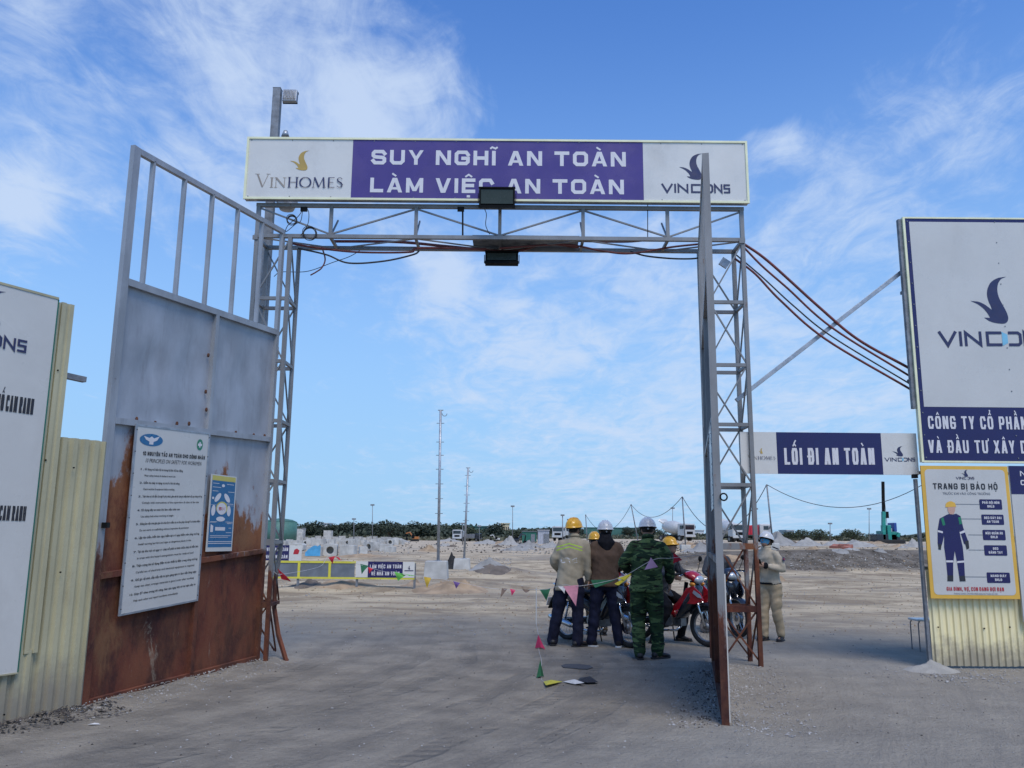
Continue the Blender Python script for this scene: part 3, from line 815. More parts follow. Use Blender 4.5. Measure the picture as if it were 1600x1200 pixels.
# ------------------------------------------------------------------ floodlights
def floodlight(name, label, c, w_, h_, tilt, yaw=0., group=None, arm=True, body=None):
    body = body or M['black']
    root = empty(name, c, label, 'floodlight', group)
    R = Matrix.Rotation(yaw, 3, 'Z') @ Matrix.Rotation(tilt, 3, 'X')
    c = V(c)
    def bx(p, s): return MB().box(c + R @ V(p), s, R)
    bx((0, .04, 0), (w_, .06, h_)).build('housing', body, root, bevel=.004)
    f = MB(); t_ = .022
    for p, s in (((0, 0, h_ / 2 - t_ / 2), (w_ + .01, .03, t_)), ((0, 0, -h_ / 2 + t_ * .8), (w_ + .01, .03, t_ * 1.6)), ((-w_ / 2 + t_ / 2, 0, 0), (t_, .029, h_ - .03)), ((w_ / 2 - t_ / 2, 0, 0), (t_, .029, h_ - .03))):
        f.box(c + R @ V(p), s, R)
    f.build('bezel', M['black'], root)
    bx((0, -.001, .01), (w_ - .05, .008, h_ - .09)).build('glass', M['glass_lamp'], root)
    fins = MB()
    for i in range(9): fins.box(c + R @ V((-w_ * .4 + i * w_ * .1, .085, 0)), (.006, .03, h_ * .8), R)
    fins.build('cooling_fin', body, root)
    if arm:
        b = MB(); b.box(c + R @ V((-w_ / 2 - .012, .05, 0)), (.01, .03, .12), R); b.box(c + R @ V((w_ / 2 + .012, .05, 0)), (.01, .03, .12), R)
        b.build('bracket', M['black'], root)
    return root
floodlight('floodlight', 'large black floodlight covering part of the wording of the long sign', at(776.5, 308.5, YG - .30), .475, .275, math.radians(12))
floodlight('floodlight', 'black floodlight hanging under the middle of the gantry truss', at(784, 402, YG + .30), .455, .20, math.radians(-12))
# ------------------------------------------------------------------ tall pole behind the left tower
def tall_pole():
    Yp = YG + .95; top = at(434, 140, Yp); bot = at(437, 700, Yp); x = top.x
    root = empty('lamp_post', (x, Yp, ground_z(x, Yp)), 'tall square weathered lamp post rising behind the left end of the long sign', 'lamp post')
    MB().box((x, Yp, top.z / 2), (.115, .115, top.z)).build('pole', M['dull_steel'], root, bevel=.006)
    MB().box((x, Yp, top.z + .004), (.12, .12, .008)).build('pole_cap', M['dull_steel'], root)
    MB().cyl(at(443, 322, Yp) + V((.05, 0, 0)), .10, .12, 'Z', 16, .16).build('collar', M['steel'], root, True)
    MB().cyl(at(442, 209, Yp) + V((.04, 0, 0)), .06, .09, 'Z', 12, .03).build('collar', M['steel'], root, True)
    c = at(453, 153, Yp)
    floodlight('floodlight', 'grey box floodlight seen from behind at the top of the tall post', c + V((.012, 0, 0)), .21, .20, math.radians(172), 0, arm=False, body=M['steel'])
tall_pole()

# ------------------------------------------------------------------ cables
def catm(pts, k=8):
    P = [V(p) for p in pts]; P = [P[0] * 2 - P[1]] + P + [P[-1] * 2 - P[-2]]; out = []
    for i in range(1, len(P) - 2):
        a, b, c, e = P[i - 1:i + 3]
        for j in range(k):
            t = j / k
            out.append(.5 * (2 * b + (c - a) * t + (2 * a - 5 * b + 4 * c - e) * t * t + (3 * b - a - 3 * c + e) * t ** 3))
    return out + [P[-2]]
def cable(name, label, cat, pts, r, mat, group=None):
    o = MB().tube(catm(pts), r, 6).build(name, mat, smooth=True)
    return tag(o, label, cat, group)
YC = YG + .30
cable('conduit', 'dark red conduit sagging under the left half of the truss', 'conduit', [at(*q, YG + .2) for q in ((452, 380), (500, 388), (560, 394), (640, 394), (655, 388), (760, 389))], .014, M['red_pipe'])
cable('conduit', 'dark red conduit running under the right half of the truss', 'conduit', [at(*q, YG + .2) for q in ((780, 388), (880, 382), (940, 392), (985, 396), (1050, 386), (1096, 381))], .014, M['red_pipe'])
cable('conduit', 'dark conduit sagging lowest under the left half of the truss', 'conduit', [at(*q, YG + .1) for q in ((466, 388), (510, 398), (545, 411), (600, 408), (645, 398), (655, 392))], .012, M['cable'])
cable('conduit', 'red conduit lying along the truss bottom behind the black floodlight', 'conduit', [at(*q, YG + .35) for q in ((520, 377), (620, 378), (700, 385), (800, 393), (850, 381), (905, 386))], .02, M['red_pipe'])
cable('conduit', 'dark conduit ending at the right tower below the other conduits', 'conduit', [at(*q, YG + .35) for q in ((985, 393), (1010, 400), (1050, 404), (1085, 404), (1097, 400))], .012, M['cable'])
cable('conduit', 'thin red conduit just above the truss chord on the right', 'conduit', [at(*q, YG + .32) for q in ((900, 377), (980, 378), (1040, 373), (1098, 376))], .012, M['red_pipe'])
cable('wire', 'thin black wire drooping below the truss beside the left tower', 'wire', [at(*q, YG + .5) for q in ((428, 432), (440, 425), (480, 424), (520, 410), (548, 400), (570, 386))], .005, M['cable'])
cable('wire', 'short grey hose end dangling below the truss near the left tower', 'wire', [at(*q, YG + .15) for q in ((503, 386), (508, 405), (503, 418), (494, 425), (485, 430))], .010, M['red_pipe'])
cable('wire', 'thin black wire hanging below the long sign beside the top floodlight', 'wire', [at(*q, YG - .05) for q in ((757, 326), (760, 335), (759, 352), (765, 366))], .005, M['cable'])
cable('wire', 'looped thin black wire hanging from the bracket at the left of the long sign', 'wire', [at(*q, YG - .05) for q in ((475, 324), (466, 338), (450, 352), (447, 362), (462, 350), (470, 345), (474, 326), (482, 330), (481, 350), (470, 368))], .005, M['cable'])
for q, r_, lb in (((456, 345), .062, 'small coil of black wire hanging at the left end of the truss'), ((484, 366), .085, 'larger coil of black wire looped over the truss bottom near the left tower')):
    mb = MB()
    for i in range(5):
        c = at(q[0], q[1], YG - .04 - i * .012)
        ax = V((1, .1 * i, 0)).normalized()
        mb.tube([c + (ax * math.cos(a) + V((0, 0, 1)) * math.sin(a)) * (r_ * (1 + .1 * math.sin(i * 2.1))) + V((.008 * math.sin(i * 3), 0, .006 * i)) for a in (2 * math.pi * j / 20 for j in range(20))], .005, 5, closed=True)
    tag(mb.build('wire_coil', M['cable'], smooth=True), lb, 'wire coil')
for k, (pts, r_, mt_, lb) in enumerate((
    (((1159, 379), (1200, 408), (1280, 480), (1340, 530), (1422, 576)), .018, 'red_pipe', 'uppermost dark red cable from the gantry to the big right signboard'),
    (((1160, 384), (1190, 415), (1230, 450), (1300, 512), (1422, 588)), .014, 'red_pipe', 'second red cable from the gantry to the big right signboard'),
    (((1148, 404), (1180, 428), (1220, 470), (1290, 530), (1422, 608)), .015, 'red_pipe', 'lowest reddish cable from the gantry to the big right signboard'),
    (((1150, 398), (1190, 432), (1240, 478), (1300, 526), (1422, 600)), .010, 'cable', 'thin dark cable just above the lowest one to the right signboard'))):
    cable('cable', lb, 'cable', [at(*q, YG + .1) for q in pts], r_, M[mt_])
MBT = MB(); MBT.box(at(1132, 411, YG + .2), (.12, .03, .12), Matrix.Rotation(.6, 3, 'Y'))
tag(MBT.build('junction_box', M['steel'], bevel=.004), 'small tilted grey box wired inside the top of the right tower', 'junction box')

# ------------------------------------------------------------------ left gate leaf
PL = Plane(G(128, 1108)[:2], (-3.10, YG - .02))
def lu(px, py): return PL.uv(px, py)
def left_leaf():
    root = empty('gate_leaf', PL.P(PL.len / 2, 0), 'open left gate leaf of grey sheet steel with rusted lower half and posters on it', 'gate')
    L = PL.len; T = .055; rb = M['leaf_bar']
    z0t, z1t = lu(213, 230)[1], lu(455, 366)[1] - .02
    za, zb_ = lu(197, 440)[1], lu(443, 525)[1]          # bar under the open railing
    zc_, zd = lu(183, 658)[1], lu(436, 690)[1]
    ze, zf = lu(150, 897)[1] - .02, lu(420, 858)[1] - .02
    zg0, zg1 = .03, .04
    def B(nm, u0, v0, u1, v1, w_=T, dd=0, m_=rb): return MB().bar(PL.P(u0, v0, dd), PL.P(u1, v1, dd), w_, .05, up=PL.n).build(nm, m_, root)
    B('stile', 0, .0, 0, z0t, .095); B('stile', L, .02, L, z1t, .06)
    um = lu(333, 560)[0]
    B('top_rail', .05, z0t - .03, L - .03, z1t - .03, .06)
    B('rail', .05, za, L - .03, zb_, .07); B('rail', .05, zc_, L - .03, zd, .06); B('rail', .05, ze, L - .03, zf, .055)
    B('bottom_rail', .05, .045, L - .03, .06, .05)
    ml = lambda u, a, b: a + (b - a) * u / L
    B('middle_stile', um, ml(um, za, zb_) - .035, um, ml(um, zc_, zd) + .03, .06)
    B('middle_stile', um, ml(um, zc_, zd) - .03, um, ml(um, ze, zf) + .03, .06, -.004); B('middle_stile', um, ml(um, ze, zf) - .03, um, .07, .06)
    for px, py in ((240, 250), (288, 290), (331, 320), (371, 340), (409, 360)):
        u = lu(px, py)[0]; B('railing_bar', u, ml(u, za, zb_) + .03, u, ml(u, z0t, z1t) - .05, .026)
    def sheet(u0, u1, a0, a1, b0, b1, mat):
        n = 14; mb = MB(); vs = []
        for d0 in (-.022, -.026):
            for j in range(n + 1):
                for i in range(n + 1):
                    s_, t_ = i / n, j / n; u = u0 + (u1 - u0) * s_
                    lo = a0 + (a1 - a0) * s_; hi = b0 + (b1 - b0) * s_
                    bul = .045 * math.sin(math.pi * s_) * math.sin(math.pi * t_) * -abs(noise.noise(V((u * 2, lo + t_ * 2, 7)))) * 1.6
                    vs.append(PL.P(u, lo + (hi - lo) * t_, d0 + bul))
        k = (n + 1) ** 2; fs = []
        for j in range(n):
            for i in range(n):
                a = j * (n + 1) + i; fs.append((a, a + 1, a + n + 2, a + n + 1)); fs.append((a + k, a + n + 1 + k, a + n + 2 + k, a + 1 + k))
        mb.add(vs, fs); return mb.build('sheet_panel', mat, root, True)
    e = .02
    for (u0, u1) in ((.04, um - e), (um + e, L - .02)):
        sheet(u0, u1, ml(u0, zc_, zd), ml(u1, zc_, zd), ml(u0, za, zb_), ml(u1, za, zb_), M['leaf_up'])
        sheet(u0, u1, ml(u0, ze, zf), ml(u1, ze, zf), ml(u0, zc_, zd), ml(u1, zc_, zd), M['leaf_mid'])
        sheet(u0, u1, .03, .04, ml(u0, ze, zf), ml(u1, ze, zf), M['leaf_low'])
    for v in (.4, 2.0, 3.9): MB().cyl(PL.P(L + .035, v, 0), .025, .14, 'Z', 10).build('hinge', M['leaf_bar'], root)
    MB().box(PL.P(.02, 1.62, .05), (.05, .06, .05)).build('latch', M['black'], root)
    bl = MB()
    for (px, py) in ((325, 555), (321, 612), (322, 640), (213, 655), (242, 661), (276, 662), (295, 662), (368, 676), (396, 680), (413, 681)):
        u, v = lu(px, py); bl.ell(PL.P(u, v, .004), .016, .008, .028, 8, 5)
    bl.build('weld_scar', M['weld'], root, True)
    return root
left_leaf()
SAFETY = [('1.', 'Sử dụng mũ bảo hộ và trang bị bảo hộ lao động', 'Wear safety helmet & clothes in work site', .62, .50),
          ('2.', 'Kiểm tra máy và dụng cụ trước khi thi công', 'Check machine & equipment before working', .58, .50),
          ('3.', 'Tuân theo sự chỉ dẫn của người phụ trách, giám sát thi công và chấp hành nội quy công trường', 'Comply with instructions of the supervisor & rules of the site', 1.0, .95),
          ('4.', 'Sử dụng dây an toàn khi làm việc trên cao', 'Use safety belt when working at height', .62, .52),
          ('5.', 'Không làm việc trên giàn giáo khi chưa được kiểm tra và cho phép của người có trách nhiệm', 'Do not work on scaffolding without inspection & permission', 1.0, .80),
          ('6.', 'Lập rào chắn, biển báo nguy hiểm tại nơi nguy hiểm trên công trường', 'Install warning barriers and signs at dangerous places in site', 1.0, .86),
          ('7.', 'Tại các khu vực có nguy cơ cháy nổ phải có bình chữa cháy và biển báo', 'In areas with fire hazard extinguishers must be ready at hand', 1.0, .92),
          ('8.', 'Thận trọng khi sử dụng điện và các thiết bị điện trong công trường', 'Careful use of electricity and electrical equipment is required', 1.0, .95),
          ('9.', 'Giữ gìn vệ sinh, sắp xếp vật tư gọn gàng tại nơi làm việc hàng ngày', 'Keep site clean, arrange materials in good order after working', 1.0, .96),
          ('10.', 'Giúp đỡ nhau trong thi công, báo cáo ngay khi có tai nạn xảy ra', 'Help each other and report accidents immediately', 1.0, .7)]
def safety_poster(pl, u0, v0, u1, v1, lean, label, name='safety_poster', full=True, s=1, d=.03):
    """tall white board of ten rules; lean shifts the right edge upward"""
    root = empty(name, pl.P((u0 + u1) / 2, v0, d * s), label, 'poster')
    a0 = lean
    class Q:                                          # local frame: x 0..1 across, y 0..1 up
        @staticmethod
        def P(x, y, dd=0.): return pl.P(u0 + (u1 - u0) * x, v0 + (v1 - v0) * y + a0 * x, s * (d + dd))
    q = Q()
    MB().prism([(0, 0), (1, 0), (1, 1), (0, 1)], q.P, -.006, .0).build('board', M['board_sheet'], root)
    e = .018
    fr = MB()
    for a in ((-.005, -.004, 1.005, e * .35), (-.005, 1 - e * .35, 1.005, 1.004), (-.005, e * .35, e, 1 - e * .35), (1 - e, e * .35, 1.005, 1 - e * .35)):
        fr.prism([(a[0], a[1]), (a[2], a[1]), (a[2], a[3]), (a[0], a[3])], q.P, -.007, .004)
    fr.build('edge_strip', M['steel'], root)
    riv = MB()
    for i in range(9):
        for x in (.012, .988): riv.cyl(q.P(x, .03 + i * .118, .005), .006, .004, tuple(pl.n), 8)
    riv.build('rivet', M['black'], root)
    if not full: return root
    def oval(mb, cx, cy, rx, ry, dd): mb.flat([(cx + rx * math.cos(t), cy + ry * math.sin(t)) for t in (2 * math.pi * i / 26 for i in range(26))], q.P, dd)
    ov = MB(); oval(ov, .20, .925, .145, .034, .002); ov.build('blue_oval', M['blue_poster'], root)
    mb = MB()
    mb.flat([(.10, .945), (.17, .935), (.20, .945), (.23, .935), (.30, .95), (.27, .925), (.225, .915), (.225, .90), (.175, .90), (.175, .915), (.13, .925)], q.P, .003)
    mb.build('bird_emblem', M['letter'], root)
    ov = MB(); oval(ov, .86, .925, .045, .034, .002); ov.build('green_disc', M['green_ink'], root)
    mb = MB(); mb.flat([(.85, .942), (.87, .942), (.87, .932), (.89, .932), (.89, .918), (.87, .918), (.87, .908), (.85, .908), (.85, .918), (.83, .918), (.83, .932), (.85, .932)], q.P, .003)
    mb.build('white_cross', M['letter'], root)
    def T(mb, st, x0, x1, y, cap, bold=.0, shear=0.): text(mb, q, st, (x0, y), (x1, y), cap, bold, .002, shear, uv=True)
    mb = MB(); block(mb, q, '10 NGUYÊN TẮC AN TOÀN CHO CÔNG NHÂN', (.11, .838), (.95, .838), .022, .30, .002, uv=True)
    mb.build('title', M['ink_black'], root)
    mb = MB(); T(mb, '10 PRINCIPLES ON SAFETY FOR WORKMEN', .15, .90, .800, .022, .0, .3); mb.build('subtitle', M['ink_black'], root)
    mb = MB(); y = .757
    for n_, vi, en, wv, we in SAFETY:
        T(mb, n_, .10, .14, y, .0105, .012)
        T(mb, vi, .15, .15 + .80 * wv, y, .0120, .022); y -= .034
        T(mb, en, .15, .15 + .80 * we, y, .0108, .012); y -= .040
    mb.build('rule_text', M['ink_black'], root)
    return root
a = lu(211, 664); b_ = lu(179, 962); c_ = lu(326, 676); e_ = lu(303, 940)
safety_poster(PL, (a[0] + b_[0]) / 2 + .0, b_[1], (c_[0] + e_[0]) / 2, a[1], (c_[1] - a[1] + e_[1] - b_[1]) / 2, 'tall white poster of ten safety rules fixed on the left gate leaf')
def five_k():
    (ua, va), (ub, vb_) = lu(331, 745), lu(367, 745); v0 = lu(317, 862)[1]; ua = (ua + lu(316, 862)[0]) / 2; ub = (ub + lu(361, 860)[0]) / 2
    root = empty('health_poster', PL.P((ua + ub) / 2, v0, .02), 'small blue and yellow health poster marked 5K beside the tall white poster', 'poster')
    class Q:
        @staticmethod
        def P(x, y, dd=0.): return PL.P(ua + (ub - ua) * x, v0 + (vb_ - v0) * y, .018 + dd)
    q = Q()
    MB().prism([(0, 0), (1, 0), (1, 1), (0, 1)], q.P, -.006, 0).build('board', M['board_sheet'], root)
    MB().flat([(.05, .055), (.96, .055), (.96, .92), (.05, .92)], q.P, .0015).build('blue_field', M['blue_poster'], root)
    MB().flat([(.05, .921), (.96, .921), (.96, .985), (.05, .985)], q.P, .0015).build('yellow_band', M['dull_yellow'], root)
    wm = MB()
    def oval(mb, cx, cy, rx, ry, dd, rot=0., n=20):
        c, s_ = math.cos(rot), math.sin(rot)
        mb.flat([(cx + (rx * math.cos(t) * c - ry * 2.4 * math.sin(t) * s_), cy + (rx * math.cos(t) * s_ / 2.4 + ry * math.sin(t) * c)) for t in (2 * math.pi * i / n for i in range(n))], q.P, dd)
    for cx, cy, rt in ((.30, .70, .9), (.66, .70, -.9), (.16, .53, 1.5), (.76, .53, -1.5), (.46, .42, 0)): oval(wm, cx, cy, .17, .032, .003, rt)
    oval(wm, .48, .86, .06, .02, .003); oval(wm, .12, .69, .04, .016, .003)
    for y in (.105, .128): wm.flat([(.05, y - .006), (.96, y - .006), (.96, y + .002), (.05, y + .002)], q.P, .003)
    wm.flat([(.28, .27), (.66, .27), (.66, .315), (.28, .315)], q.P, .003)
    wm.flat([(.10, .25), (.2, .25), (.2, .33), (.1, .35)], q.P, .003)
    for (x0, y, x1) in ((.08, .38, .34), (.66, .38, .94), (.62, .62, .93), (.68, .78, .94), (.08, .78, .3), (.08, .83, .4), (.62, .88, .9), (.08, .88, .32), (.7, .24, .93), (.1, .2, .9), (.1, .18, .8), (.72, .36, .9), (.8, .30, .9)):
        wm.flat([(x0, y), (x1, y), (x1, y + .006), (x0, y + .006)], q.P, .003)
    for y in (.37, .60): wm.flat([(.05, y), (.28, y), (.28, y + .003), (.05, y + .003)], q.P, .003); wm.flat([(.72, y), (.96, y), (.96, y + .003), (.72, y + .003)], q.P, .003)
    wm.build('white_shapes', M['letter'], root)
    mb = MB(); oval(mb, .48, .565, .22, .085, .0035); mb.build('ring', M['dull_yellow'], root)
    mb = MB(); oval(mb, .47, .555, .185, .078, .0045); mb.build('centre_disc', M['letter'], root)
    mb = MB(); block(mb, q, '5K', (.36, .535), (.62, .535), .040, .24, .0055, uv=True); mb.build('lettering', M['red_ink'], root)
five_k()
# ------------------------------------------------------------------ right gate leaf, nearly edge on
PR = Plane((2.50, YG - .05), G(1134, 1138)[:2])            # normal faces the left side (towards the lane)
def right_leaf():
    root = empty('gate_leaf', PR.P(PR.len / 2, 0), 'open right gate leaf of rusted steel seen almost edge on', 'gate')
    L = PR.len; rb = M['leaf_bar_r']; zt0 = at(1101, 384, YG - .05).z; zt1 = at(1114, 242, 7.3).z
    ml = lambda u, a, b: a + (b - a) * u / L
    def B(nm, u0, v0, u1, v1, w_=.055, dd=0): return MB().bar(PR.P(u0, v0, dd), PR.P(u1, v1, dd), w_, .06, up=PR.n).build(nm, rb, root)
    B('stile', 0, .02, 0, zt0); 
    MB().bar(PR.P(L, 0), PR.P(L, zt1), .066, .062, up=PR.n).build('stile', rb, root)
    MB().bar(PR.P(L + .012, .05, -.0365), PR.P(L + .012, 1.25, -.0365), .010, .010, up=PR.n).build('lit_edge_strip', M['white_sheet'], root)  # added white strip stands in for light caught on the stile's right edge
    B('top_rail', .03, zt0 - .03, L - .045, zt1 - .03)
    zz = (.05, 1.36, 2.6, 4.0)
    for z in zz: B('rail', .03, z, L - .045, z, .055)
    um = L * .47
    for i in range(3): B('middle_stile', um, zz[i] + .03, um, zz[i + 1] - .03, .055)
    for i in range(3):
        for (u0, u1) in ((.03, um - .028), (um + .028, L - .044)):
            MB().slab(PR, u0, zz[i] + .0, u1, zz[i + 1], -.024, -.020).build('sheet_panel', M[('leaf_low', 'leaf_mid', 'leaf_up')[i]], root)
    for k in range(1, 6):
        u = L * k / 6; B('railing_bar', u, 4.03, u, ml(u, zt0, zt1) - .06, .03)
    for v in (.4, 2.0, 3.9): MB().cyl(PR.P(-.03, v, 0), .02, .14, 'Z', 10).build('hinge', rb, root)
    ring = [PR.P(L + .05, 1.90, -.05) + V((.03 * math.cos(t), 0, .03 * math.sin(t))) for t in (2 * math.pi * i / 14 for i in range(14))]
    MB().tube(ring, .007, 6, closed=True).build('lock_ring', M['black'], root)
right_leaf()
u0 = PR.uv(1111, 700)[0]; u1 = PR.uv(1127, 700)[0]; v1 = at(1125, 668, 7.9).z; v0 = at(1125, 797, 7.9).z
safety_poster(PR, PR.len * .70, v0, PR.len * .955, v1, 0, 'narrow looking white notice board seen edge on on the right gate leaf', 'notice_board', True, 1, .03)
# ------------------------------------------------------------------ corrugated iron fences
def corr_sheet(pl, u0, u1, v0, v1, d, mat, name, root=None, pitch=.105, depth=.030, label=None, cat=None, jag=0.):
    mb = MB(); us = []; u = u0
    prof = ((0, 0), (.30, 0), (.45, 1), (.85, 1))
    k = 0
    pts = []
    while u < u1:
        for a, b in prof:
            x = u + a * pitch
            if x <= u1: pts.append((x, d + b * depth))
        u += pitch
    pts.append((u1, d))
    th = .0012; vs = []; n = len(pts)
    for (x, dd) in pts:
        j = jag * noise.noise(V((x * 3, 1, 1)))
        vs += [pl.P(x, v0, dd), pl.P(x, v1 + j, dd), pl.P(x, v0, dd - th), pl.P(x, v1 + j, dd - th)]
    fs = []
    for i in range(n - 1):
        a = i * 4; b = a + 4
        fs += [(a, b, b + 1, a + 1), (a + 2, a + 3, b + 3, b + 2), (a + 1, b + 1, b + 3, a + 3), (a, a + 2, b + 2, b)]
    mb.add(vs, fs)
    return mb.build(name, mat, root)
PF = Plane(G(0, 1135)[:2], G(120, 1112)[:2])
PF = Plane(PF.P(-1.6, 0)[:2], G(124, 1111)[:2])
def left_fence():
    L = PF.len
    root = empty('corrugated_fence', PF.P(L / 2, 0), 'cream corrugated iron fence at the left, leaning against the rusted gate leaf', 'fence')
    zt = PF.uv(110, 478)[1]; zl = PF.uv(130, 686)[1]
    ue = PF.uv(100, 560)[0]                                       # end of the tall part
    x = 0
    ub = PF.uv(86, 600)[0]
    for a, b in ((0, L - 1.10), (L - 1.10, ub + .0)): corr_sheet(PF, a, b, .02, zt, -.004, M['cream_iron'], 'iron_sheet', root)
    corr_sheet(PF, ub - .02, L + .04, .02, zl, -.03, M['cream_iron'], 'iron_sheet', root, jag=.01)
    # folded corner trim up the end of the tall part
    mb = MB(); uo = ub - .03; w_ = ue - ub + .06
    prof = [(0, .0), (0, .028), (.35, .028), (.42, .012), (.62, .012), (.7, .026), (1, .026), (1, -.05), (.97, -.05), (.97, .0)]
    mb.prism([(uo + a * w_, b) for a, b in prof], lambda u, v, dd: PF.P(u, dd, v), .55, zt + .01)
    mb.build('corner_trim', M['cream_iron'], root)
    mb = MB(); mb.prism([(uo + a * w_ - .05, b * .9 + .001) for a, b in prof], lambda u, v, dd: PF.P(u, dd, v), .02, .58)
    mb.build('corner_trim', M['cream_iron'], root)
    sc = MB()
    for (px, py) in ((87, 579), (68, 719), (112, 731), (91, 894), (3, 1116), (60, 1130)):
        u, v = PF.uv(px, py); sc.cyl(PF.P(u, v, .03), .007, .012, tuple(PF.n), 8)
    sc.build('screw', M['black'], root)
    for z in (.4, 1.4, 2.2): MB().bar(PF.P(0, z, -.06), PF.P(L, z, -.06), .04).build('back_rail', M['dull_steel'], root)
    for u in (.1, L - 1.1, ue): MB().bar(PF.P(u, 0, -.11), PF.P(u, zt if u < L - .3 else 3.3, -.11), .05).build('post', M['dull_steel'], root)
    MB().bar(PF.P(ue - .02, PF.uv(100, 582)[1] , -.11), PF.P(*PF.uv(144, 592), -.11), .05, .06, up=PF.n).build('projecting_bar', M['dull_steel'], root)
left_fence()
def left_board():
    uR = PF.uv(86, 480)[0] ; uRb = PF.uv(19, 1045)[0]; uE = (uR + uRb) / 2
    zt = PF.uv(88, 470)[1]; zb_ = PF.uv(18, 1052)[1] + .01
    class Q:
        r = PF.r
        @staticmethod
        def P(u, v, d=0.): return PF.P(u, v, .052 + d)
    root = empty('signboard', PF.P(uE - .9, zb_, .04), 'tall pale signboard cut off by the left edge of the photo, on the cream fence', 'signboard')
    MB().prism([(uE - 1.75, zb_), (uE, zb_), (uE, zt), (uE - 1.75, zt)], Q.P, -.016, 0).build('board', M['board_sheet'], root)
    fr = MB(); e = .018
    for a in ((uE - 1.75, zt, uE + .004, zt + .02), (uE - 1.75, zb_ - .012, uE + .004, zb_)): fr.prism([(a[0], a[1]), (a[2], a[1]), (a[2], a[3]), (a[0], a[3])], Q.P, -.03, .006)
    fr.build('edge_strip', M['cream_iron'], root)
    MB().prism([(uE, zb_), (uE + .010, zb_), (uE + .010, zt), (uE, zt)], Q.P, -.03, .004).build('side_strip', M['green_paint'], root)
    pf = Plane(PF.P(0, 0, .052)[:2], PF.P(PF.len, 0, .052)[:2])
    def T(s, p0, p1, cap, bold, n, m_):
        mb = MB(); text(mb, pf, s, p0, p1, cap, bold, .003); mb.build(n, m_, root)
    def TR(s, pr, pl_, cap, bold, n, m_, wu):
        ur, vr = pf.uv(*pr); v2 = pf.uv(pr[0], pr[1] - cap)[1]
        mb = MB(); block(mb, pf, s, (ur - wu, vr), (ur, vr), v2 - vr, .095, .003, uv=True, gap=.36); mb.build(n, m_, root)
    a, b = MB(), MB()
    ur, vr = pf.uv(40, 552); ch = pf.uv(40, 532)[1] - vr
    class PP:
        def __init__(s): s.k = 0
        def uv(s, x, y): return (x, y)
        P = staticmethod(pf.P)
    vincons(a, b, PP(), (ur - ch * 7.8, vr), (ur, vr), -ch if False else -ch, .003)
    a.build('dark_lettering', M['ink_navy'], root); b.build('blue_wedge', M['cyan_ink'], root)
    u9, v9 = pf.uv(9, 460)
    mb = MB(); bird(mb, PP(), (u9 - .30, v9 + .02), (u9, v9 - .31)); mb.build('bird_emblem', M['ink_navy'], root)
    TR('KHU ĐÔ THỊ THÀNH PHỐ CAM RANH', (51, 648), None, 25, .02, 'lettering', M['ink_black'], .80)
    TR('ĐÀI THÀNH PHỐ CAM RANH', (39, 814), None, 23, .02, 'lettering', M['ink_black'], .58)
left_board()

# ------------------------------------------------------------------ right hand side: iron, frame and boards
YR = YG - .02
PX = Plane((4.0, YR), (9.0, YR))
def right_fence():
    u0 = PX.uv(1459, 1045)[0]; zt = PX.uv(1500, 930)[1]
    root = empty('corrugated_fence', PX.P(u0 + 1.2, 0), 'clean cream corrugated iron below the yellow edged poster at the right', 'fence')
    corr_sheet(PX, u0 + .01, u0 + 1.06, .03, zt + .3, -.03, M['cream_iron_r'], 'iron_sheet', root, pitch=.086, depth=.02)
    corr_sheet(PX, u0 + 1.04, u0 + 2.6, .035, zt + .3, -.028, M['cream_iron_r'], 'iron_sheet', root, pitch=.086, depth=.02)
    sc = MB()
    for q in ((1466, 980), (1538, 982), (1578, 980)): sc.cyl(PX.P(*PX.uv(*q), .0), .009, .012, (0, 1, 0), 8)
    sc.build('screw', M['black'], root)
    zt2 = PX.uv(1410, 345)[1]
    MB().box(PX.P(u0 - .030, zt2 * .2, -.03), (.034, .05, zt2 * .4)).build('post', M['dull_steel'], root)
    MB().box(PX.P(u0 + 2.4, zt2 / 2, -.09), (.05, .06, zt2)).build('post', M['dull_steel'], root)
    MB().box(PX.P(u0 - .035, 2.35, -.03), (.056, .064, .05)).build('post_joint', M['black'], root)
    for z in (.5, 1.2, 2.4, 3.6, 4.8): MB().box(PX.P(u0 + 1.2, z, -.09), (2.4, .04, .04)).build('back_rail', M['dull_steel'], root)
    return u0
U0 = right_fence()
PS = Plane((4.0, YR - .07), (9.0, YR - .07))
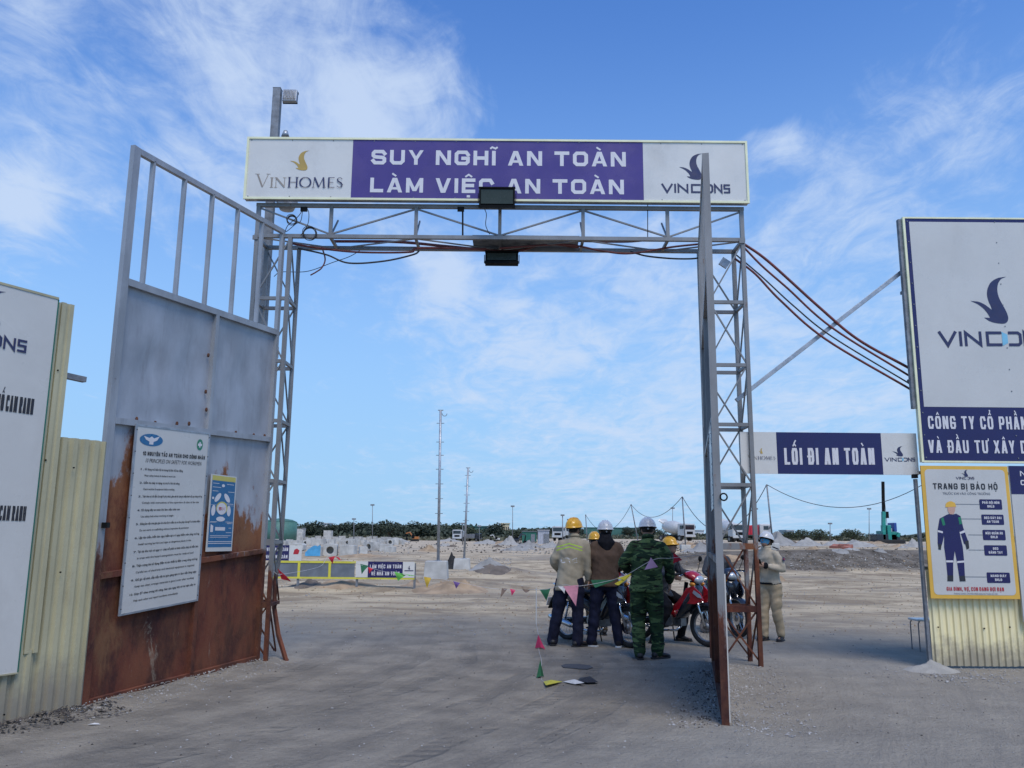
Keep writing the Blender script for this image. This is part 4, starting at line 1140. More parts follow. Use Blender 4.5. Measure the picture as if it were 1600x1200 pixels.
def big_board():
    (ul, vt) = PS.uv(1415, 341); ul = (ul + PS.uv(1437, 720)[0]) / 2; vb = PS.uv(1440, 722)[1]; ur = ul + 2.35; vt = PS.uv(1500, 340)[1]
    root = empty('signboard', PS.P((ul + ur) / 2, vb), 'huge company signboard with navy border and bird emblem at the right edge', 'signboard')
    MB().slab(PS, ul, vb, ur, vt, -.05, -.002).build('board_box', M['dull_steel'], root)
    vs = PS.uv(1500, 636)[1]; e = .055
    MB().slab(PS, ul + .02, vb + .02, ur - .02, vt - .02, -.0019, .0).build('navy_border', M['navy'], root)
    MB().slab(PS, ul + .02 + e, vs, ur - e, vt - e - .01, .0002, .003).build('pale_panel', M['board_sheet'], root)
    for a in ((ul - .01, vb, ul + .02, vt), (ur - .02, vb, ur + .01, vt), (ul + .02, vt - .02, ur - .02, vt + .002), (ul + .02, vb - .003, ur - .02, vb + .02)):
        MB().slab(PS, *a, -.051, .008).build('edge_trim', M['cream_trim'], root)
    sc_ = MB()
    for k in range(12):
        for u in (ul + .05, ul + (ur - ul) * .52): sc_.cyl(PS.P(u, vb + .06 + (vt - vb - .12) * k / 11, .005), .008, .006, 'Y', 8)
    sc_.build('screw', M['dull_steel'], root)
    mb = MB(); bird(mb, PS, (1512.5, 432), (1579.5, 506), .006); mb.build('bird_emblem', M['ink_navy'], root)
    a, b = MB(), MB(); vincons(a, b, PS, (1466, 541), (1640, 541), 23, .006)
    a.build('dark_lettering', M['ink_navy'], root); b.build('blue_wedge', M['cyan_ink'], root)
    mb = MB()
    block(mb, PS, 'CÔNG TY CỔ PHẦN PHÁT TRIỂN', (1450.5, 670), (1714, 672), 20, .155, .004, gap=.36, sp=.9)
    block(mb, PS, 'VÀ ĐẦU TƯ XÂY DỰNG VINCONS', (1451, 707.5), (1723, 709.5), 20, .155, .004, gap=.36, sp=.9)
    mb.build('lettering', M['letter'], root)
    MB().box(PS.P(ul - .036, (vt + vs) / 2 - .02, -.05), (.042, .06, vt - vs)).build('support_post', M['dull_steel'], root)
big_board()
def rrect(u0, v0, u1, v1, r, n=5):
    out = []
    for cx, cy, a0 in ((u1 - r, v0 + r, -90), (u1 - r, v1 - r, 0), (u0 + r, v1 - r, 90), (u0 + r, v0 + r, 180)):
        for i in range(n + 1):
            a = math.radians(a0 + 90 * i / n); out.append((cx + r * math.cos(a), cy + r * math.sin(a)))
    return out
def ppe_poster():
    ul = (PS.uv(1438, 728)[0] + PS.uv(1455, 934)[0]) / 2; ur = (PS.uv(1576, 727)[0] + PS.uv(1592, 935)[0]) / 2; vt = PS.uv(1500, 728)[1]; vb = PS.uv(1510, 935.5)[1]
    root = empty('equipment_poster', PS.P((ul + ur) / 2, vb), 'white poster with yellow edge showing a worker in blue overalls', 'poster')
    MB().slab(PS, ul, vb, ur, vt, -.02, -.002).build('board', M['yellow_poster'], root)
    e = .045
    MB().prism(rrect(ul + e, vb + e, ur - e, vt - e, .05), PS.P, -.0015, .0).build('white_field', M['board_sheet'], root)
    W = ur - ul; Hh = vt - vb
    def u(px, py=830):                                # photo position to board fraction, along the leaning edges
        f = (py - 728) / 208; x0 = 1438 + 17 * f; x1 = 1576 + 16 * f
        return ul + (ur - ul) * (px - x0) / (x1 - x0), vt - (vt - vb) * (py - 728) / 207.5
    class Q:
        uv = staticmethod(lambda x, y: u(x, y)); P = staticmethod(PS.P)
    q = Q()
    D = .003
    mb = MB(); bird(mb, q, (1502, 734), (1514, 745), D); a, b = MB(), MB(); vincons(mb, b, q, (1494, 749.5), (1523, 749.5), 4, D); mb.build('emblem', M['ink_navy'], root)
    mb = MB(); block(mb, q, 'TRANG BỊ BẢO HỘ', (1458, 765.5), (1560, 765.5), 9.5, .19, D, gap=.34)
    mb.build('title', M['ink_black'], root)
    mb = MB(); text(mb, q, 'TRƯỚC KHI VÀO CÔNG TRƯỜNG', (1473, 774), (1548, 774), 3.6, .01, D)
    text(mb, q, 'THÁNG 5/2022: CHUYÊN MÔN BAN AN TOÀN DỰ ÁN', (1490, 929), (1557, 929), 2.2, .0, D); mb.build('small_text', M['ink_grey'], root)
    mb = MB(); block(mb, q, 'GIA ĐÌNH, VỢ, CON ĐANG ĐỢI BẠN', (1479, 923.5), (1567, 923.5), 5.8, .17, D, gap=.34); mb.build('slogan', M['red_ink'], root)
    def S(px, py): return u(px, py)
    for (x0, y0, x1, y1, l1, l2, yl, xl) in ((1531.5, 781, 1565.5, 797, 'PHẢI ĐỘI NÓN', 'BHLĐ', 789, 1492), (1534.5, 805, 1568, 821, 'ĐEO DÂY ĐAI', 'AN TOÀN', 812, 1502), (1536, 829, 1570, 845, 'MẶC QUẦN ÁO', 'BHLĐ', 837, 1513),
                                     (1538, 853, 1572, 869, 'ĐEO', 'GĂNG TAY', 860.5, 1513), (1541.5, 895, 1576, 911, 'MANG GIÀY', 'BHLĐ', 902, 1507)):
        a0, a1 = S(x0, y1), S(x1, y0); tx = MB(); bx_ = MB(); ln = MB()
        bx_.flat(rrect(a0[0], a0[1], a1[0], a1[1], .012, 3), PS.P, D)
        for (s_, yy) in ((l1, y0 + 7), (l2, y0 + 13)):
            hw = min(13.5, 1.35 * len(s_)); c = (x0 + x1) / 2
            block(tx, q, s_, (c - hw, yy), (c + hw, yy), 3.8, .22, D + .002)
        p, r_ = S(xl, yl), S(x0, yl); ln.flat([(p[0], p[1] - .003), (r_[0], p[1] - .003), (r_[0], p[1] + .003), (p[0], p[1] + .003)], PS.P, D)
        lb_ = bx_.build('label_box', M['navy'], root); tx.build('label_text', M['letter'], lb_); ln.build('pointer_line', M['ink_grey'], root)
    def poly(pts, m_, nm, d=D): mb = MB(); mb.flat([S(*p) for p in pts], PS.P, d); mb.build(nm, m_, root)
    poly([(1479, 806), (1484, 804), (1488, 806), (1494, 804), (1501, 808), (1505, 826), (1512.5, 847), (1510, 853), (1506, 851), (1502, 838), (1499, 829), (1500, 838), (1504, 856), (1506, 878), (1507, 901), (1498, 901),
          (1495, 880), (1491.5, 862), (1489, 882), (1489, 900), (1480, 900), (1478, 878), (1475, 856), (1475, 838), (1473, 848), (1470, 858), (1466, 857), (1465, 850), (1465, 830), (1468, 812)], M['navy'], 'overalls')
    poly([(1480, 792), (1493, 792), (1492, 800), (1490, 805), (1484, 805), (1481, 800)], M['skin_ink'], 'face', D + .001)
    poly([(1477, 794), (1478, 788), (1482, 785), (1487, 784.5), (1492, 787), (1494, 793)], M['yellow_poster'], 'hard_hat', D + .002)
    poly([(1470, 812), (1474, 810), (1477, 822), (1473, 823)], M['green_ink'], 'strap', D + .001); poly([(1497, 810), (1501, 809), (1503, 820), (1499, 821)], M['green_ink'], 'strap', D + .001)
    for p in ([(1465, 830), (1473, 832), (1473, 835), (1465, 833)], [(1499, 833), (1506, 830), (1508, 833), (1500, 836)], [(1478, 877), (1489, 877), (1489, 880), (1478, 880)], [(1495, 878), (1506, 877), (1506, 880), (1495, 881)]):
        poly(p, M['letter'], 'stripe', D + .001)
    for p in ([(1466, 851), (1471, 852), (1470, 861), (1466, 860)], [(1507, 847), (1513, 846), (1514, 858), (1510, 860)]): poly(p, M['ink_black'], 'glove', D + .001)
    for p in ([(1480, 900), (1489, 900), (1489, 909), (1480, 909)], [(1498, 901), (1507, 900), (1508, 909), (1499, 909)]): poly(p, M['ink_black'], 'boot', D + .001)
ppe_poster()
def side_poster():
    ul = (PS.uv(1579, 728)[0]+PS.uv(1594, 935)[0]) / 2; vt = PS.uv(1590, 728)[1]; vb = PS.uv(1595, 972)[1]; ur = ul + 1.0
    root = empty('rules_board', PS.P((ul + ur) / 2, vb), 'white board with navy heading band, mostly past the right edge of the photo', 'signboard')
    MB().slab(PS, ul, vb, ur, vt, -.03, -.004).build('board', M['board_sheet'], root)
    vs = PS.uv(1590, 772)[1]
    MB().slab(PS, ul, vs, ur, vt, -.0038, -.001).build('heading_band', M['navy'], root)
    mb = MB(); block(mb, PS, 'NỘI QUY', (1594, 744), (1660, 744), 8, .22, .001); block(mb, PS, 'CÔNG TRƯỜNG', (1595, 758), (1700, 758), 8, .22, .001)
    mb.build('lettering', M['letter'], root)
side_poster()
# diagonal brace between right tower and board
tag(MB().bar(at(1150, 626, YG + .25), at(1410, 424, YG + .06), .055, .055).build('brace_bar', M['steel'], bevel=.004), 'long diagonal grey steel tube from the right tower up to the big signboard', 'steel bar')
# small banner
PN = Plane((2.5, YG + .02), (6, YG + .02))
def small_banner():
    (u0, v1) = PN.uv(1170, 676); (u1, v0) = PN.uv(1434, 741); 
    v1 = PN.uv(1300, 676)[1]; v0 = PN.uv(1300, 741)[1]; u0 = PN.uv(1157, 700)[0]
    u1 = PN.uv(1433, 700)[0]
    root = empty('passage_banner', PN.P((u0 + u1) / 2, v0), 'small horizontal banner reading loi di an toan right of the gantry', 'banner')
    MB().slab(PN, u0, v0, u1, v1, -.02, -.003).build('backing', M['steel'], root)
    ua, ub = PN.uv(1214, 708)[0], PN.uv(1378, 708)[0]
    MB().slab(PN, u0, v0, ua, v1, -.0029, 0).build('left_panel', M['white_sheet'], root)
    MB().slab(PN, ua + .001, v0, ub, v1, -.0029, .0005).build('navy_panel', M['navy'], root)
    MB().slab(PN, ub + .001, v0, u1, v1, -.0029, 0).build('right_panel', M['white_sheet'], root)
    mb = MB(); block(mb, PN, 'LỐI ĐI AN TOÀN', (1226, 726), (1367, 726), 26, .155, .003, gap=.42, sp=.9); mb.build('lettering', M['letter'], root)
    a, b = MB(), MB(); vinhomes(a, b, PN, (1168, 718), (1212, 718), 5.8, .002); a.build('tan_lettering', M['tan_ink'], root); b.build('dark_lettering', M['ink_navy'], root)
    mb = MB(); bird(mb, PN, (1185, 700), (1192, 709)); mb.build('bird_emblem', M['gold'], root)
    mb = MB(); bird(mb, PN, (1393, 697), (1412, 713)); a = MB(); vincons(mb, a, PN, (1382, 721), (1430, 721), 6, .002); mb.build('emblem', M['ink_navy'], root)
    a.build('blue_wedge', M['cyan_ink'], root)
small_banner()
# stool behind the fence edge
def stool():
    p = GT(1437, 1018); s_ = 1.0
    root = empty('stool', p, 'small white topped metal stool half hidden behind the right signboard post', 'stool')
    h = .43
    MB().box(p + V((.14, .1, h)), (.32, .30, .03)).build('seat', M['white_sheet'], root, bevel=.01)
    for dx in (0, .28):
        for dy in (-.02, .22): MB().tube([p + V((dx, dy, 0)), p + V((dx, dy, h - .05)), p + V((dx + (.02 if dx == 0 else -.02), dy, h - .015))], .009, 6).build('leg', M['dull_steel'], root)
stool()
# ------------------------------------------------------------------ people
def remesh(mb, voxel, smooth=6, wr=0., wscale=(6, 6, 2.5), seed=0.):
    me = bpy.data.meshes.new('tmp'); me.from_pydata([tuple(p) for p in mb.v], [], mb.f)
    bmn(me)
    o = bpy.data.objects.new('tmp', me); COL.objects.link(o)
    r = o.modifiers.new('r', 'REMESH'); r.mode = 'VOXEL'; r.voxel_size = voxel; r.use_smooth_shade = True
    s = o.modifiers.new('s', 'SMOOTH'); s.factor = .5; s.iterations = smooth
    bpy.context.view_layer.update()
    dg = bpy.context.evaluated_depsgraph_get()
    out = bpy.data.meshes.new_from_object(o.evaluated_get(dg))
    bpy.data.objects.remove(o); bpy.data.meshes.remove(me)
    if wr:
        for v in out.vertices:
            c = v.co; q = V((c.x * wscale[0] + seed, c.y * wscale[1], c.z * wscale[2] + c.x * 3))
            f = noise.noise(q * 1.0) + .6 * noise.noise(V((c.x * 9, c.y * 9 + seed, c.z * 16 + c.x * 8)))
            v.co = c + v.normal * (wr * f)
    out.polygons.foreach_set('use_smooth', [True] * len(out.polygons))
    return out
def obj_from(me, name, mat, parent):
    me.name = name; me.materials.clear(); me.materials.append(mat)
    o = bpy.data.objects.new(name, me); COL.objects.link(o); o.parent = parent
    return o
M['skin'] = pmat('skin', (.33, .19, .125), .5, 0, .08, 10)
M['eye'] = pmat('dark eye', (.02, .015, .012), .3)
M['hair'] = pmat('black hair', (.012, .01, .01), .6)
def cloth(name, col, rough=.9, var=.12, scale=9, dirt=.1): return pmat(name, col, rough, 0, var, scale, .25, 160, dirt=dirt, spec=.2)
def camo_mat():
    m, t, b = nodes('green camouflage cloth'); co = coords(t, False)
    n = nz(t, co, 6.5, 3, .5, (.6, .6, 1.9), .8); n2 = nz(t, co, 9.0, 3, .5, (.6, .6, 2.0), 1.0); n3 = nz(t, co, 12, 2, .5, (.55, .55, 2.4), .6)
    c = mix(t, mr(t, n, .50, .52), (.030, .060, .026), (.012, .030, .017))
    c = mix(t, mr(t, n2, .545, .56), c, (.085, .14, .055))
    c = mix(t, mr(t, n3, .62, .635), c, (.012, .012, .010))
    t.links.new(c, b.inputs['Base Color']); b.inputs['Roughness'].default_value = .9; b.inputs['Specular IOR Level'].default_value = .2
    bp = N(t, 'ShaderNodeBump', {'Height': nz(t, co, 14, 4), 'Strength': .5, 'Distance': .02}); t.links.new(bp.outputs[0], b.inputs['Normal'])
    return m
M['camo'] = camo_mat()
def stripe_jacket():
    """beige work jacket, two lime bands over the shoulder blades and a worn white print below"""
    m, t, b = nodes('beige work jacket'); co = coords(t, False)
    sp = N(t, 'ShaderNodeSeparateXYZ', {0: co}); ax = mt(t, 'ABSOLUTE', sp.outputs[0]); z = sp.outputs[2]
    zz = mt(t, 'ADD', z, mt(t, 'MULTIPLY', ax, .28))
    c = mix(t, mr(t, nz(t, co, 6, 5), .3, .7), (.33, .275, .19), (.45, .385, .275))
    back = mr(t, sp.outputs[1], .05, .02)
    wdt = mr(t, ax, .185, .18)
    for z0 in (1.358, 1.402):
        band = mt(t, 'MULTIPLY', mt(t, 'MULTIPLY', mr(t, zz, z0 - .009, z0 - .006, smooth=False), mr(t, zz, z0 + .009, z0 + .006, smooth=False)), mt(t, 'MULTIPLY', wdt, back))
        c = mix(t, band, c, (.42, .62, .06))
    pr = mr(t, nz(t, co, 22, 3, .5, (1, 1, 1.6), .5), .54, .57)
    win = mt(t, 'MULTIPLY', mt(t, 'MULTIPLY', mr(t, z, 1.13, 1.14), mr(t, z, 1.215, 1.205)), mt(t, 'MULTIPLY', mr(t, ax, .13, .12), back))
    c = mix(t, mt(t, 'MULTIPLY', win, pr), c, (.7, .7, .68))
    t.links.new(c, b.inputs['Base Color']); b.inputs['Roughness'].default_value = .9; b.inputs['Specular IOR Level'].default_value = .2
    bp = N(t, 'ShaderNodeBump', {'Height': nz(t, co, 120, 3), 'Strength': .2, 'Distance': .01}); t.links.new(bp.outputs[0], b.inputs['Normal'])
    return m
M['work_jacket'] = stripe_jacket()
M['beige_cloth'] = cloth('beige uniform cloth', (.56, .48, .36))
M['khaki'] = cloth('khaki trousers', (.46, .355, .225))
M['brown_knit'] = cloth('brown sweater', (.105, .066, .044), var=.15)
M['navy_cloth'] = cloth('dark navy cloth', (.012, .014, .032), var=.3)
M['black_cloth'] = cloth('black cloth', (.010, .010, .013), var=.3)
M['grey_cloth'] = cloth('dark grey cloth', (.05, .055, .065), var=.2)
M['brown_cloth'] = cloth('brown cloth', (.09, .065, .04), var=.2)
M['hat_yellow'] = pmat('yellow helmet plastic', (.80, .40, .012), .28, 0, .04, 4, coat=.3, dirt=.12)
M['hat_white'] = pmat('white helmet plastic', (.62, .62, .61), .3, 0, .04, 4, coat=.3, dirt=.2)
M['mask_blue'] = cloth('blue mask', (.10, .33, .52), .8, .08)
M['shoe_black'] = pmat('black shoe', (.012, .012, .014), .55, 0, .25, dirt=.3)
M['shoe_white'] = pmat('white rubber', (.62, .61, .58), .6, 0, .1, dirt=.3)
M['glove'] = pmat('red glove', (.22, .05, .05), .8)

def person(label, loc, yaw, P):
    """P: pose and clothes. Local frame: feet at z=0, body faces +Y. One body mesh, clothes and gear as parts."""
    root = empty('person', V((0, 0, 0)), label, 'person')
    S = P.get('scale', 1.0)
    hz = P.get('hip', .92); hipc = V((0, P.get('hip_y', 0), hz)); lean = P.get('lean', 0.); side = P.get('side', 0.)
    def sp_(h, dx=0, dy=0):                       # point up the spine, h above the hips
        return hipc + V((dx + side * h, dy + lean * h + .25 * lean * h * h, h * (1 - .25 * lean * lean)))
    sh = .50
    neck = sp_(.56); hy = P.get('head_yaw', 0.); hp = P.get('head_pitch', 0.)
    Rh = Matrix.Rotation(hy, 3, 'Z') @ Matrix.Rotation(-hp, 3, 'X')
    hc = neck + V((0, .015, 0)) + Rh @ V((0, .02, .125))
    sw = P.get('shoulder', .185)
    shl = [sp_(sh, s_ * sw) for s_ in (-1, 1)]
    hips = [hipc + V((s_ * .09, 0, -.02)) for s_ in (-1, 1)]
    feet = P['feet']; knees = P['knees']; elb = P['elbows']; wri = P['wrists']
    # ---- body
    b = MB()
    def ering(c, rx, ry, n=18): return [c + V((rx * math.cos(a), ry * math.sin(a), 0)) for a in (2 * math.pi * j / n for j in range(n))]
    tors = [(-.10, .135, .095), (-.02, .16, .115), (.08, .15, .11), (.18, .135, .10), (.30, .15, .112), (.40, .150, .108), (.46, .125, .095), (.50, .09, .075), (.54, .058, .056)]
    b.loft([ering(sp_(h), rx, ry) for h, rx, ry in tors])
    b.limb([sp_(.52), neck + V((0, .01, .06))], [.062, .055])
    b.ell(hc, .075, .095, .118, 20, 14, Rh)
    b.ell(hc + Rh @ V((0, .035, -.055)), .056, .062, .062, 16, 10, Rh)
    b.limb([hc + Rh @ V((0, .088, .015)), hc + Rh @ V((0, .110, -.028))], [.010, .017], 8)       # nose
    for s_ in (-1, 1): b.ell(hc + Rh @ V((s_ * .078, -.005, -.01)), .010, .022, .033, 10, 8, Rh)
    for s_ in (0, 1):
        b.limb([shl[s_].lerp(sp_(.44), .16) + V((0, 0, -.05)), elb[s_], wri[s_]], [.046, .040, .029])
        # hand: palm and five bent fingers
        d = (wri[s_] - elb[s_]).normalized(); g = P.get('grip', [None, None])[s_]
        d = V(g).normalized() if g else d
        sd = -1 if s_ == 0 else 1
        inn = V((-sd, 0, 0)); inn = (inn - d * inn.dot(d)); inn = inn.normalized() if inn.length > .2 else V((0, 1, 0))
        thk = d.cross(inn).normalized()             # across the palm
        palm = wri[s_] + d * .05
        b.ell(palm, .020, .040, .050, 12, 8, Matrix((inn, thk, d)).transposed())
        for k, ln in enumerate((.070, .078, .072, .058)):
            o_ = thk * ((k - 1.5) * .020); p0 = wri[s_] + d * .08 + o_
            b.limb([p0, p0 + d * ln * .45 + inn * .010, p0 + d * ln * .75 + inn * .032], [.0095, .009, .0075], 8)
        p0 = wri[s_] + d * .03 - thk * .03
        b.limb([p0, p0 - thk * .022 + d * .03 + inn * .012, p0 - thk * .018 + d * .058 + inn * .028], [.011, .010, .008], 8)
        b.limb([hips[s_], knees[s_], feet[s_] + V((0, 0, .09))], [.085, .055, .038])
        fy = P.get('foot_yaw', (0.2, -0.2))[s_]; fd = V((-math.sin(fy), math.cos(fy), 0))
        b.limb([feet[s_] - fd * .03 + V((0, 0, .045)), feet[s_] + fd * .15 + V((0, 0, .035))], [.036, .03])
    body = obj_from(remesh(b, .0085, 4), 'body', M['skin'], root)
    ey = MB()
    for s_ in (-1, 1):
        ey.ell(hc + Rh @ V((s_ * .031, .088, .018)), .014, .008, .007, 10, 6, Rh)
        ey.bar(hc + Rh @ V((s_ * .014, .094, .036)), hc + Rh @ V((s_ * .05, .083, .037)), .006, .006)
    ey.build('eyes_and_brows', M['eye'], body)
    MB().bar(hc + Rh @ V((-.024, .088, -.055)), hc + Rh @ V((.024, .088, -.055)), .008, .008).build('lips', M['red_pipe'], body)
    # ---- jacket
    j = MB(); jl = P.get('jacket_len', -.10); jr = P.get('jacket_r', 1.0)
    js = [(jl, .185 * jr, .135 * jr), (jl + .06, .182 * jr, .135 * jr), (.02, .175 * jr, .13 * jr), (.12, .168 * jr, .125 * jr), (.24, .172 * jr, .128 * jr), (.34, .180 * jr, .13 * jr), (.42, .176 * (1 + (jr - 1) * .6), .122), (.48, .150, .105), (.53, .105, .085), (.58, .072, .070)]
    j.loft([ering(sp_(h), rx, ry) for h, rx, ry in js])
    for s_ in (0, 1):
        e2 = elb[s_].lerp(wri[s_], P.get('sleeve', .88))
        ar = P.get('arm_r', 1.0)
        sj = shl[s_].lerp(sp_(.44), .10) + V((0, 0, -.035))
        j.limb([sp_(.50, (-.07, .07)[s_]), sj + V((0, 0, .015))], [.062, .060 + .012 * (ar - 1)])
        j.limb([sj, sj.lerp(elb[s_], .5), elb[s_], elb[s_].lerp(e2, .5), e2], [.068 + .03 * (ar - 1), .066 * ar, .058 * ar, .056 * ar, .046 * ar])
    jm = remesh(j, .0125, 5, P.get('wrinkle', .011), (5, 5, 11), P.get('seed', 1.))
    obj_from(jm, P.get('jacket_name', 'jacket'), P['jacket'], root)
    col = MB(); ps = []
    for a in (2 * math.pi * i / 18 for i in range(18)): ps.append(neck + V((math.cos(a) * .068, math.sin(a) * .066 + .0, .03 - .012 * math.sin(a))))
    if P.get('collar', True): col.tube(ps, .014, 8, closed=True, flat=1.8); col.build('collar', P['jacket'], root, True)
    # ---- trousers
    t_ = MB(); tr = P.get('leg_r', 1.0)
    t_.loft([ering(sp_(h), rx, ry) for h, rx, ry in ((-.14, .13, .10), (-.06, .168, .125), (.02, .168, .122), (.10, .155, .118))])
    for s_ in (0, 1):
        ft = feet[s_] + V((0, 0, P.get('hem', .10)))
        t_.limb([hips[s_] + V((0, 0, -.03)), hips[s_].lerp(knees[s_], .5), knees[s_], knees[s_].lerp(ft, .5), ft], [.105 * tr, .095 * tr, .078 * tr, .074 * tr, .066 * tr])
    obj_from(remesh(t_, .0125, 5, P.get('wrinkle', .011) * 1.1, (5, 5, 12), P.get('seed', 1.) + 5), 'trousers', P['trousers'], root)
    if P.get('belt'):
        MB().tube([sp_(-.005) + V((.178 * math.cos(a), .137 * math.sin(a), 0)) for a in (2 * math.pi * i / 24 for i in range(24))], .008, 6, closed=True, flat=2.4).build('belt', M['black_cloth'], root, True)
    # ---- shoes
    for s_ in (0, 1):
        fy = P.get('foot_yaw', (0.2, -0.2))[s_]; R = Matrix.Rotation(fy, 3, 'Z'); c = feet[s_]
        sm = MB(); prof = [(-.085, .030, .040, .055), (-.06, .038, .040, .075), (0, .040, .040, .085), (.05, .043, .038, .07), (.10, .050, .032, .05), (.15, .048, .028, .042), (.185, .032, .022, .03)]
        rings = []
        for y, rx, zc_, rz in prof:
            rings.append([c + R @ V((rx * math.cos(a), y, max(.018, .018 + rz * .5 + rz * .5 * math.sin(a)))) for a in (2 * math.pi * k / 14 for k in range(14))])
        sm.loft(rings); so = MB()
        sole = [(.040, -.09), (.046, 0), (.056, .10), (.050, .16), (.022, .198), (-.022, .198), (-.050, .16), (-.056, .10), (-.046, 0), (-.040, -.09), (-.02, -.105), (.02, -.105)]
        so.prism(sole, lambda u, v, d: c + R @ V((u, v, d)), 0, .022)
        sh_ = sm.build('shoe', P.get('shoe', M['shoe_black']), root, True)
        so.build('sole', P.get('sole', M['shoe_black']), sh_, bevel=.003)
    # ---- helmet
    hm = MB(); hcol = P['hat']; hat_c = hc + Rh @ V((0, -.008, .035))
    rings = []; n = 26
    for k in range(10):
        a = math.radians(90 * k / 9.6); rr_ = math.cos(a); zz = math.sin(a)
        rings.append([hat_c + Rh @ V(((.112 + .0) * rr_ * math.cos(t), .137 * rr_ * math.sin(t), .125 * zz)) for t in (2 * math.pi * i / n for i in range(n))])
    rim = [hat_c + Rh @ V((.122 * math.cos(t), .147 * math.sin(t) + .035 * max(0, math.sin(t)) ** 3, -.006 - .012 * max(0, math.sin(t)))) for t in (2 * math.pi * i / n for i in range(n))]
    rim2 = [p + Rh @ V((0, 0, -.008)) for p in rim]
    inn_ = [hat_c + Rh @ V((.106 * math.cos(t), .130 * math.sin(t), -.004)) for t in (2 * math.pi * i / n for i in range(n))]
    hm.loft([inn_, rim2, rim] + rings)
    for k in (-1, 0, 1):
        hm.tube([hat_c + Rh @ V((k * .032, .128 * math.cos(a) * .98, .123 * math.sin(a) * (1 - .03 * abs(k)) + .004)) for a in (math.radians(x) for x in range(25, 160, 12))], .006, 6)
    ho = hm.build('helmet', hcol, root, True)
    bd = MB()
    bd.loft([[hat_c + Rh @ V((.101 * math.cos(t), .124 * math.sin(t), z_)) for t in (2 * math.pi * i / 22 for i in range(22))] for z_ in (-.034, -.006)], cap=False)
    bd.box(hat_c + Rh @ V((0, -.122, -.040)), (.07, .018, .035), Rh)
    bd.build('harness', M['black'], ho)
    MB().cyl(hat_c + Rh @ V((0, -.134, -.040)), .012, .01, 'Y', 12).build('ratchet_knob', M['engine'], ho)
    st = MB()
    for s_ in (-1, 1): st.tube([hat_c + Rh @ V((s_ * .098, .0, -.01)), hat_c + Rh @ V((s_ * .085, .02, -.08)), hc + Rh @ V((0, .05, -.125))], .005, 5)
    st.build('chin_strap', M['black'], ho)
    # hair showing under the hat
    hr = MB(); hr.ell(hc + Rh @ V((0, -.014, .02)), .083, .096, .10, 16, 10, Rh)
    ho2 = hr.build('hair', M['hair'], root, True)
    if P.get('mask'):
        mk = MB(); rg = []
        for z_, rx, ry in ((-.085, .045, .070), (-.06, .064, .094), (-.02, .078, .108), (.005, .080, .104)):
            rg.append([hc + Rh @ V((rx * math.sin(a), .008 + ry * math.cos(a), z_)) for a in (math.radians(-80 + 160 * i / 12) for i in range(13))])
        vs = [p for r in rg for p in r] + [p + Rh @ V((0, -.004, 0)) for r in rg for p in r]; kk = 13 * 4
        fs = [(j_ * 13 + i, j_ * 13 + i + 1, (j_ + 1) * 13 + i + 1, (j_ + 1) * 13 + i) for j_ in range(3) for i in range(12)]
        fs += [tuple(q + kk for q in f[::-1]) for f in fs]
        mk.add(vs, fs); mk.build('face_mask', P['mask'], root, True)
    if P.get('hood'):
        h = MB()
        h.limb([hc + Rh @ V((0, -.03, -.06)), neck + V((0, -.03, .0))], [.090, .098], 16)
        h.loft([ering(neck + V((0, -.02, .02)), .105, .10), ering(neck + V((0, -.035, -.03)), .13, .115), ering(neck + V((0, -.07, -.10)), .09, .072), ering(neck + V((0, -.095, -.17)), .045, .04), ering(neck + V((0, -.10, -.22)), .012, .012)])
        obj_from(remesh(h, .010, 5, .006, (8, 8, 8), 3), 'hood', P['hood'], root)
    for fn in P.get('extra', []): fn(root, dict(sp=sp_, hc=hc, neck=neck, wri=wri, elb=elb, shl=shl, hips=hips, knees=knees, feet=feet))
    root.location = loc; root.rotation_euler = (0, 0, yaw); root.scale = (S, S, S)
    return root
def vv(*a): return [V(x) for x in a]
def stand(**k):
    d = dict(feet=vv((-.13, 0, 0), (.13, 0, 0)), knees=vv((-.11, .03, .49), (.11, .03, .49)), elbows=vv((-.255, -.02, 1.15), (.255, -.02, 1.15)), wrists=vv((-.27, .06, .92), (.27, .06, .92)))
    d.update(k); return d
# --- 1: beige work jacket, yellow helmet
def papers(root, J):
    MB().box(J['wri'][1] + V((.02, .06, -.10)), (.10, .14, .012), Matrix.Rotation(.5, 3, 'Y')).build('red_glove', M['glove'], root, bevel=.003)
def pocket(root, J):
    pass
a_, b_ = GT(873, 1007), GT(909, 1014); mid = (a_ + b_) / 2
person('worker in beige jacket with lime shoulder stripes and yellow helmet seen from behind', drop(mid), -.12, stand(scale=1.035, hat=M['hat_yellow'], jacket=M['work_jacket'], trousers=M['navy_cloth'], jacket_len=-.16, jacket_r=1.06, hem=.06,
       head_yaw=-.6, head_pitch=-.08, leg_r=1.10, arm_r=1.05, elbows=vv((-.235, .03, 1.14), (.24, .0, 1.14)), wrists=vv((-.15, .20, 1.02), (.26, .06, .90)), side=.11, feet=vv((-.25, .09, 0), (.11, -.02, 0)), knees=vv((-.17, .05, .49), (.11, .02, .49)), foot_yaw=(.15, -.75), seed=2., extra=[papers]))
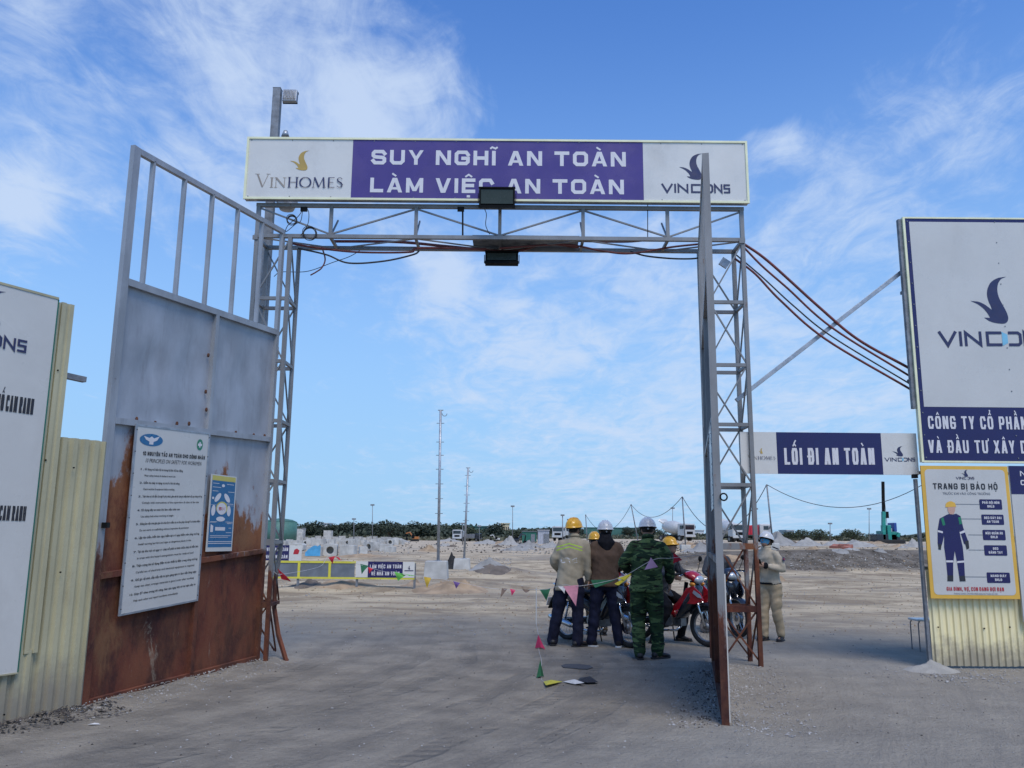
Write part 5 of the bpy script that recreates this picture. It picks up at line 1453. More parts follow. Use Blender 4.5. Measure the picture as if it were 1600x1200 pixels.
# --- 2: brown sweater, black hood, white helmet
a_, b_ = GT(927, 1009), GT(965, 1013); mid = (a_ + b_) / 2
person('worker in brown sweater and black hood under a white helmet seen from behind', drop(mid), .03, stand(scale=1.02, hat=M['hat_white'], jacket=M['brown_knit'], trousers=M['navy_cloth'], hood=M['black_cloth'], jacket_len=-.09, jacket_r=1.16, jacket_name='sweater',
       arm_r=1.12, shoulder=.195, leg_r=1.04, lean=.06, side=.05, elbows=vv((-.27, .02, 1.16), (.275, .02, 1.16)), wrists=vv((-.20, .22, 1.03), (.20, .22, 1.03)), feet=vv((-.19, .05, 0), (.19, 0, 0)), knees=vv((-.14, .03, .49), (.14, .03, .49)), foot_yaw=(.9, -.25), hem=.07,
       shoe=M['black_cloth'], sole=M['shoe_white'], seed=8., collar=False))
# --- 3: camouflage uniform
a_, b_ = GT(1000, 1031), GT(1024, 1027); mid = (a_ + b_) / 2
def camo_belt(root, J):
    MB().tube([J['sp'](-.02) + V((.186 * math.cos(a), .142 * math.sin(a), 0)) for a in (2 * math.pi * i / 24 for i in range(24))], .008, 6, closed=True, flat=3).build('belt', M['camo'], root, True)
    for s_ in (-1, 1): MB().box(J['hips'][0 if s_ < 0 else 1] + V((s_ * .105, -.0, -.28)), (.03, .13, .17)).build('leg_pocket', M['camo'], root, bevel=.012)
person('guard in green camouflage uniform and white helmet seen from behind', drop(mid), -.10, stand(scale=1.035, hat=M['hat_white'], jacket=M['camo'], trousers=M['camo'], jacket_len=-.10, jacket_r=1.18, arm_r=1.18, shoulder=.205, leg_r=1.18, lean=.05, side=.06,
       head_pitch=.1, elbows=vv((-.29, .03, 1.16), (.30, .05, 1.15)), wrists=vv((-.20, .22, 1.06), (.31, .16, .93)), feet=vv((-.10, -.06, 0), (.13, .02, 0)), knees=vv((-.11, .03, .49), (.12, .03, .49)), foot_yaw=(.05, -.9), hem=.09, wrinkle=.015, seed=14., extra=[camo_belt]))
# --- 4: guard on the right with phone
def guard_extra(root, J):
    w0 = J['wri'][0].lerp(J['wri'][1], .5)
    MB().box(w0 + V((.0, .09, .05)), (.075, .012, .14), Matrix.Rotation(-.5, 3, 'X')).build('phone', M['black'], root, bevel=.004)
    c = J['shl'][0].lerp(J['elb'][0], .38) + V((-.078, 0, .0))
    MB().cyl(c, .034, .008, (-1, 0, .15), 16).build('sleeve_badge', M['navy'], root)
    MB().cyl(c + V((-.006, 0, 0)), .018, .006, (-1, 0, .15), 6).build('badge_emblem', M['red_ink'], root)
    MB().box(J['sp'](.36, .085, .128), (.10, .012, .016)).build('pocket_flap', M['beige_cloth'], root)
    for s_ in (0, 1):
        MB().box(J['shl'][s_] + V((-.02 if s_ else .02, 0, .072)), (.11, .05, .012), Matrix.Rotation(.35 * (1 if s_ else -1), 3, 'Y')).build('epaulette', M['black_cloth'], root, bevel=.003)
    for s_ in (0, 1):
        MB().ell(J['wri'][s_] + (J['wri'][s_] - J['elb'][s_]).normalized() * .03, .045, .045, .055, 12, 8).build('glove', M['black_cloth'], root, True)
a_, b_ = GT(1198, 1003), GT(1208, 1002); mid = a_
person('guard in beige shirt and khaki trousers wearing a blue mask, looking at a phone', drop(GT(1208, 1001)), math.radians(134), stand(scale=.945, hat=M['hat_white'], jacket=M['beige_cloth'], trousers=M['khaki'], mask=M['mask_blue'], jacket_len=-.03, jacket_r=1.02, belt=True,
       lean=.14, head_pitch=-.35, jacket_name='shirt', elbows=vv((-.25, .02, 1.14), (.24, .05, 1.14)), wrists=vv((-.10, .26, 1.20), (.07, .28, 1.20)), feet=vv((-.12, -.05, 0), (.10, .09, 0)), knees=vv((-.10, .02, .49), (.10, .07, .49)), foot_yaw=(.25, -.1), hem=.11, leg_r=1.05, wrinkle=.012, seed=21., extra=[guard_extra]))

# ------------------------------------------------------------------ motorcycles (built facing +X)
M['red_gloss'] = pmat('red gloss plastic', (.42, .010, .018), .22, 0, .06, 3, coat=.6, dirt=.12)
M['maroon_gloss'] = pmat('dark red gloss plastic', (.18, .012, .015), .25, 0, .1, 3, coat=.5, dirt=.2)
M['black_gloss'] = pmat('black gloss plastic', (.014, .018, .026), .2, 0, .1, 3, coat=.5, dirt=.15)
M['silver_plastic'] = pmat('silver plastic', (.38, .42, .46), .35, .3, .06, 3, dirt=.1)
M['head_glass'] = pmat('headlight glass', (.55, .60, .62), .08, .3, .05, spec=.9)
M['seat_vinyl'] = pmat('black seat vinyl', (.014, .014, .015), .55, 0, .2, 20, .2)
M['amber'] = pmat('amber lens', (.6, .22, .02), .2)
M['tail_red'] = pmat('tail light lens', (.4, .01, .01), .15)
def motorbike(label, paint, panel, steer=0.):
    root = empty('motorbike', V((0, 0, 0)), label, 'motorbike', 'motorbikes stopped inside the gate')
    def add(mb, nm, m_, par=None, sm=False, bv=0): return mb.build(nm, m_, par or root, sm, bv)
    rw, fwx, R = -.60, .62, .255
    S = Matrix.Rotation(steer, 3, 'Z'); piv = V((.42, 0, 0))
    def st(p): p = V(p); return piv + S @ (p - piv)
    def wheel(x, front):
        T = st if front else V
        def tr(mb): mb.v = [T(p) for p in mb.v]; return mb
        w_ = add(tr(MB().torus((x, 0, .295), R, .040, 'Y', 36, 10)), 'wheel', M['rubber'], sm=True)
        add(tr(MB().torus((x, 0, .295), R - .035, .014, 'Y', 32, 6, 1.6)), 'rim', M['engine'], w_, True)
        sp = MB()
        for i in range(24):
            a = 2 * math.pi * i / 24; s_ = .03 if i % 2 else -.03; a2 = a + (.5 if i % 4 < 2 else -.5)
            sp.tube([(x + .035 * math.cos(a2), s_, .295 + .035 * math.sin(a2)), (x + .215 * math.cos(a), 0, .295 + .215 * math.sin(a))], .0022, 4)
        add(tr(sp), 'spokes', M['chrome'], w_)
        add(tr(MB().cyl((x, 0, .295), .05, .11, 'Y', 16)), 'hub', M['engine'], w_, True)
        if front: add(tr(MB().cyl((x, -.045, .295), .10, .006, 'Y', 24)), 'brake_disc', M['chrome'], w_)
    wheel(rw, False); wheel(fwx, True)
    f = MB()
    for s_ in (-.075, .075): f.tube([st((fwx, s_, .295)), st((fwx - .10, s_, .56)), st((fwx - .14, s_ * .8, .68))], [.020, .020, .017], 10)
    add(f, 'fork', M['chrome'], sm=True)
    mb = MB(); rings = []
    for i in range(9):
        a = math.radians(25 + i * 15.5); c = V((fwx + .315 * math.cos(a), 0, .295 + .315 * math.sin(a)))
        rad = V((math.cos(a), 0, math.sin(a)))
        rings.append([st(c + V((0, y * (.065 if 0 < i < 8 else .045), 0)) + rad * (dz)) for y, dz in ((-1, -.03), (-.9, .004), (0, .022), (.9, .004), (1, -.03), (.85, -.035), (0, .012), (-.85, -.035))])
    mb.loft(rings); add(mb, 'front_mudguard', M['black_gloss'], sm=True)
    # leg shield and front fairing: lofted sections down the steering head
    mb = MB(); secs = [(.40, .93, .10, .055), (.44, .86, .13, .09), (.42, .76, .15, .12), (.36, .66, .17, .12), (.28, .55, .165, .11), (.20, .44, .15, .085), (.14, .36, .12, .05)]
    rings = []
    for x, z, wy, dx in secs:
        rings.append([V((x + dx * math.cos(a) * (1 if math.cos(a) > 0 else .35), wy * math.sin(a), z + .10 * math.cos(a) * (dx > .08) * -.3)) for a in (2 * math.pi * i / 16 for i in range(16))])
    mb.loft(rings); add(mb, 'leg_shield', M['black_gloss'], sm=True)
    for s_ in (-1, 1):                                  # swept side wings of the fairing
        pts = [(.48, .86), (.60, .76), (.64, .66), (.50, .60), (.38, .60), (.24, .52), (.06, .45), (.02, .50), (.18, .60), (.28, .70), (.36, .82)]
        mb = MB(); mb.prism(pts, lambda u, v, d: V((u, s_ * (.135 + d - .25 * (u - .35) ** 2), v)), 0, .018); add(mb, 'side_fairing', panel if s_ < 0 else paint, bv=.006)
        mb = MB(); mb.prism([(.50, .80), (.60, .74), (.62, .69), (.56, .70), (.48, .76)], lambda u, v, d: V((u, s_ * (.160 + d - .25 * (u - .35) ** 2), v)), 0, .004); add(mb, 'side_decal', M['silver_plastic'])
    # cowl, headlight, instruments
    mb = MB(); rings = []
    for x, z, wy, hz_ in ((.26, 1.0, .07, .03), (.32, 1.01, .12, .055), (.40, 1.0, .14, .075), (.47, .97, .12, .07), (.52, .945, .08, .045)):
        rings.append([st((x, wy * math.cos(a), z + hz_ * math.sin(a))) for a in (2 * math.pi * i / 16 for i in range(16))])
    mb.loft(rings); add(mb, 'handlebar_cowl', paint, sm=True)
    mb = MB(); mb.ell(st((.49, 0, .945)), .065, .105, .062, 16, 10, S); hl = add(mb, 'headlight', M['head_glass'], sm=True)
    for s_ in (-1, 1): add(MB().ell(st((.46, s_ * .13, .88)), .05, .03, .03, 12, 8, S), 'indicator', M['amber'], sm=True)
    hb = MB(); hb.tube([st(p) for p in ((.28, -.36, 1.02), (.32, -.22, 1.03), (.34, 0, 1.0), (.32, .22, 1.03), (.28, .36, 1.02))], .011, 8); add(hb, 'handlebar', M['black'], sm=True)
    for s_ in (-1, 1):
        add(MB().tube([st((.315, s_ * .24, 1.03)), st((.28, s_ * .37, 1.02))], .018, 10), 'grip', M['rubber'], sm=True)
        add(MB().tube([st((.36, s_ * .22, 1.02)), st((.37, s_ * .34, 1.0))], .006, 6), 'brake_lever', M['chrome'], sm=True)
        mi = add(MB().tube([st((.33, s_ * .22, 1.04)), st((.34, s_ * .26, 1.12)), st((.33, s_ * .30, 1.20))], .005, 6), 'mirror_stem', M['black'], sm=True)
        add(MB().ell(st((.33, s_ * .32, 1.24)), .016, .055, .045, 14, 8, S), 'mirror', M['black'], mi, True)
    # body, seat, tail
    mb = MB(); rings = []
    for x, z, wy, hz_ in ((.16, .40, .05, .05), (.06, .44, .07, .07), (-.06, .52, .09, .10), (-.22, .60, .115, .11), (-.42, .64, .12, .10), (-.60, .69, .11, .075), (-.76, .74, .07, .045), (-.83, .76, .03, .02)):
        rings.append([V((x, wy * math.cos(a), z + hz_ * math.sin(a))) for a in (2 * math.pi * i / 16 for i in range(16))])
    mb.loft(rings); add(mb, 'body_cowl', panel, sm=True)
    mb = MB(); rings = []
    for x, z, wy, hz_ in ((.02, .68, .05, .02), (-.05, .735, .095, .035), (-.22, .745, .125, .038), (-.40, .765, .125, .04), (-.45, .79, .12, .042), (-.62, .80, .105, .035), (-.72, .80, .06, .02)):
        rings.append([V((x, wy * math.cos(a), z + hz_ * math.sin(a))) for a in (2 * math.pi * i / 14 for i in range(14))])
    mb.loft(rings); add(mb, 'seat', M['seat_vinyl'], sm=True)
    add(MB().tube([(-.55, -.12, .79), (-.72, -.13, .82), (-.84, -.07, .835), (-.84, .07, .835), (-.72, .13, .82), (-.55, .12, .79)], .011, 8), 'grab_rail', M['chrome'], sm=True)
    add(MB().ell((-.83, 0, .735), .035, .07, .04, 12, 8), 'tail_light', M['tail_red'], sm=True)
    mb = MB(); mb.prism([(-.72, .70), (-.86, .66), (-.97, .46), (-.95, .45), (-.84, .62), (-.70, .66)], lambda u, v, d: V((u, d, v)), -.06, .06); add(mb, 'rear_mudguard', M['black'], bv=.006)
    add(MB().box((-.955, 0, .56), (.008, .17, .13), Matrix.Rotation(.35, 3, 'Y')), 'number_plate', M['letter'])
    # engine, exhaust, swing arm, shocks, stand
    e = MB(); e.cyl((-.02, 0, .34), .10, .20, 'Y', 18); e.box((.10, 0, .33), (.16, .12, .10)); add(e, 'engine', M['engine'], bv=.008)
    e = MB()
    for i in range(6): e.box((.13 + i * .016, 0, .33), (.006, .15, .13))
    add(e, 'cylinder_fin', M['engine'])
    add(MB().tube([(.20, -.05, .27), (.14, -.09, .20), (-.10, -.12, .19), (-.35, -.14, .24)], .017, 8), 'exhaust_pipe', M['chrome'], sm=True)
    add(MB().tube([(-.32, -.14, .235), (-.40, -.145, .25), (-.78, -.155, .34), (-.84, -.155, .355)], [.022, .042, .045, .03], 14), 'silencer', M['chrome'], sm=True)
    for s_ in (-1, 1):
        add(MB().bar((-.12, s_ * .08, .33), (-.62, s_ * .085, .295), .025, .04), 'swing_arm', M['black'])
        sk = MB(); sk.tube([(-.55, s_ * .10, .33), (-.47, s_ * .11, .58)], .014, 8)
        for i in range(8): sk.torus((-.54 + i * .008, s_ * .1015, .37 + i * .024), .022, .004, 'Z', 12, 4)
        add(sk, 'rear_shock', M['chrome'], sm=True)
        add(MB().bar((0, s_ * .10, .25), (.02, s_ * .25, .25), .022), 'footrest', M['rubber'])
    cc = MB(); cc.prism([(-.05, .27), (-.05, .38), (-.55, .355), (-.66, .33), (-.66, .26), (-.55, .24)], lambda u, v, d: V((u, .095 + d, v)), 0, .03); add(cc, 'chain_cover', M['chrome'] if paint is M['maroon_gloss'] else M['black'], bv=.01)
    add(MB().tube([(-.05, .10, .26), (-.10, .22, .01)], .010, 8), 'side_stand', M['black'], sm=True)
    add(MB().tube([(.28, 0, .9), (.20, 0, .50), (.10, 0, .42), (-.10, 0, .45)], .03, 10), 'frame_tube', M['black'], sm=True)
    if paint is M['maroon_gloss'] or paint is M['black_gloss']:
        bk = MB(); bk.prism([(.40, .62), (.56, .60), (.54, .78), (.38, .80)], lambda u, v, d: V((u, d, v)), -.12, .12)
    return root
def place_bike(root, front_px, rear_px, wb=1.22):
    f = GT(*front_px); r = GT(*rear_px); d = V((f.x - r.x, f.y - r.y, 0)).normalized()
    c = V((f.x, f.y, 0)) - d * .62
    root.location = (c.x, c.y, ground_z(c.x, c.y) - .004); root.rotation_euler = (0, 0, math.atan2(d.y, d.x))
    return d
bA = motorbike('dark red motorbike behind the workers in beige jacket and brown sweater', M['maroon_gloss'], M['black_gloss'], -.05)
dA = place_bike(bA, (984, 1012), (890, 999))
bB = motorbike('bright red motorbike beside the guard in camouflage', M['red_gloss'], M['red_gloss'], .0)
dB = place_bike(bB, (1107, 1011), (1018, 1001))
bC = motorbike('black motorbike facing the camera behind the right tower', M['black_gloss'], M['black_gloss'], .2)
fc = GT(1150, 996); bC.location = (fc.x - .05, fc.y + .6, ground_z(fc.x, fc.y)); bC.rotation_euler = (0, 0, math.radians(-84))
# riders astride the bikes (local frame of a person faces +Y)
def rider(label, bike, back, **k):
    d = dict(hip=.82, lean=.18, feet=vv((-.33, .16, 0), (.33, .10, 0)), knees=vv((-.24, .34, .56), (.24, .32, .56)), elbows=vv((-.27, .22, 1.08), (.27, .22, 1.08)), wrists=vv((-.30, .46, 1.07), (.30, .46, 1.07)),
             grip=[(.1, .5, -.3), (-.1, .5, -.3)], jacket_len=-.08, foot_yaw=(.1, -.1))
    d.update(k); yaw = bike.rotation_euler.z - math.pi / 2
    p = bike.matrix_basis @ V((back, 0, 0))
    return person(label, V((p.x, p.y, ground_z(p.x, p.y))), yaw, d)
bpy.context.view_layer.update()
person('worker with yellow helmet and brown trousers mostly hidden behind the brown sweater', drop(GT(938, 1001)) + V((0, .7, 0)), .2, stand(scale=.93, hat=M['hat_yellow'], jacket=M['grey_cloth'], trousers=M['brown_cloth'], seed=31., feet=vv((-.05, 0, 0), (.17, .05, 0))))
rider('rider with yellow helmet astride the bright red motorbike behind the camouflage guard', bB, -.20, hat=M['hat_yellow'], jacket=M['grey_cloth'], trousers=M['black_cloth'], seed=37., scale=.95, head_pitch=-.15, lean=.32)
def vest(root, J):
    v = MB(); 
    for h in (.05, .18): 
        v.tube([J['sp'](h) + V((.182 * math.cos(a), .145 * math.sin(a), 0)) for a in (2 * math.pi * i / 24 for i in range(24))], .008, 6, closed=True, flat=3)
    v.build('reflective_band', M['lime'], root, True)
M['lime'] = cloth('lime fabric', (.30, .52, .04), .7)
rider('rider in dark grey jacket and lime bands on the black motorbike behind the gate leaf', bC, -.20, hat=M['hat_white'], jacket=M['grey_cloth'], trousers=M['black_cloth'], seed=43., scale=.93, lean=.06, wrists=vv((-.26, .40, .98), (.26, .40, .98)), elbows=vv((-.27, .12, 1.06), (.27, .12, 1.06)), extra=[vest])
# bundle of dry grass tied on the front of the black bike
# ------------------------------------------------------------------ bunting
for n_, c in (('red', (.50, .015, .03)), ('dark_green', (.015, .12, .05)), ('lime', (.12, .42, .06)), ('yellow', (.62, .50, .03)), ('orange', (.55, .36, .04)), ('purple', (.13, .07, .22)), ('pink', (.62, .26, .32)), ('hot_pink', (.60, .04, .12)),
              ('lilac', (.48, .30, .46)), ('white', (.55, .54, .52)), ('brown', (.16, .11, .08)), ('olive', (.45, .42, .05)), ('black', (.02, .02, .025))):
    M['flag_' + n_] = pmat(n_ + ' pennant cloth', c, .8, 0, .1, 20, .1)
def pennant(root, name, a, b, tip, mat, curl=.02, seed=0, label=None):
    """triangle a-b-tip with a few folds and real cloth thickness"""
    a, b, tip = V(a), V(b), V(tip); n = (b - a).cross(tip - a).normalized(); k = 6; vs = []; idx = {}
    for i in range(k + 1):
        for j in range(k + 1 - i):
            s_, t_ = j / k, i / k
            p = a + (b - a) * s_ + (tip - a) * t_
            p += n * curl * (math.sin(s_ * 5 + seed) * .6 + math.sin(t_ * 4.5 + seed * 2)) * (t_ + .15)
            idx[(i, j)] = len(vs); vs.append(p)
    m_ = len(vs); vs += [p + n * .0015 for p in vs]; fs = []
    for i in range(k):
        for j in range(k - i):
            fs.append((idx[i, j], idx[i, j + 1], idx[i + 1, j]))
            if j < k - i - 1: fs.append((idx[i, j + 1], idx[i + 1, j + 1], idx[i + 1, j]))
    fs += [tuple(q + m_ for q in f[::-1]) for f in fs]
    o = MB().add(vs, fs).build(name, mat, root, True)
    if label: o['label'] = label
    return o
def bunting(label, path, r=.003):
    root = empty('bunting', path[0], label, 'bunting')
    MB().tube(catm(path), r, 5).build('string', M['flag_white'], root, True)
    return root
YA, YB_ = 10.62, 16.3
pth = [at(427, 893, 10.75), at(443, 897, 10.8), at(500, 885, 14), at(518, 868, 15.2), at(567, 884, YB_), at(622, 898, YB_), at(667, 901, 17), at(713, 909, 17.3), at(760, 918, 17.3), at(800, 922, 17), at(838, 921, 15.5)]
bt = bunting('string of coloured pennants from the left tower to the thin white stake', pth)
def pf_(root, pa, pb, pt, Y, c, s=0, lb=None): pennant(root, 'pennant', at(*pa, Y), at(*pb, Y), at(*pt, Y - .05), M['flag_' + c], .012 if Y < 12 else .02, s, lb)
pf_(bt, (434, 888), (440, 905), (456, 909), 10.75, 'red', 1, 'red pennant on the left tower leg')
pf_(bt, (513, 871), (524, 869), (519, 880), 15.2, 'red', 2); pf_(bt, (524, 869), (531, 872), (534, 877), 15.2, 'red', 3)
pf_(bt, (563, 881), (576, 884), (565, 897), YB_, 'dark_green', 1)
pf_(bt, (575, 886), (583, 889), (577, 895), YB_, 'red', 2)
pf_(bt, (616, 893), (634, 899), (622, 907), YB_, 'lime', 2); pf_(bt, (622, 895), (648, 899), (640, 901), YB_, 'lime', 4)
pf_(bt, (662, 901), (674, 903), (667, 919), 17, 'orange', 2); pf_(bt, (708, 908), (719, 911), (713, 919), 17.2, 'purple', 2)
pf_(bt, (784, 919), (793, 920), (782, 934), 17.2, 'brown', 1); pf_(bt, (797, 920), (806, 922), (800, 930), 17, 'hot_pink', 2); pf_(bt, (816, 920), (828, 922), (822, 927), 16, 'brown', 3)
pth = [at(838, 921, 15.5), at(853, 921, 13.5), at(880, 914, 11.2), at(900, 916, YA), at(935, 911, YA), at(975, 900, YA), at(1020, 875, YA), at(1050, 872, YA), at(1103, 866, YA)]
b2 = bunting('string of large pennants hanging in front of the workers to the right tower', pth)
pf_(b2, (843, 921), (860, 920), (854, 938), 15.0, 'dark_green', 2)
pf_(b2, (880, 916), (904, 914), (900, 947), YA, 'pink', 1, 'large pink pennant in front of the beige jacket'); pf_(b2, (872, 916), (884, 916), (882, 927), YA + .02, 'white', 1)
pf_(b2, (923, 906), (962, 906), (930, 919), YA + .1, 'dark_green', 3)
pf_(b2, (964, 903), (987, 896), (976, 907), YA, 'yellow', 1); pf_(b2, (960, 912), (986, 898), (968, 915), YA - .02, 'yellow', 3)
pf_(b2, (1017, 871), (1028, 886), (1008, 890), YA, 'lilac', 2); pf_(b2, (1053, 863), (1066, 875), (1052, 880), YA + .1, 'red', 1)
def lying(name, label, pts, c, dz=.012):
    P = [drop(GT(*p), dz) for p in pts]
    P[2] = P[2] + V((0, 0, .02))
    mb = MB(); ce = sum(P, V()) / len(P)
    n = len(P); vs = P + [ce + V((0, 0, .03))] + [p + V((0, 0, .002)) for p in P] + [ce + V((0, 0, .032))]
    fs = [(i, (i + 1) % n, n) for i in range(n)] + [((i + 1) % n + n + 1, i + n + 1, 2 * n + 1) for i in range(n)]
    o = mb.add(vs, fs).build(name, M['flag_' + c]); tag(o, label, 'pennant'); return o
def upright(label, b0, b1, tip_px, c, hgt):
    a, b = drop(GT(*b0), .004), drop(GT(*b1), .004); Yv = (a.y + b.y) / 2; tp = at(*tip_px, Yv)
    root = MB(); vs = []
    m_ = (a + b) / 2
    vs = [a, b, tp, m_ + V((0, .10, 0)), m_ + V((.01, -.03, .02))]
    root.add(vs, [(0, 4, 2), (4, 1, 2), (1, 3, 2), (3, 0, 2)])
    return tag(root.build('pennant', M['flag_' + c]), label, 'pennant')
upright('bright pink pennant standing on the gravel left of the workers', (836, 1013), (852, 1015), (841, 992), 'hot_pink', .15)
upright('dark green pennant standing on the gravel in the middle of the entrance', (838, 1060), (850, 1058), (844, 1031), 'dark_green', .2)
lying('pennant', 'olive yellow pennant lying flat on the gravel below the green one', [(849, 1067), (879, 1067), (853, 1076)], 'olive')
lying('pennant', 'white pennant lying crumpled beside the black one', [(880, 1067), (898, 1065), (913, 1072), (898, 1071)], 'white')
lying('pennant', 'black crumpled pennant lying at the right end of the fallen string', [(902, 1067), (907, 1062), (922, 1063), (935, 1069), (918, 1070)], 'black', .02)
cable('cord', 'thin cord lying on the gravel joining the fallen pennants', 'cord', [drop(GT(*q), .006) for q in ((838, 975), (841, 992), (842, 1016), (846, 1033), (846, 1060), (852, 1066), (878, 1067), (900, 1066), (920, 1067))], .0025, M['flag_white'])
p = GT(838, 975); tag(MB().tube([drop(p, -.05), at(838, 919, p.y)], .010, 6).build('stake', M['white_sheet']), 'thin pale stake holding up the pennant string left of the workers', 'stake')
# dark oval patch, laid as a thin sheet just above the gravel
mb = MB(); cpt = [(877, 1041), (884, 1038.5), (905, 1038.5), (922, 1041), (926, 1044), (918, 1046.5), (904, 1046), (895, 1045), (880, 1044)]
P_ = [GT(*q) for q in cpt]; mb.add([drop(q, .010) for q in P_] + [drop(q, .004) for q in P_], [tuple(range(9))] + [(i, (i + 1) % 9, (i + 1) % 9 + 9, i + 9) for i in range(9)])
M['dark_patch'] = pmat('flat dark patch', (.060, .062, .068), .85, 0, .2, 9, .2)
tag(mb.build('dark_patch', M['dark_patch']), 'dark oval patch flat on the gravel behind the yellow pennant', 'mat')

# ------------------------------------------------------------------ pebbles and litter
def pebbles(name, pts, sizes, mat):
    n = len(pts); base = np.array([(1, 0, 0), (-1, 0, 0), (0, 1, 0), (0, -1, 0), (0, 0, .8), (0, 0, -.8)], float)
    tri = np.array([(0, 2, 4), (2, 1, 4), (1, 3, 4), (3, 0, 4), (2, 0, 5), (1, 2, 5), (3, 1, 5), (0, 3, 5)])
    sc = np.array(sizes)[:, None, None] * rng.uniform(.6, 1.4, (n, 6, 1)) * rng.uniform(.6, 1.2, (n, 1, 3))
    ang = rng.uniform(0, 6.28, n); c, s_ = np.cos(ang), np.sin(ang)
    v = base[None] * sc; x = v[..., 0] * c[:, None] - v[..., 1] * s_[:, None]; y = v[..., 0] * s_[:, None] + v[..., 1] * c[:, None]
    v = np.stack([x, y, v[..., 2]], -1) + np.array(pts)[:, None, :]
    f = tri[None] + (np.arange(n) * 6)[:, None, None]
    me = bpy.data.meshes.new(name); me.from_pydata(v.reshape(-1, 3).tolist(), [], f.reshape(-1, 3).tolist()); me.materials.append(mat)
    o = bpy.data.objects.new(name, me); COL.objects.link(o); o['kind'] = 'stuff'; return o
M['pebble'] = pmat('grey pebbles', (.17, .165, .16), .9, 0, .5, 3, world=True, col2=(.42, .40, .37))
M['dark_pebble'] = pmat('dark litter', (.03, .028, .026), .9, 0, .5, 3, world=True, col2=(.12, .10, .085))
pt = []; sz = []
def scatter(n, f, s0, s1):
    for _ in range(n):
        x, y = f(); z = ground_z(x, y); s_ = random.uniform(s0, 1) ** 3 * s1; pt.append((x, y, z + s_ * .25)); sz.append(s_)
def band(pl, d0, d1, u0, u1):
    def f():
        u = random.uniform(u0, u1); d = d0 + (d1 - d0) * random.random() ** 1.6; p = pl.P(u, 0, d); return p.x, p.y
    return f
scatter(3600, lambda: (random.uniform(-5, 7), random.uniform(4.2, 13)), .35, .013)
scatter(1500, band(PR, -.06, -.75, -.2, PR.len + .25), .4, .018)
scatter(800, band(PR, .05, .5, .1, PR.len + .1), .4, .015)
scatter(1200, band(PL, .02, .5, -.4, PL.len + .2), .4, .015)
scatter(500, lambda: (random.gauss(5.3, .5), random.gauss(10.1, .3)), .4, .02)
scatter(1800, lambda: (random.uniform(-9, 14), random.uniform(13, 30)), .4, .03)
pebbles('pebbles', pt, sz, M['pebble'])
pt = []; sz = []
scatter(900, lambda: (random.uniform(-5, 7), random.uniform(4.2, 13)), .3, .012)
scatter(900, band(PF, .04, .45, .6, PF.len + .3), .35, .02)
scatter(500, band(PR, .05, .4, .6, PR.len + .1), .4, .015)
pebbles('dark_litter', pt, sz, M['dark_pebble'])
lf = MB()
for _ in range(260):
    u = random.uniform(.9, PF.len + .25); p = PF.P(u, 0, random.uniform(.04, .40)); z = ground_z(p.x, p.y)
    a = random.uniform(0, 6.28); l = random.uniform(.015, .05); d = V((math.cos(a), math.sin(a), random.uniform(-.1, .3))) * l; n_ = V((-d.y, d.x, 0)) * random.uniform(.15, .35)
    c = V((p.x, p.y, z + .012 + random.random() * .015)); lf.add([c - d, c + n_, c + d, c - n_], [(0, 1, 2, 3)])
o = lf.build('dead_leaves', M['dark_pebble']); o['kind'] = 'stuff'
for i, (px, py, lb, s_) in enumerate(((147, 1133, 'pale chip of litter on the gravel before the left gate leaf', .05), (636, 1003, None, 0))):
    if lb: 
        c = drop(GT(px, py), .006); tag(MB().add([c + V(q) * s_ for q in ((-1, -.3, 0), (0, -.5, .1), (1.1, 0, 0), (.4, .5, .12), (-.7, .3, 0), (0, 0, .25))], [(0, 1, 5), (1, 2, 5), (2, 3, 5), (3, 4, 5), (4, 0, 5)]).build('litter', M['flag_white']), lb, 'litter')
# sand heap at the right fence
def heap(name, c, rx, ry, h, mat, label, cat='sand pile', group=None, rough=.35, n=34, seed=0., kind=None):
    vs = []; m_ = 12
    for i in range(m_ + 1):
        r = i / m_
        for j in range(n):
            a = 2 * math.pi * j / n; x = c.x + rx * r * math.cos(a); y = c.y + ry * r * math.sin(a)
            z = ground_z(x, y) - .03 + h * max(0, (1 - r) ** 1.1) * (1 + rough * noise.noise(V((x * 3 / rx, y * 3 / ry, seed)))) + h * rough * .4 * noise.noise(V((x * 9 / rx, y * 9 / ry, seed))) * (1 - r)
            vs.append(V((x, y, z)))
    fs = [(i * n + j, i * n + (j + 1) % n, (i + 1) * n + (j + 1) % n, (i + 1) * n + j) for i in range(1, m_) for j in range(n)]
    fs += [(0, n + (j + 1) % n, n + j) for j in range(n)][:]
    mb = MB(); mb.add(vs, fs); o = mb.build(name, mat, smooth=True); return tag(o, label, cat, group)
M['sand'] = pmat('pale sand', (.33, .315, .28), .95, 0, .15, 3, .5, 40, True)
M['earth'] = pmat('brown earth', (.34, .245, .15), .95, 0, .25, 2, .5, 30, True)
M['grey_heap'] = pmat('grey gravel', (.27, .26, .235), .95, 0, .2, 1.5, .6, 12, True)
M['damp'] = pmat('damp brown soil', (.15, .12, .09), .95, 0, .3, 2, .5, 20, True)
heap('sand_pile', GT(1456, 1048), .42, .30, .14, M['sand'], 'small pale sand pile at the foot of the right signboard post')

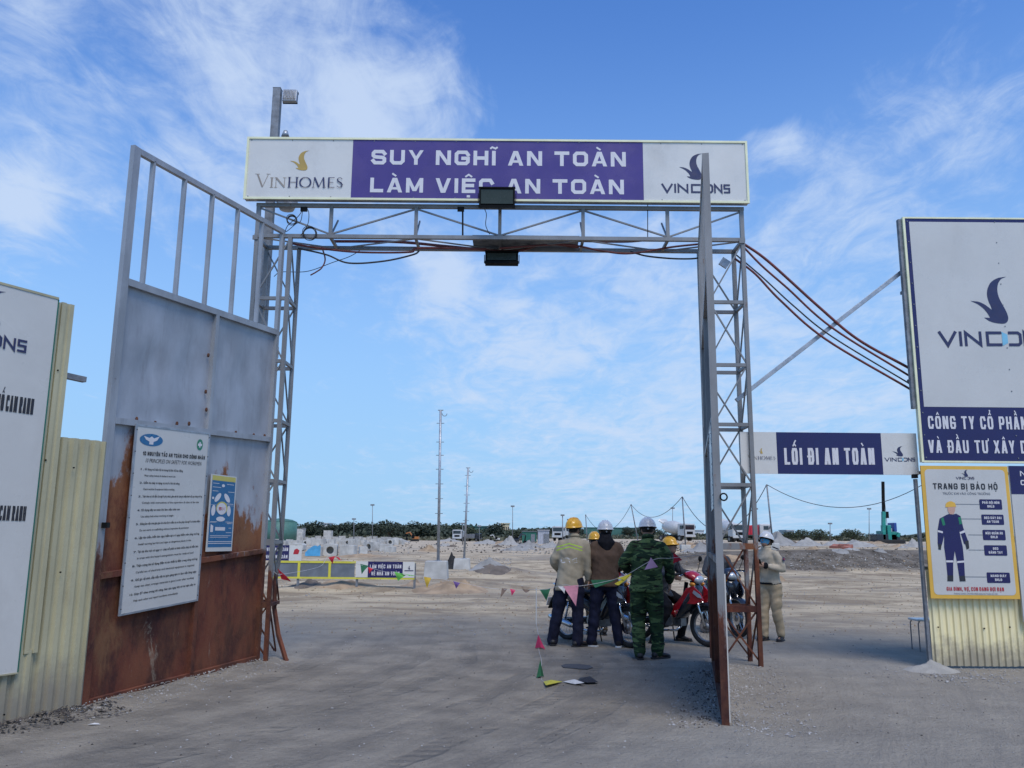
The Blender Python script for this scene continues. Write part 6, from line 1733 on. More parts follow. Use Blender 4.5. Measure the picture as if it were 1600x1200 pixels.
# ------------------------------------------------------------------ middle distance
def barrier():
    Yb = GT(540, 917).y
    pl = Plane((-8, Yb), (0, Yb)); root = empty('barrier', pl.P(*pl.uv(540, 917)), 'yellow railed barrier with grey panels and a navy slogan panel', 'barrier')
    ua, ub = pl.uv(425, 890)[0], pl.uv(648, 890)[0]; vt, vb = pl.uv(540, 879)[1], pl.uv(540, 903)[1]
    MB().slab(pl, ua, vt - .02, ub, vt + .035, -.03, .012).build('top_rail', M['yellow_frame'], root); MB().slab(pl, ua, vb - .03, ub, vb + .02, -.03, .012).build('bottom_rail', M['yellow_frame'], root)
    cuts = [425, 467, 515, 556]
    for i, px in enumerate(cuts):
        u = pl.uv(px, 890)[0]
        if i < 3: MB().slab(pl, u - .035, vb + .02, u + .035, vt - .02, -.028, .011).build('upright', M['yellow_frame'], root)
        if i < 3: MB().slab(pl, u + .036, vb + .021, pl.uv(cuts[i + 1], 890)[0] - .036, vt - .021, -.01, -.004).build('grey_panel', M['barrier_sheet'], root)
    u0, u1, u2, u3 = (pl.uv(x, 890)[0] for x in (556, 575, 629.5, 648)); v1, v0 = vt + .036, vb - .0
    for a, b, m_, nm in ((u0, u1, 'white_sheet', 'white_panel'), (u1, u2, 'navy', 'slogan_panel'), (u2, u3, 'white_sheet', 'white_panel')):
        MB().slab(pl, a, v0 + .022, b - .002, v1, .013, .02).build(nm, M[m_], root)
    q = Plane((-8, Yb - .02), (0, Yb - .02))
    mb = MB(); block(mb, q, 'LÀM VIỆC AN TOÀN', (578, 888), (627, 888), 5.8, .17, .004, gap=.34, sp=.8); block(mb, q, 'VỀ NHÀ AN TOÀN', (580, 899), (624, 899), 5.8, .17, .004, gap=.34, sp=.8); mb.build('lettering', M['letter'], root)
    mb = MB(); bird(mb, q, (636.5, 884), (641, 890), .004); mb.flat([q.uv(632, 892.5), q.uv(646, 892.5), q.uv(646, 891), q.uv(632, 891)], q.P, .004); mb.build('emblem', M['ink_navy'], root)
    for px in (466, 558, 648):
        u = pl.uv(px, 890)[0]; p = pl.P(u, 0); g = ground_z(p.x, p.y)
        MB().bar((p.x, p.y + .04, g - .05), (p.x, p.y + .04, vt), .06).build('post', M['dull_steel'], root)
barrier()
def back_sign():
    pl = Plane((-14, 32), (0, 32)); root = empty('slogan_board', pl.P(*pl.uv(450, 877)), 'small navy and white slogan board on legs behind the left end of the barrier', 'sign')
    u0, v1 = pl.uv(404, 851.5); u1, v0 = pl.uv(451, 876); u2 = pl.uv(471, 870)[0]
    MB().slab(pl, u0, v0, u1, v1, -.02, 0).build('navy_panel', M['navy'], root); MB().slab(pl, u1 + .002, v0, u2, v1, -.02, 0).build('white_panel', M['white_sheet'], root)
    mb = MB(); block(mb, pl, 'LÀM VIỆC AN TOÀN', (405, 861), (450, 861), 5.4, .17, .003, gap=.34, sp=.8); block(mb, pl, 'VỀ NHÀ AN TOÀN', (406, 872.5), (449, 872.5), 5.4, .17, .003, gap=.34, sp=.8); mb.build('lettering', M['letter'], root)
    MB().flat([pl.uv(458, 866), pl.uv(466, 866), pl.uv(468, 860), pl.uv(464, 857), pl.uv(460, 859)], pl.P, .003).build('red_emblem', M['red_ink'], root)
    for px in (408, 468):
        u = pl.uv(px, 870)[0]; p = pl.P(u, 0, -.03); MB().bar((p.x, p.y, ground_z(p.x, p.y) - .05), (p.x, p.y, v0 + .3), .05).build('leg', M['dull_steel'], root)
back_sign()
def rung_pole(label, base_px, w_px, top_block_py, top_px, rungs, dx_block=0):
    p = GT(*base_px); d = p.y; k = d / FPX; bw = w_px * k; ht = at(base_px[0], top_block_py, d).z; g = ground_z(p.x, d)
    blk = empty('concrete_block', V((p.x, d, g)), 'pale concrete footing block carrying the ' + label.split(' with')[0], 'concrete block')
    tp = .88
    mb = MB(); mb.add([V((p.x + sx * bw / 2 * (1 if not t_ else tp), d + (0 if sy < 0 else bw) + (0 if not t_ else -sy * bw * .06), g - .06 if not t_ else ht)) for t_ in (0, 1) for sx, sy in ((-1, -1), (1, -1), (1, 1), (-1, 1))],
           [(3, 2, 1, 0), (4, 5, 6, 7), (0, 1, 5, 4), (1, 2, 6, 5), (2, 3, 7, 6), (3, 0, 4, 7)])
    mb.build('block', M['concrete2'], blk, bevel=.02)
    c = V((p.x + dx_block, d + bw * .4, ht)); top = at(*top_px, c.y)
    root = empty('utility_pole', c, label, 'pole')
    r0 = .055 if bw > .9 else .05
    MB().tube([c, top], [r0 * 1.1, r0 * .85], 12).build('pole', M['steel'], root, True)
    MB().cyl(c + V((0, 0, .012)), r0 * 2.6, .022, 'Z', 12).build('base_plate', M['steel'], root)
    for py in rungs:
        t_ = (py - at_py(c)) / (at_py(top) - at_py(c)); q = c.lerp(top, t_)
        MB().bar(q - V((.14, 0, 0)), q + V((.14, 0, 0)), .022).build('rung', M['dull_steel'], root)
    MB().bar(top - V((.10, 0, 0)), top + V((.10, 0, 0)), .03).build('cap_bar', M['dull_steel'], root)
    MB().tube([top + V((.06 + .09 + .09 * math.cos(a), 0, -.12 + .10 * math.sin(a))) for a in (math.radians(x) for x in range(180, 361, 25))], .012, 6).build('hook', M['dull_steel'], root)
def at_py(p):
    v = p - C0; z = v.dot(fw); return 600 - v.dot(CY) * FPX / z
rung_pole('taller grey utility pole with short rungs left of centre', (680, 905), 37, 877, (688.5, 641), (662, 692, 713, 735, 758, 781, 804, 852), .06)
rung_pole('shorter grey utility pole with short rungs behind the taller one', (721, 890), 26, 873, (731.5, 731), (743, 760, 774, 787, 800, 814, 856), .1)
heap('dirt_pile', GT(706, 889), .55, .4, .50, M['rubber'], 'heap of black bags and tyres between the two footing blocks', 'rubbish heap', rough=.8)
# cast concrete culvert pieces
def culvert(hole, sx, sy, sz, mat, tone=0):
    mb = MB(); n = 20; r = min(sx, sz) * .30
    if not hole: mb.box((0, 0, sz / 2), (sx, sy, sz)); 
    else:
        c = V((0, 0, sz * .5)); per = []
        for i in range(n):
            a = 2 * math.pi * i / n; m_ = max(abs(math.cos(a)) / (sx / 2), abs(math.sin(a)) / (sz / 2)); per.append((math.cos(a) / m_, math.sin(a) / m_))
        F_ = [c + V((x, -sy / 2, z)) for x, z in per]; B_ = [c + V((x, sy / 2, z)) for x, z in per]
        I0 = [c + V((r * math.cos(a), -sy / 2, r * math.sin(a))) for a in (2 * math.pi * i / n for i in range(n))]; I1 = [p + V((0, sy * .8, 0)) for p in I0]
        mb.loft([I1, I0, F_, B_], cap=False); k = len(mb.v); mb.f.append(tuple(range(0, n))); mb.f.append(tuple(range(k - 1, k - 1 - n, -1)))
    return mb
def put_block(px, py, wpx, hpx, hole, label, yaw=0., group=None, dz=0., mat=None, dpt=1.0):
    p = GT(px, py); k = p.y / FPX; mb = culvert(hole, wpx * k, wpx * k * dpt, hpx * k, None)
    root = mb.build('concrete_block', mat or M['concrete2'], origin=V((0, 0, 0)), bevel=.02)
    root.location = drop(p, dz - .03) + V((0, wpx * k * dpt / 2, 0)); root.rotation_euler = (0, 0, yaw); return tag(root, label, 'concrete block', group)
GB = 'cast concrete pieces in the yard'
put_block(514, 869, 21, 19, True, 'concrete culvert box with a dark round hole just above the barrier', .1, GB)
put_block(542, 869, 22, 17, False, 'plain large concrete block right of the box with the round hole', -.1, GB)
put_block(566, 866, 12, 12, False, 'narrow concrete block between the large plain block and the next box', .3, GB)
tp_ = put_block(490, 869, 22, 15, False, 'low concrete block draped in blue sheeting left of the holed box', 0, GB)
p = tp_.location; mb = MB()
vs = [V((p.x - .6 + i * .11, p.y - .62 + (j == 0) * -.06, p.z + .05 + j * .36 * (1 + .3 * noise.noise(V((i * .7, j, 2)))) * (.35 + .65 * min(1, i / 5)))) for j in range(3) for i in range(11)]
mb.add(vs + [v + V((0, .02, 0)) for v in vs], [(j * 11 + i, j * 11 + i + 1, (j + 1) * 11 + i + 1, (j + 1) * 11 + i) for j in range(2) for i in range(10)])
tag(mb.build('blue_sheet', pmat('blue plastic sheet', (.08, .33, .55), .4, 0, .15, 3), smooth=True), 'crumpled blue plastic sheet hanging on a low concrete block', 'plastic sheet')
put_block(580, 861, 20, 14, True, 'concrete box with a round hole behind the narrow block', -.5, GB)
put_block(602, 862, 20, 12, False, 'flat pale concrete block near the right end of the nearer row', .1, GB)
put_block(609, 863, 14, 9, False, 'lowest small concrete block in front of the flat pale one', -.2, GB)
put_block(462, 861, 22, 12, True, 'holed concrete box left of the blue sheeting', .0, GB)
ORD = [str(k) + ('th' if 10 < k < 20 else {1: 'st', 2: 'nd', 3: 'rd'}.get(k % 10, 'th')) for k in range(1, 30)]
for i in range(24):
    px = 434 + i * 8.3 + random.uniform(-1.5, 1.5); put_block(px, 852 + random.uniform(-1, 1.2), random.uniform(8, 12), random.uniform(7, 11), i % 4 == 1, 'small pale concrete block, %s from the left in the middle row' % ORD[i], random.uniform(-.4, .4), GB)
for i in range(22):
    px = 436 + i * 8.7 + random.uniform(-2, 2); put_block(px, 846.5 + random.uniform(-.6, .8), random.uniform(7, 12), random.uniform(6, 9), False, 'tiny far concrete block, %s from the left in the back row' % ORD[i], random.uniform(-.4, .4), GB, mat=M['concrete'] if i % 3 else None)
for i, (px, wp) in enumerate(((462, 19), (466, 14), (511, 12))):
    put_block(px, 845, wp, 12 + i, False, ('large stacked grey block above the back row at the left', 'second large block against the stacked grey one', 'pale cube alone above the back row')[i], 0, GB, dz=(.3, .9, .3)[i])

# ------------------------------------------------------------------ machines and sheds
def boxy(root, name, c, s_, mat, bv=.05): return MB().box(c, s_).build(name, mat, root, bevel=bv)
def wheels(root, xs, y0, y1, r=.5):
    for x in xs:
        for y in (y0, y1):
            w_ = MB().cyl((x, y, r), r, .32, 'Y', 16).build('wheel', M['rubber'], root, True)
            MB().cyl((x, y + (-.17 if y < 0 else .17), r), r * .5, .03, 'Y', 12).build('hub', M['engine'], w_)
def truck(label, px, py, width_m, yaw, cab, load='tipper', lc=None, scale=1., dist=None):
    root = empty('truck', V((0, 0, 0)), label, 'truck'); lc = lc or cab
    wheels(root, (2.2, -1.2, -2.4), -1.0, 1.0)
    boxy(root, 'chassis', (0, 0, .8), (6.6, .9, .3), M['black'])
    c = boxy(root, 'cab', (2.6, 0, 1.85), (1.7, 2.3, 2.0), cab, .12)
    boxy(c, 'windscreen', (3.452, 0, 2.25), (.02, 1.9, .75), M['dark_glass'], 0); boxy(c, 'grille', (3.455, 0, 1.35), (.02, 1.3, .45), M['black'], 0)
    for s_ in (-1, 1): boxy(c, 'side_window', (2.75, s_ * 1.152, 2.25), (.8, .02, .6), M['dark_glass'], 0); boxy(c, 'headlight', (3.458, s_ * .9, 1.2), (.02, .3, .18), M['head_glass'], 0); boxy(c, 'mirror', (3.3, s_ * 1.3, 2.3), (.08, .12, .45), M['black'], 0)
    boxy(root, 'bumper', (3.5, 0, .85), (.16, 2.3, .35), cab)
    if load == 'tipper':
        mb = MB(); mb.prism([(-3.2, 1.15), (1.5, 1.15), (1.6, 2.7), (-3.4, 2.5)], lambda u, v, d: V((u, d, v)), -1.15, 1.15); b = mb.build('tipper_body', lc, root, bevel=.04)
        for x in (-2.6, -1.6, -.6, .4): boxy(b, 'rib', (x, -1.19, 1.85), (.1, .06, 1.2), lc, 0)
    elif load == 'mixer':
        mb = MB(); rings = [[V((x, r * math.cos(a), 2.2 + r * math.sin(a) + (x * -.08))) for a in (2 * math.pi * i / 18 for i in range(18))] for x, r in ((1.4, .6), (.9, .95), (-.4, 1.15), (-1.8, .95), (-2.9, .5))]
        mb.loft(rings).build('drum', lc, root, True); mb = MB().loft([[V((-2.6 - k * .5, .5 * math.cos(a) * (1 + k), 2.9 + k * .5 + .3 * math.sin(a))) for a in (2 * math.pi * i / 10 for i in range(10))] for k in (0, 1)]); mb.build('hopper', lc, root)
    p = GT(px, py) if dist is None else at(px, 845, dist)
    root.location = drop(p); root.rotation_euler = (0, 0, yaw); root.scale = (scale,) * 3
    return root
truck('white truck parked front on right of the taller rung pole', 717, 846, 2.5, math.radians(-95), M['white_paint'], scale=1.15)
truck('dark blue truck with low body right beside the white front on truck', 737, 846, 2.5, math.radians(-20), M['black_gloss'], lc=M['dull_steel'], scale=.8)
truck('white truck beside the grey container behind the workers', 879, 848, 2.5, math.radians(250), M['white_paint'], dist=170)
truck('white concrete mixer truck behind the camouflage guard', 1056, 858, 2.5, math.radians(-60), M['white_paint'], 'mixer', dist=140)
truck('white truck with red body left of the right tower posts', 1168, 855, 2.5, math.radians(-5), M['white_paint'], lc=M['red_paint'], dist=135)
truck('white truck seen through the right tower lattice', 1141, 858, 2.5, math.radians(-80), M['white_paint'], 'mixer', dist=130)
def tracked(root, x0, sc_, mat):
    for s_ in (-1, 1):
        mb = MB(); prof = [(x0 - 1.6, .35), (x0 - 1.3, 0), (x0 + 1.3, 0), (x0 + 1.6, .35), (x0 + 1.3, .75), (x0 - 1.3, .75)]
        mb.prism(prof, lambda u, v, d: V((u, s_ * .95 + d, v)), -.25, .25); mb.build('track', M['rubber'], root, bevel=.06)
def excavator(label, px, py, yaw, paint, sc_=1.):
    root = empty('excavator', V((0, 0, 0)), label, 'excavator'); tracked(root, 0, 1, None)
    boxy(root, 'house', (-.5, 0, 1.45), (2.4, 2.0, 1.0), paint, .08); c = boxy(root, 'cab', (.45, .6, 1.95), (1.2, .9, 1.5), M['black'], .06); boxy(c, 'window', (1.055, .6, 2.2), (.02, .75, .8), M['dark_glass'], 0)
    b = MB(); b.bar((.7, -.2, 1.6), (2.2, -.2, 3.7), .35, .45); b.build('boom', paint, root, bevel=.03); b = MB(); b.bar((2.1, -.2, 3.7), (3.9, -.2, 3.2), .3, .38); b.build('boom', paint, root, bevel=.03)
    b = MB(); b.bar((3.8, -.2, 3.4), (3.5, -.2, 1.3), .25, .3); b.build('dipper_arm', M['black'], root); b = MB(); b.prism([(3.2, 1.4), (3.9, 1.3), (3.8, .6), (3.3, .4), (3.0, .8)], lambda u, v, d: V((u, d, v)), -.7, .3); b.build('bucket', M['black'], root)
    p = GT(px, py); root.location = drop(p); root.rotation_euler = (0, 0, yaw); root.scale = (sc_,) * 3; return root
excavator('orange excavator with black arm behind the right end of the block yard', 648, 846, math.radians(170), M['orange_paint'], .65)
excavator('dark excavator with raised arm left of the green shed', 806, 851, math.radians(30), M['black_gloss'], .55)
excavator('pale excavator far behind right of the parked trucks', 776, 846, math.radians(200), M['white_paint'], .5)
def container(name, label, cat, x0, x1, y0, y1, mat, dz=0, roof=None, door=True):
    p = GT((x0 + x1) / 2, y1); d = p.y; k = d / FPX; W = (x1 - x0) * k; Hh = (y1 - y0) * k
    root = empty(name, drop(p), label, cat); mb = MB(); n = int(max(6, W / .35)); c = drop(p); g = c.z - .05
    pl = Plane((p.x - W / 2, d), (p.x + W / 2, d))
    mb.prism([(x, 0 if i % 2 else .05) for i, x in enumerate(W * j / (2 * n) for j in range(2 * n + 1))] + [(W, 2.4), (0, 2.4)], lambda u, v, dd: pl.P(u, dd, -v), g, g + Hh); mb.build('wall', mat, root)
    MB().box((p.x, d + 1.2, g + Hh + .05), (W + .2, 2.7, .12)).build('roof', roof or mat, root)
    if door: MB().box((p.x + W * .25, d - .03, g + Hh * .4), (.9, .08, Hh * .75)).build('door', M['dull_steel'], root)
    return root
container('container', 'blue container partly hidden behind the taller rung pole', 'container', 667, 680, 832, 842, M['blue_paint'], door=False)
container('shed', 'green site shed behind the left of the workers', 'shed', 816, 838, 831, 848, M['green_paint'], roof=M['dull_steel'])
container('container', 'plain light grey container between the green shed and white truck', 'container', 841, 858, 829, 850, M['grey_paint'])
container('shed', 'long low green roofed warehouse behind the white helmets', 'warehouse', 914, 1005, 825, 842, M['roof_green'], roof=M['roof_green'])
# green tank at the left tower
p = GT(440, 850); k = 150 / FPX; c = at(438, 826, 150); c.z = max(c.z, 0)
root = empty('storage_tank', V((c.x, 150, ground_z(c.x, 150))), 'large round green storage tank beyond the left tower', 'tank'); zt_ = at(440, 812, 150).z
MB().cyl((c.x, 150, zt_ * .45), 2.9, zt_ * .9, 'Z', 28).build('shell', M['roof_green'], root, True); MB().loft([[V((c.x + r * math.cos(a), 150 + r * math.sin(a), z)) for a in (2 * math.pi * i / 28 for i in range(28))] for r, z in ((2.9, zt_ * .9), (2.0, zt_ * 1.0), (.3, zt_ * 1.06))]).build('roof', M['roof_green'], root, True)
# piling rig
def rig():
    p = GT(1384, 855); d = 118.0; c = at(1388, 853, d); g = ground_z(c.x, d); k = d / FPX; c = V((c.x, d, g))
    def X(px): return at(px, 850, d).x
    def Z(py): return at(1385, py, d).z - at(1385, 853.5, d).z + g
    root = empty('piling_rig', c, 'tall teal and black piling rig standing on tracks at the far right of the site', 'piling rig')
    x = X(1381.5)
    MB().bar((x, d, g + 1.0), (X(1384), d, Z(803)), .48).build('mast', M['teal_paint'], root, bevel=.05); MB().bar((X(1384), d, Z(803)), (X(1386.5), d, Z(756)), .36).build('mast_extension', M['black'], root, bevel=.05)
    for (a, b, y0, y1, m_, nm) in ((1368, 1387, 838, 850, 'black_gloss', 'machine_body'), (1378, 1383, 833, 849, 'teal_paint', 'mast_foot'), (1386, 1392, 824, 848, 'teal_paint', 'winch_tower')):
        MB().box(((X(a) + X(b)) / 2, d + .6, (Z(y0) + Z(y1)) / 2), (X(b) - X(a), 2.2, Z(y0) - Z(y1))).build(nm, M[m_], root, bevel=.06)
    for a, b in ((1366, 1388),): MB().box(((X(a) + X(b)) / 2, d, g + .3), (X(b) - X(a), 2.8, .6)).build('track', M['rubber'], root, bevel=.12)
    MB().tube([(X(1386.5), d, Z(757)), (X(1388.5), d, Z(840))], .03, 5).build('hoist_rope', M['black'], root); MB().box((X(1388.3), d, Z(808)), (.5, .4, .9)).build('hook_block', M['black'], root)
    c2 = V((X(1404), d + 2, g)); r2 = empty('crawler_crane', c2, 'teal crawler machine with cab and short stacks right of the tall piling rig', 'crawler crane')
    for (a, b, y0, y1, m_, nm) in ((1391, 1413, 838, 849, 'black_gloss', 'machine_body'), (1396, 1408, 834, 848, 'teal_paint', 'cab'), (1398, 1401, 829, 836, 'steel', 'stack'), (1404, 1408.5, 820, 834, 'blue_paint', 'tank')):
        MB().box(((X(a) + X(b)) / 2, d + 2, (Z(y0) + Z(y1)) / 2), (X(b) - X(a), 2.0, Z(y0) - Z(y1))).build(nm, M[m_], r2, bevel=.06)
    MB().box(((X(1390) + X(1419)) / 2, d + 2, g + .3), (X(1419) - X(1390), 2.8, .6)).build('track', M['rubber'], r2, bevel=.12)
    MB().bar((X(1408), d + 1, g + 1), (X(1411), d + 1, Z(836)), .4).build('strut', M['teal_paint'], r2)
rig()
# ------------------------------------------------------------------ cable posts and lamp posts
def cpost(label, top, base, d, r=.06, blk=True):
    b = at(*base, d); b.z = ground_z(b.x, d); t_ = at(*top, d)
    root = empty('cable_post', b, label, 'post'); MB().tube([b, t_], [r, r * .8], 8).build('pole', M['dull_steel'], root, True)
    MB().bar(t_ - V((.07, 0, .05)), t_ + V((.07, 0, -.05)), .03).build('crossbar', M['dull_steel'], root)
    if blk: MB().box(b + V((0, .2, .18)), (.62, .62, .42)).build('footing', M['concrete2'], root, bevel=.03)
    return t_
tA = cpost('thin leaning cable post just above the first yellow helmet', (915, 804), (918, 852), 95)
tB = cpost('thin leaning cable post between the two white helmets', (986, 788), (998, 862), 82)
tC = cpost('pale cable post with a white footing right of the camouflage guard', (1066, 776), (1072, 873), 56, .05)
tD = cpost('leaning cable post behind the masked guard on the right', (1198, 757), (1209, 866), 46, .05)
def sag(a, b, s_, n=24): return [a.lerp(b, i / n) - V((0, 0, s_ * 4 * (i / n) * (1 - i / n))) for i in range(n + 1)]
endp = cpost('far cable post hidden behind the big signboard', (1478, 733), (1484, 870), 41, .05)
for a, b, s_, lb in ((tA, tB, 2.2, 'overhead cable between the farthest two cable posts'), (tB, tC, 1.3, 'overhead cable sagging between the posts above the camouflage guard'), (tC, tD, 2.4, 'overhead cable passing behind the right tower'), (tD, endp, 1.55, 'overhead cable sagging from the leaning post to the big signboard post')):
    tag(MB().tube(sag(a, b, s_), .022 if b is not endp else .018, 5).build('overhead_cable', M['cable'], smooth=True), lb, 'cable')
def lamp(px, y0, y1, d, label, head=1, r=.09):
    b = at(px, y1, d); b.z = ground_z(b.x, d); t_ = at(px, y0, d); root = empty('lamp_post', b, label, 'lamp post', 'far lamp posts')
    MB().tube([b, t_], [r, r * .6], 6).build('pole', M['dull_steel'], root, True)
    MB().box(t_ + V((0, 0, 0)), (.9 * d / 200, .3, .35 * d / 200)).build('lamp_head', M['dull_steel'], root)
for px, y0, d, lb in ((582, 789, 170, 'tall thin lamp post over the hill left of centre'), (553, 811, 150, 'short lamp post with double head left of the tall one'), (801, 791, 170, 'tall thin lamp post left of the green shed'), (723, 818, 150, 'short lamp post beside the shorter rung pole'),
                      (749, 822, 190, 'shortest lamp post right of the parked trucks'), (879, 805, 110, 'bare dark pole left of the first yellow helmet'), (889, 812, 120, 'second bare pole touching the first yellow helmet'), (1051, 794, 170, 'tall thin lamp post right of the camouflage guard'),
                      (1181, 795, 150, 'tall thin lamp post right of the right tower'), (1297, 818, 140, 'short lamp post with dark head below the small banner'), (1358, 795, 170, 'tall thin lamp post left of the piling rig'), (475, 826, 160, 'low pole above the block yard at the left')):
    lamp(px, y0, 846, d, lb)
# ------------------------------------------------------------------ heaps and rubble
RG = 'rubble and sand heaps of the site'
for i, (px, py, wp, hp, m_, lb) in enumerate(((985, 866, 60, 10, 'grey_heap', 'grey rubble heap behind the two white helmets'), (1345, 855, 60, 8, 'sand', 'low pale sand heap left of the piling rig'), (1220, 852, 62, 17, 'grey_heap', 'round grey gravel heap right of the right tower'),
        (1265, 853, 50, 9, 'sand', 'pale sand heap right of the round gravel heap'), (1310, 853, 40, 7, 'sand', 'small pale sand heap below the short lamp post'), (1432, 855, 36, 9, 'sand', 'sand heap right of the crawler machine'), (795, 852, 34, 10, 'sand', 'pale sand heap left of the green shed'),
        (825, 855, 40, 9, 'grey_heap', 'grey rubble heap in front of the green shed'), (860, 856, 34, 8, 'sand', 'pale heap in front of the light grey container'), (890, 858, 34, 9, 'grey_heap', 'rubble heap in front of the white truck by the container'), (1100, 862, 60, 9, 'grey_heap', 'grey rubble heap left of the right tower'),
        (762, 850, 40, 6, 'sand', 'low sand heap right of the shorter rung pole'), (670, 862, 34, 8, 'earth', 'brown earth heap behind the taller pole footing'), (763, 889, 60, 9, 'grey_heap', 'stony heap right of the shorter pole footing'), (1140, 878, 40, 5, 'earth', 'low brown earth ridge left of the masked guard'),
        (1215, 908, 30, 12, 'earth', 'small brown mound behind the masked guard'), (700, 846, 36, 5, 'sand', 'thin pale sand bank in front of the front on truck'), (1175, 858, 40, 7, 'sand', 'pale sand heap below the truck with red body'), (620, 847, 36, 6, 'sand', 'pale sand bank right of the back row of blocks'))):
    p = GT(px, py); k = p.y / FPX; heap('heap', p + V((0, wp * k * .3, 0)), wp * k * .6, wp * k * .45, hp * k * 1.15, M[m_], lb, 'heap', RG, .8, 30, i * 3.1)
for i, (px, py, wp, hp, m_, lb) in enumerate(((700, 928, 110, 14, 'earth', 'low brown earth bank in front of the taller pole footing'), (640, 916, 44, 7, 'earth', 'brown earth heap at the right end of the yellow barrier'), (470, 918, 60, 10, 'damp', 'dark damp soil ridge at the foot of the yellow barrier'), (530, 919, 110, 10, 'earth', 'long low brown ridge under the middle of the yellow barrier'),
        (560, 871, 120, 4, 'earth', 'low earth ridge between the block yard and the yellow barrier'), (770, 898, 60, 5, 'damp', 'dark soil spread right of the shorter pole footing'))):
    p = GT(px, py); k = p.y / FPX; heap('earth_ridge', p + V((0, 1.0, 0)), wp * k * .62, 1.3, hp * k * 1.2, M[m_], lb, 'earth ridge', None, .9, 40, i * 5.3 + 2)
def rubble(name, x0, x1, y0, y1, n, s0, s1, mat):
    pts, szs = [], []
    for _ in range(n):
        p = GT(random.uniform(x0, x1), random.uniform(y0, y1)); k = p.y / FPX; s_ = random.uniform(s0, s1) * k; pts.append((p.x, p.y, ground_z(p.x, p.y) + s_ * .4)); szs.append(s_)
    pebbles(name, pts, szs, mat)
M['pale_rubble'] = pmat('pale rubble', (.20, .18, .15), .9, 0, .4, .8, world=True, col2=(.50, .46, .40))
rubble('rubble', 780, 1110, 850, 866, 420, .6, 2.2, M['pale_rubble']); rubble('rubble', 440, 640, 846, 866, 260, .6, 1.8, M['pale_rubble']); rubble('rubble', 1230, 1440, 866, 892, 260, .4, 1.9, M['pale_rubble'])
rubble('rubble', 740, 800, 872, 892, 160, .6, 1.8, M['pale_rubble']); rubble('rubble', 440, 1430, 868, 960, 500, .3, 1.0, M['pale_rubble']); rubble('rubble', 1120, 1440, 846, 858, 160, .4, 1.6, M['pale_rubble'])
M['dark_rubble'] = pmat('dark scrap', (.035, .033, .03), .9, 0, .5, .8, world=True, col2=(.20, .17, .13))
rubble('scrap', 640, 1110, 846, 864, 500, .5, 2.2, M['dark_rubble']); rubble('scrap', 440, 640, 842, 864, 200, .5, 1.8, M['dark_rubble']); rubble('scrap', 1180, 1440, 848, 895, 300, .4, 1.8, M['dark_rubble']); rubble('rubble', 760, 1110, 846, 856, 260, .6, 2.2, M['pale_rubble'])
rubble('earth_clods', 440, 1440, 868, 990, 1800, .5, 1.6, M['earth'])
HL = set()
for i in range(26):
    px = random.choice((random.uniform(640, 860), random.uniform(960, 1110), random.uniform(1170, 1430))); py = random.uniform(849, 862); p = GT(px, py); k = p.y / FPX; wp = random.uniform(16, 44); hp = random.uniform(3, 7)
    lx = min(((686, 'taller rung pole'), (729, 'shorter rung pole'), (827, 'green shed'), (1015, 'camouflage guard'), (1075, 'white footed cable post'), (1204, 'masked guard'), (1297, 'short far lamp post'), (1383, 'piling rig')), key=lambda q: abs(q[0] - px))
    lb = 'low %s heap %s %s of the %s' % (('brown', 'grey', 'dark', 'pale')[i % 4], ('beyond and', 'further out')[py < 854], 'left' if px < lx[0] else 'right', lx[1])
    for w_ in ('small', 'broad', 'rough', 'flat', 'tiny'):
        if lb in HL: lb = w_ + lb[lb.index(' '):]
    HL.add(lb)
    heap('heap', p, wp * k * .6, wp * k * .5, hp * k, M[('earth', 'grey_heap', 'damp', 'sand')[i % 4]], lb, 'heap', RG, 1.0, 26, i * 7.7)
mb = MB()
for i in range(26):
    p = GT(random.uniform(1306, 1328), random.uniform(855, 858)); s_ = random.uniform(.15, .45); mb.add([p + V((math.cos(a) * s_, math.sin(a) * s_, (.1 + .15 * random.random()) * (j == 0))) for j in (0, 1) for a in (0, 1.6, 3.1, 4.7)], [(0, 1, 2, 3), (0, 1, 5, 4), (1, 2, 6, 5), (2, 3, 7, 6), (3, 0, 4, 7)])
tag(mb.build('brick_scraps', pmat('broken red brick', (.34, .13, .09), .9, 0, .2, 3)), 'spread of broken red bricks on the far level ground at the right', 'brick heap')
# ------------------------------------------------------------------ far buildings
def building(label, x0, x1, y0, y1, d, wall, roofm=None, nw=4, nf=2):
    a, b = at(x0, y1, d), at(x1, y0, d); g = ground_z((a.x + b.x) / 2, d) - .5; W = b.x - a.x; root = empty('building', V(((a.x + b.x) / 2, d, g)), label, 'building')
    MB().box(((a.x + b.x) / 2, d + 5, (g + b.z) / 2), (W, 10, b.z - g)).build('wall', wall, root); MB().box(((a.x + b.x) / 2, d + 5, b.z + .15), (W + .6, 10.6, .3)).build('roof', roofm or wall, root)
    for f in range(nf):
        for i in range(nw):
            z = b.z - (f + .55) * (b.z - max(g, b.z - nf * 3.2)) / nf; MB().box((a.x + W * (i + .5) / nw, d - .02, z), (W / nw * .5, .1, 1.2)).build('window', M['dark_glass'], root)
building('cream three storey building on the ridge right of centre left', 783, 796, 818.5, 828, 330, M['cream_wall'], nw=4, nf=2); building('smaller cream house right of the cream three storey one', 778, 784, 822, 828, 325, M['cream_wall'], nw=2, nf=1)
building('long low pale green building left of the cream ones', 735, 760, 823, 829, 320, M['roof_green'], nw=6, nf=1); building('small white house in the trees above the block yard', 500, 512, 818, 826, 330, M['white_wall'], nw=3, nf=1)
building('low white building right of the right tower', 1178, 1196, 832, 842, 340, M['white_wall'], nw=4, nf=1); building('white building with pink front right of the low white one', 1230, 1241, 829, 842, 345, M['white_wall'], nw=3, nf=2)
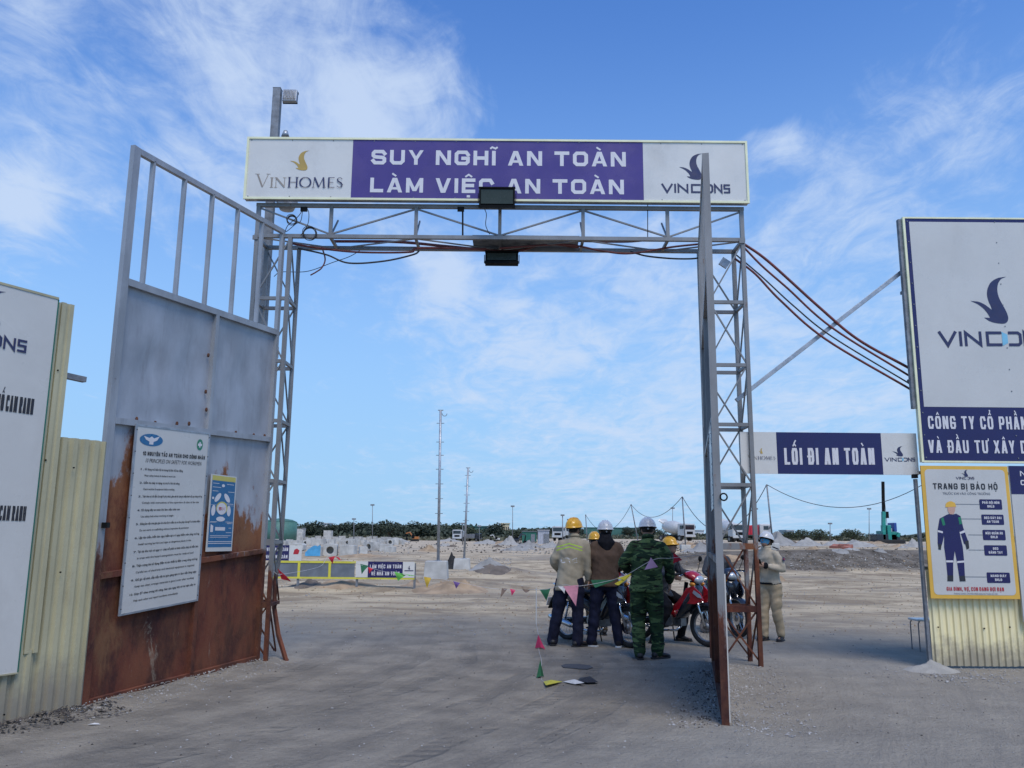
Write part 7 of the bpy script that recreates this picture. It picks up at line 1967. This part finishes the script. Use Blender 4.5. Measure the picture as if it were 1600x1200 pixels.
building('small white house far right of the short lamp post', 1341, 1350, 834, 843, 345, M['white_wall'], nw=2, nf=1); building('long pale building beyond the camouflage guard', 1062, 1100, 829, 838, 350, M['white_wall'], nw=8, nf=1)
# ------------------------------------------------------------------ trees
def leafmat(name, a, b_):
    m, t, b = nodes(name); co = coords(t, True)
    c = mix(t, mr(t, nz(t, co, .25, 4), .35, .65), a, b_); c = mix(t, mr(t, nz(t, co, 1.6, 3), .4, .7, 0, .6), c, tuple(x * 1.5 for x in b_))
    t.links.new(c, b.inputs['Base Color']); b.inputs['Roughness'].default_value = .8; b.inputs['Specular IOR Level'].default_value = .2; return m
M['leaf'] = leafmat('foliage', (.036, .048, .032), (.085, .102, .062)); M['leaf2'] = leafmat('dark foliage', (.028, .038, .028), (.066, .080, .054)); M['leaf3'] = leafmat('olive foliage', (.07, .076, .048), (.13, .13, .085))
def quads(name, C, S_, mat):
    n = len(C); C = np.array(C); S_ = np.array(S_)[:, None]
    a = rng.normal(size=(n, 3)); a /= np.linalg.norm(a, axis=1)[:, None]; b = rng.normal(size=(n, 3)); b -= a * (a * b).sum(1)[:, None]; b /= np.linalg.norm(b, axis=1)[:, None]
    v = np.stack([C - a * S_, C - b * S_ * .6, C + a * S_, C + b * S_ * .6], 1).reshape(-1, 3)
    me = bpy.data.meshes.new(name); me.from_pydata(v.tolist(), [], np.arange(4 * n).reshape(-1, 4).tolist()); me.materials.append(mat); return me
def tree_proto(i, mat, h=6., wd=3.2):
    C, S_ = [], []
    blobs = [(random.uniform(-.6, .6) * wd, random.uniform(-.6, .6) * wd, h * random.uniform(.5, .95), random.uniform(.35, .6) * wd) for _ in range(7)]
    for _ in range(900):
        bx_, by, bz, r = random.choice(blobs); d = V((random.gauss(0, 1), random.gauss(0, 1), random.gauss(0, .75))).normalized() * r * random.uniform(.55, 1.05) ** .6
        C.append((bx_ + d.x, by + d.y, max(h * .25, bz + d.z))); S_.append(random.uniform(.18, .42))
    root = empty('tree', V((0, 0, 0)), 'x', 'tree'); o = bpy.data.objects.new('crown', quads('crown', C, S_, mat)); COL.objects.link(o); o.parent = root
    tk = MB(); tk.tube([(0, 0, -.5), (.1, 0, h * .3), (.0, .1, h * .6)], [.22, .16, .08], 8)
    for a in range(4): tk.tube([(.05, 0, h * .35), (math.cos(a * 1.7) * wd * .45, math.sin(a * 1.7) * wd * .45, h * .7)], [.1, .04], 6)
    tk.build('trunk', M['bark'], root, True); return root
protos = [tree_proto(0, M['leaf2']), tree_proto(1, M['leaf'], 5, 3.6), tree_proto(2, M['leaf3'], 5, 2.8)]
kinds = ('dark', 'mid green', 'olive green')
TR = []
for i in range(34):
    px = 470 + i * 17 + random.uniform(-6, 6)
    if px < 1050: TR.append((px, random.uniform(270, 330), random.choice((0, 0, 1)), .8 + .5 * random.random() * (px < 800)))
for px, s_ in ((594, 1.2), (667, 1.1), (530, 1.1), (487, 1.2), (610, 1.3)): TR.append((px, 290, 0, s_))
for i in range(22): TR.append((1165 + i * 13 + random.uniform(-5, 5), random.uniform(262, 300), random.choice((1, 1, 2, 0)), random.uniform(.35, .6)))
for px, s_ in ((1254, .75), (1282, .8), (1330, .8), (1230, .65)): TR.append((px, 262, 1, s_))
first = [True] * 3
LM = ((475, 'low pole above the block yard'), (505, 'small white house'), (553, 'short double headed lamp post'), (582, 'tall lamp post over the hill'), (648, 'orange excavator'), (686, 'taller rung pole'), (729, 'shorter rung pole'), (749, 'shortest lamp post'),
      (790, 'cream building'), (827, 'green shed'), (850, 'grey container'), (903, 'first yellow helmet'), (947, 'hooded white helmet'), (1015, 'camouflage guard'), (1051, 'lamp post by the camouflage guard'), (1168, 'right tower'), (1204, 'leaning cable post'), (1236, 'pink fronted building'),
      (1297, 'short dark headed lamp post'), (1345, 'far white house'), (1358, 'lamp post by the piling rig'), (1383, 'piling rig'), (1403, 'crawler machine'), (1440, 'big signboard post'))
used = {}
for (px, d, kk, s_) in TR:
    z = 0 if px < 700 else 3 if px < 1100 else 2
    o = protos[kk] if first[kk] else copy_tree(protos[kk]); first[kk] = False
    x = at(px, 835, d).x; o.location = (x, d, ground_z(x, d) - .3); o.rotation_euler = (0, 0, random.uniform(0, 6.28)); o.scale = (s_ * 1.25, s_ * 1.25, s_ * .8)
    lx, ln_ = min(LM, key=lambda q: abs(q[0] - px))
    lb = '%s%s bushy tree just %s of the %s' % ('tall ' if s_ > 1.15 else 'low ' if s_ < .7 else '', kinds[kk], 'left' if px < lx else 'right', ln_)
    used[lb] = used.get(lb, 0) + 1
    if used[lb] > 1: lb = lb.replace('just', ('', '', 'farther', 'still farther', 'farthest')[min(4, used[lb])])
    tag(o, lb, 'tree', 'trees along the far edge of the site')
def ridge_h(x, d):
    a = x / d
    h = 2.3 - 1.1 * sstep(.1, .3, a) + 2.0 * noise.noise(V((x * .03, 1, 0))) + 1.0 * noise.noise(V((x * .11, 5, 0)))
    h += 4.2 * sstep(.12, -.12, a) * (1 - .55 * sstep(-.16, -.26, a)) + 5.5 * math.exp(-((a - .53) / .035) ** 2)
    return max(1.0, h)
C, S_ = [], []
for _ in range(60000):
    d = random.uniform(285, 360); x = random.uniform(-.95, .95) * d; hh = ridge_h(x, d) * (.55 + .45 * (d - 285) / 75) * (.85 + .4 * noise.noise(V((x * .25, d * .2, 3))))
    C.append((x, d, ground_z(x, d) + hh * random.random() ** .6)); S_.append(random.uniform(.5, 1.1))
o = bpy.data.objects.new('woodland', quads('woodland', C, S_, M['leaf2'])); COL.objects.link(o); o['kind'] = 'stuff'
C, S_ = [], []
for _ in range(16000):
    d = random.uniform(262, 290); x = random.uniform(-.95, .95) * d; C.append((x, d, ground_z(x, d) + random.uniform(0, 1.5) * (.6 + .8 * abs(noise.noise(V((x * .1, d * .1, 8))))))); S_.append(random.uniform(.3, .7))
o = bpy.data.objects.new('scrub', quads('scrub', C, S_, M['leaf3'])); COL.objects.link(o); o['kind'] = 'stuff'
# wooded hill carrying the far trees
mb = MB(); xs = [-420 + i * 7 for i in range(121)]
vs = []
for j, (d, f) in enumerate(((300, 0), (318, .5), (350, .85), (400, .9), (470, 0))):
    for x in xs: vs.append(V((x, d, ground_z(x, d) - 1 + (ridge_h(x * 330 / d, 330) * f + (1 if f else 0)))))
n = len(xs); mb.add(vs, [(j * n + i, j * n + i + 1, (j + 1) * n + i + 1, (j + 1) * n + i) for j in range(4) for i in range(n - 1)])
M['hill'] = leafmat('hill scrub', (.05, .062, .042), (.10, .11, .07)); o = mb.build('hills', M['hill'], smooth=True); o['kind'] = 'structure'
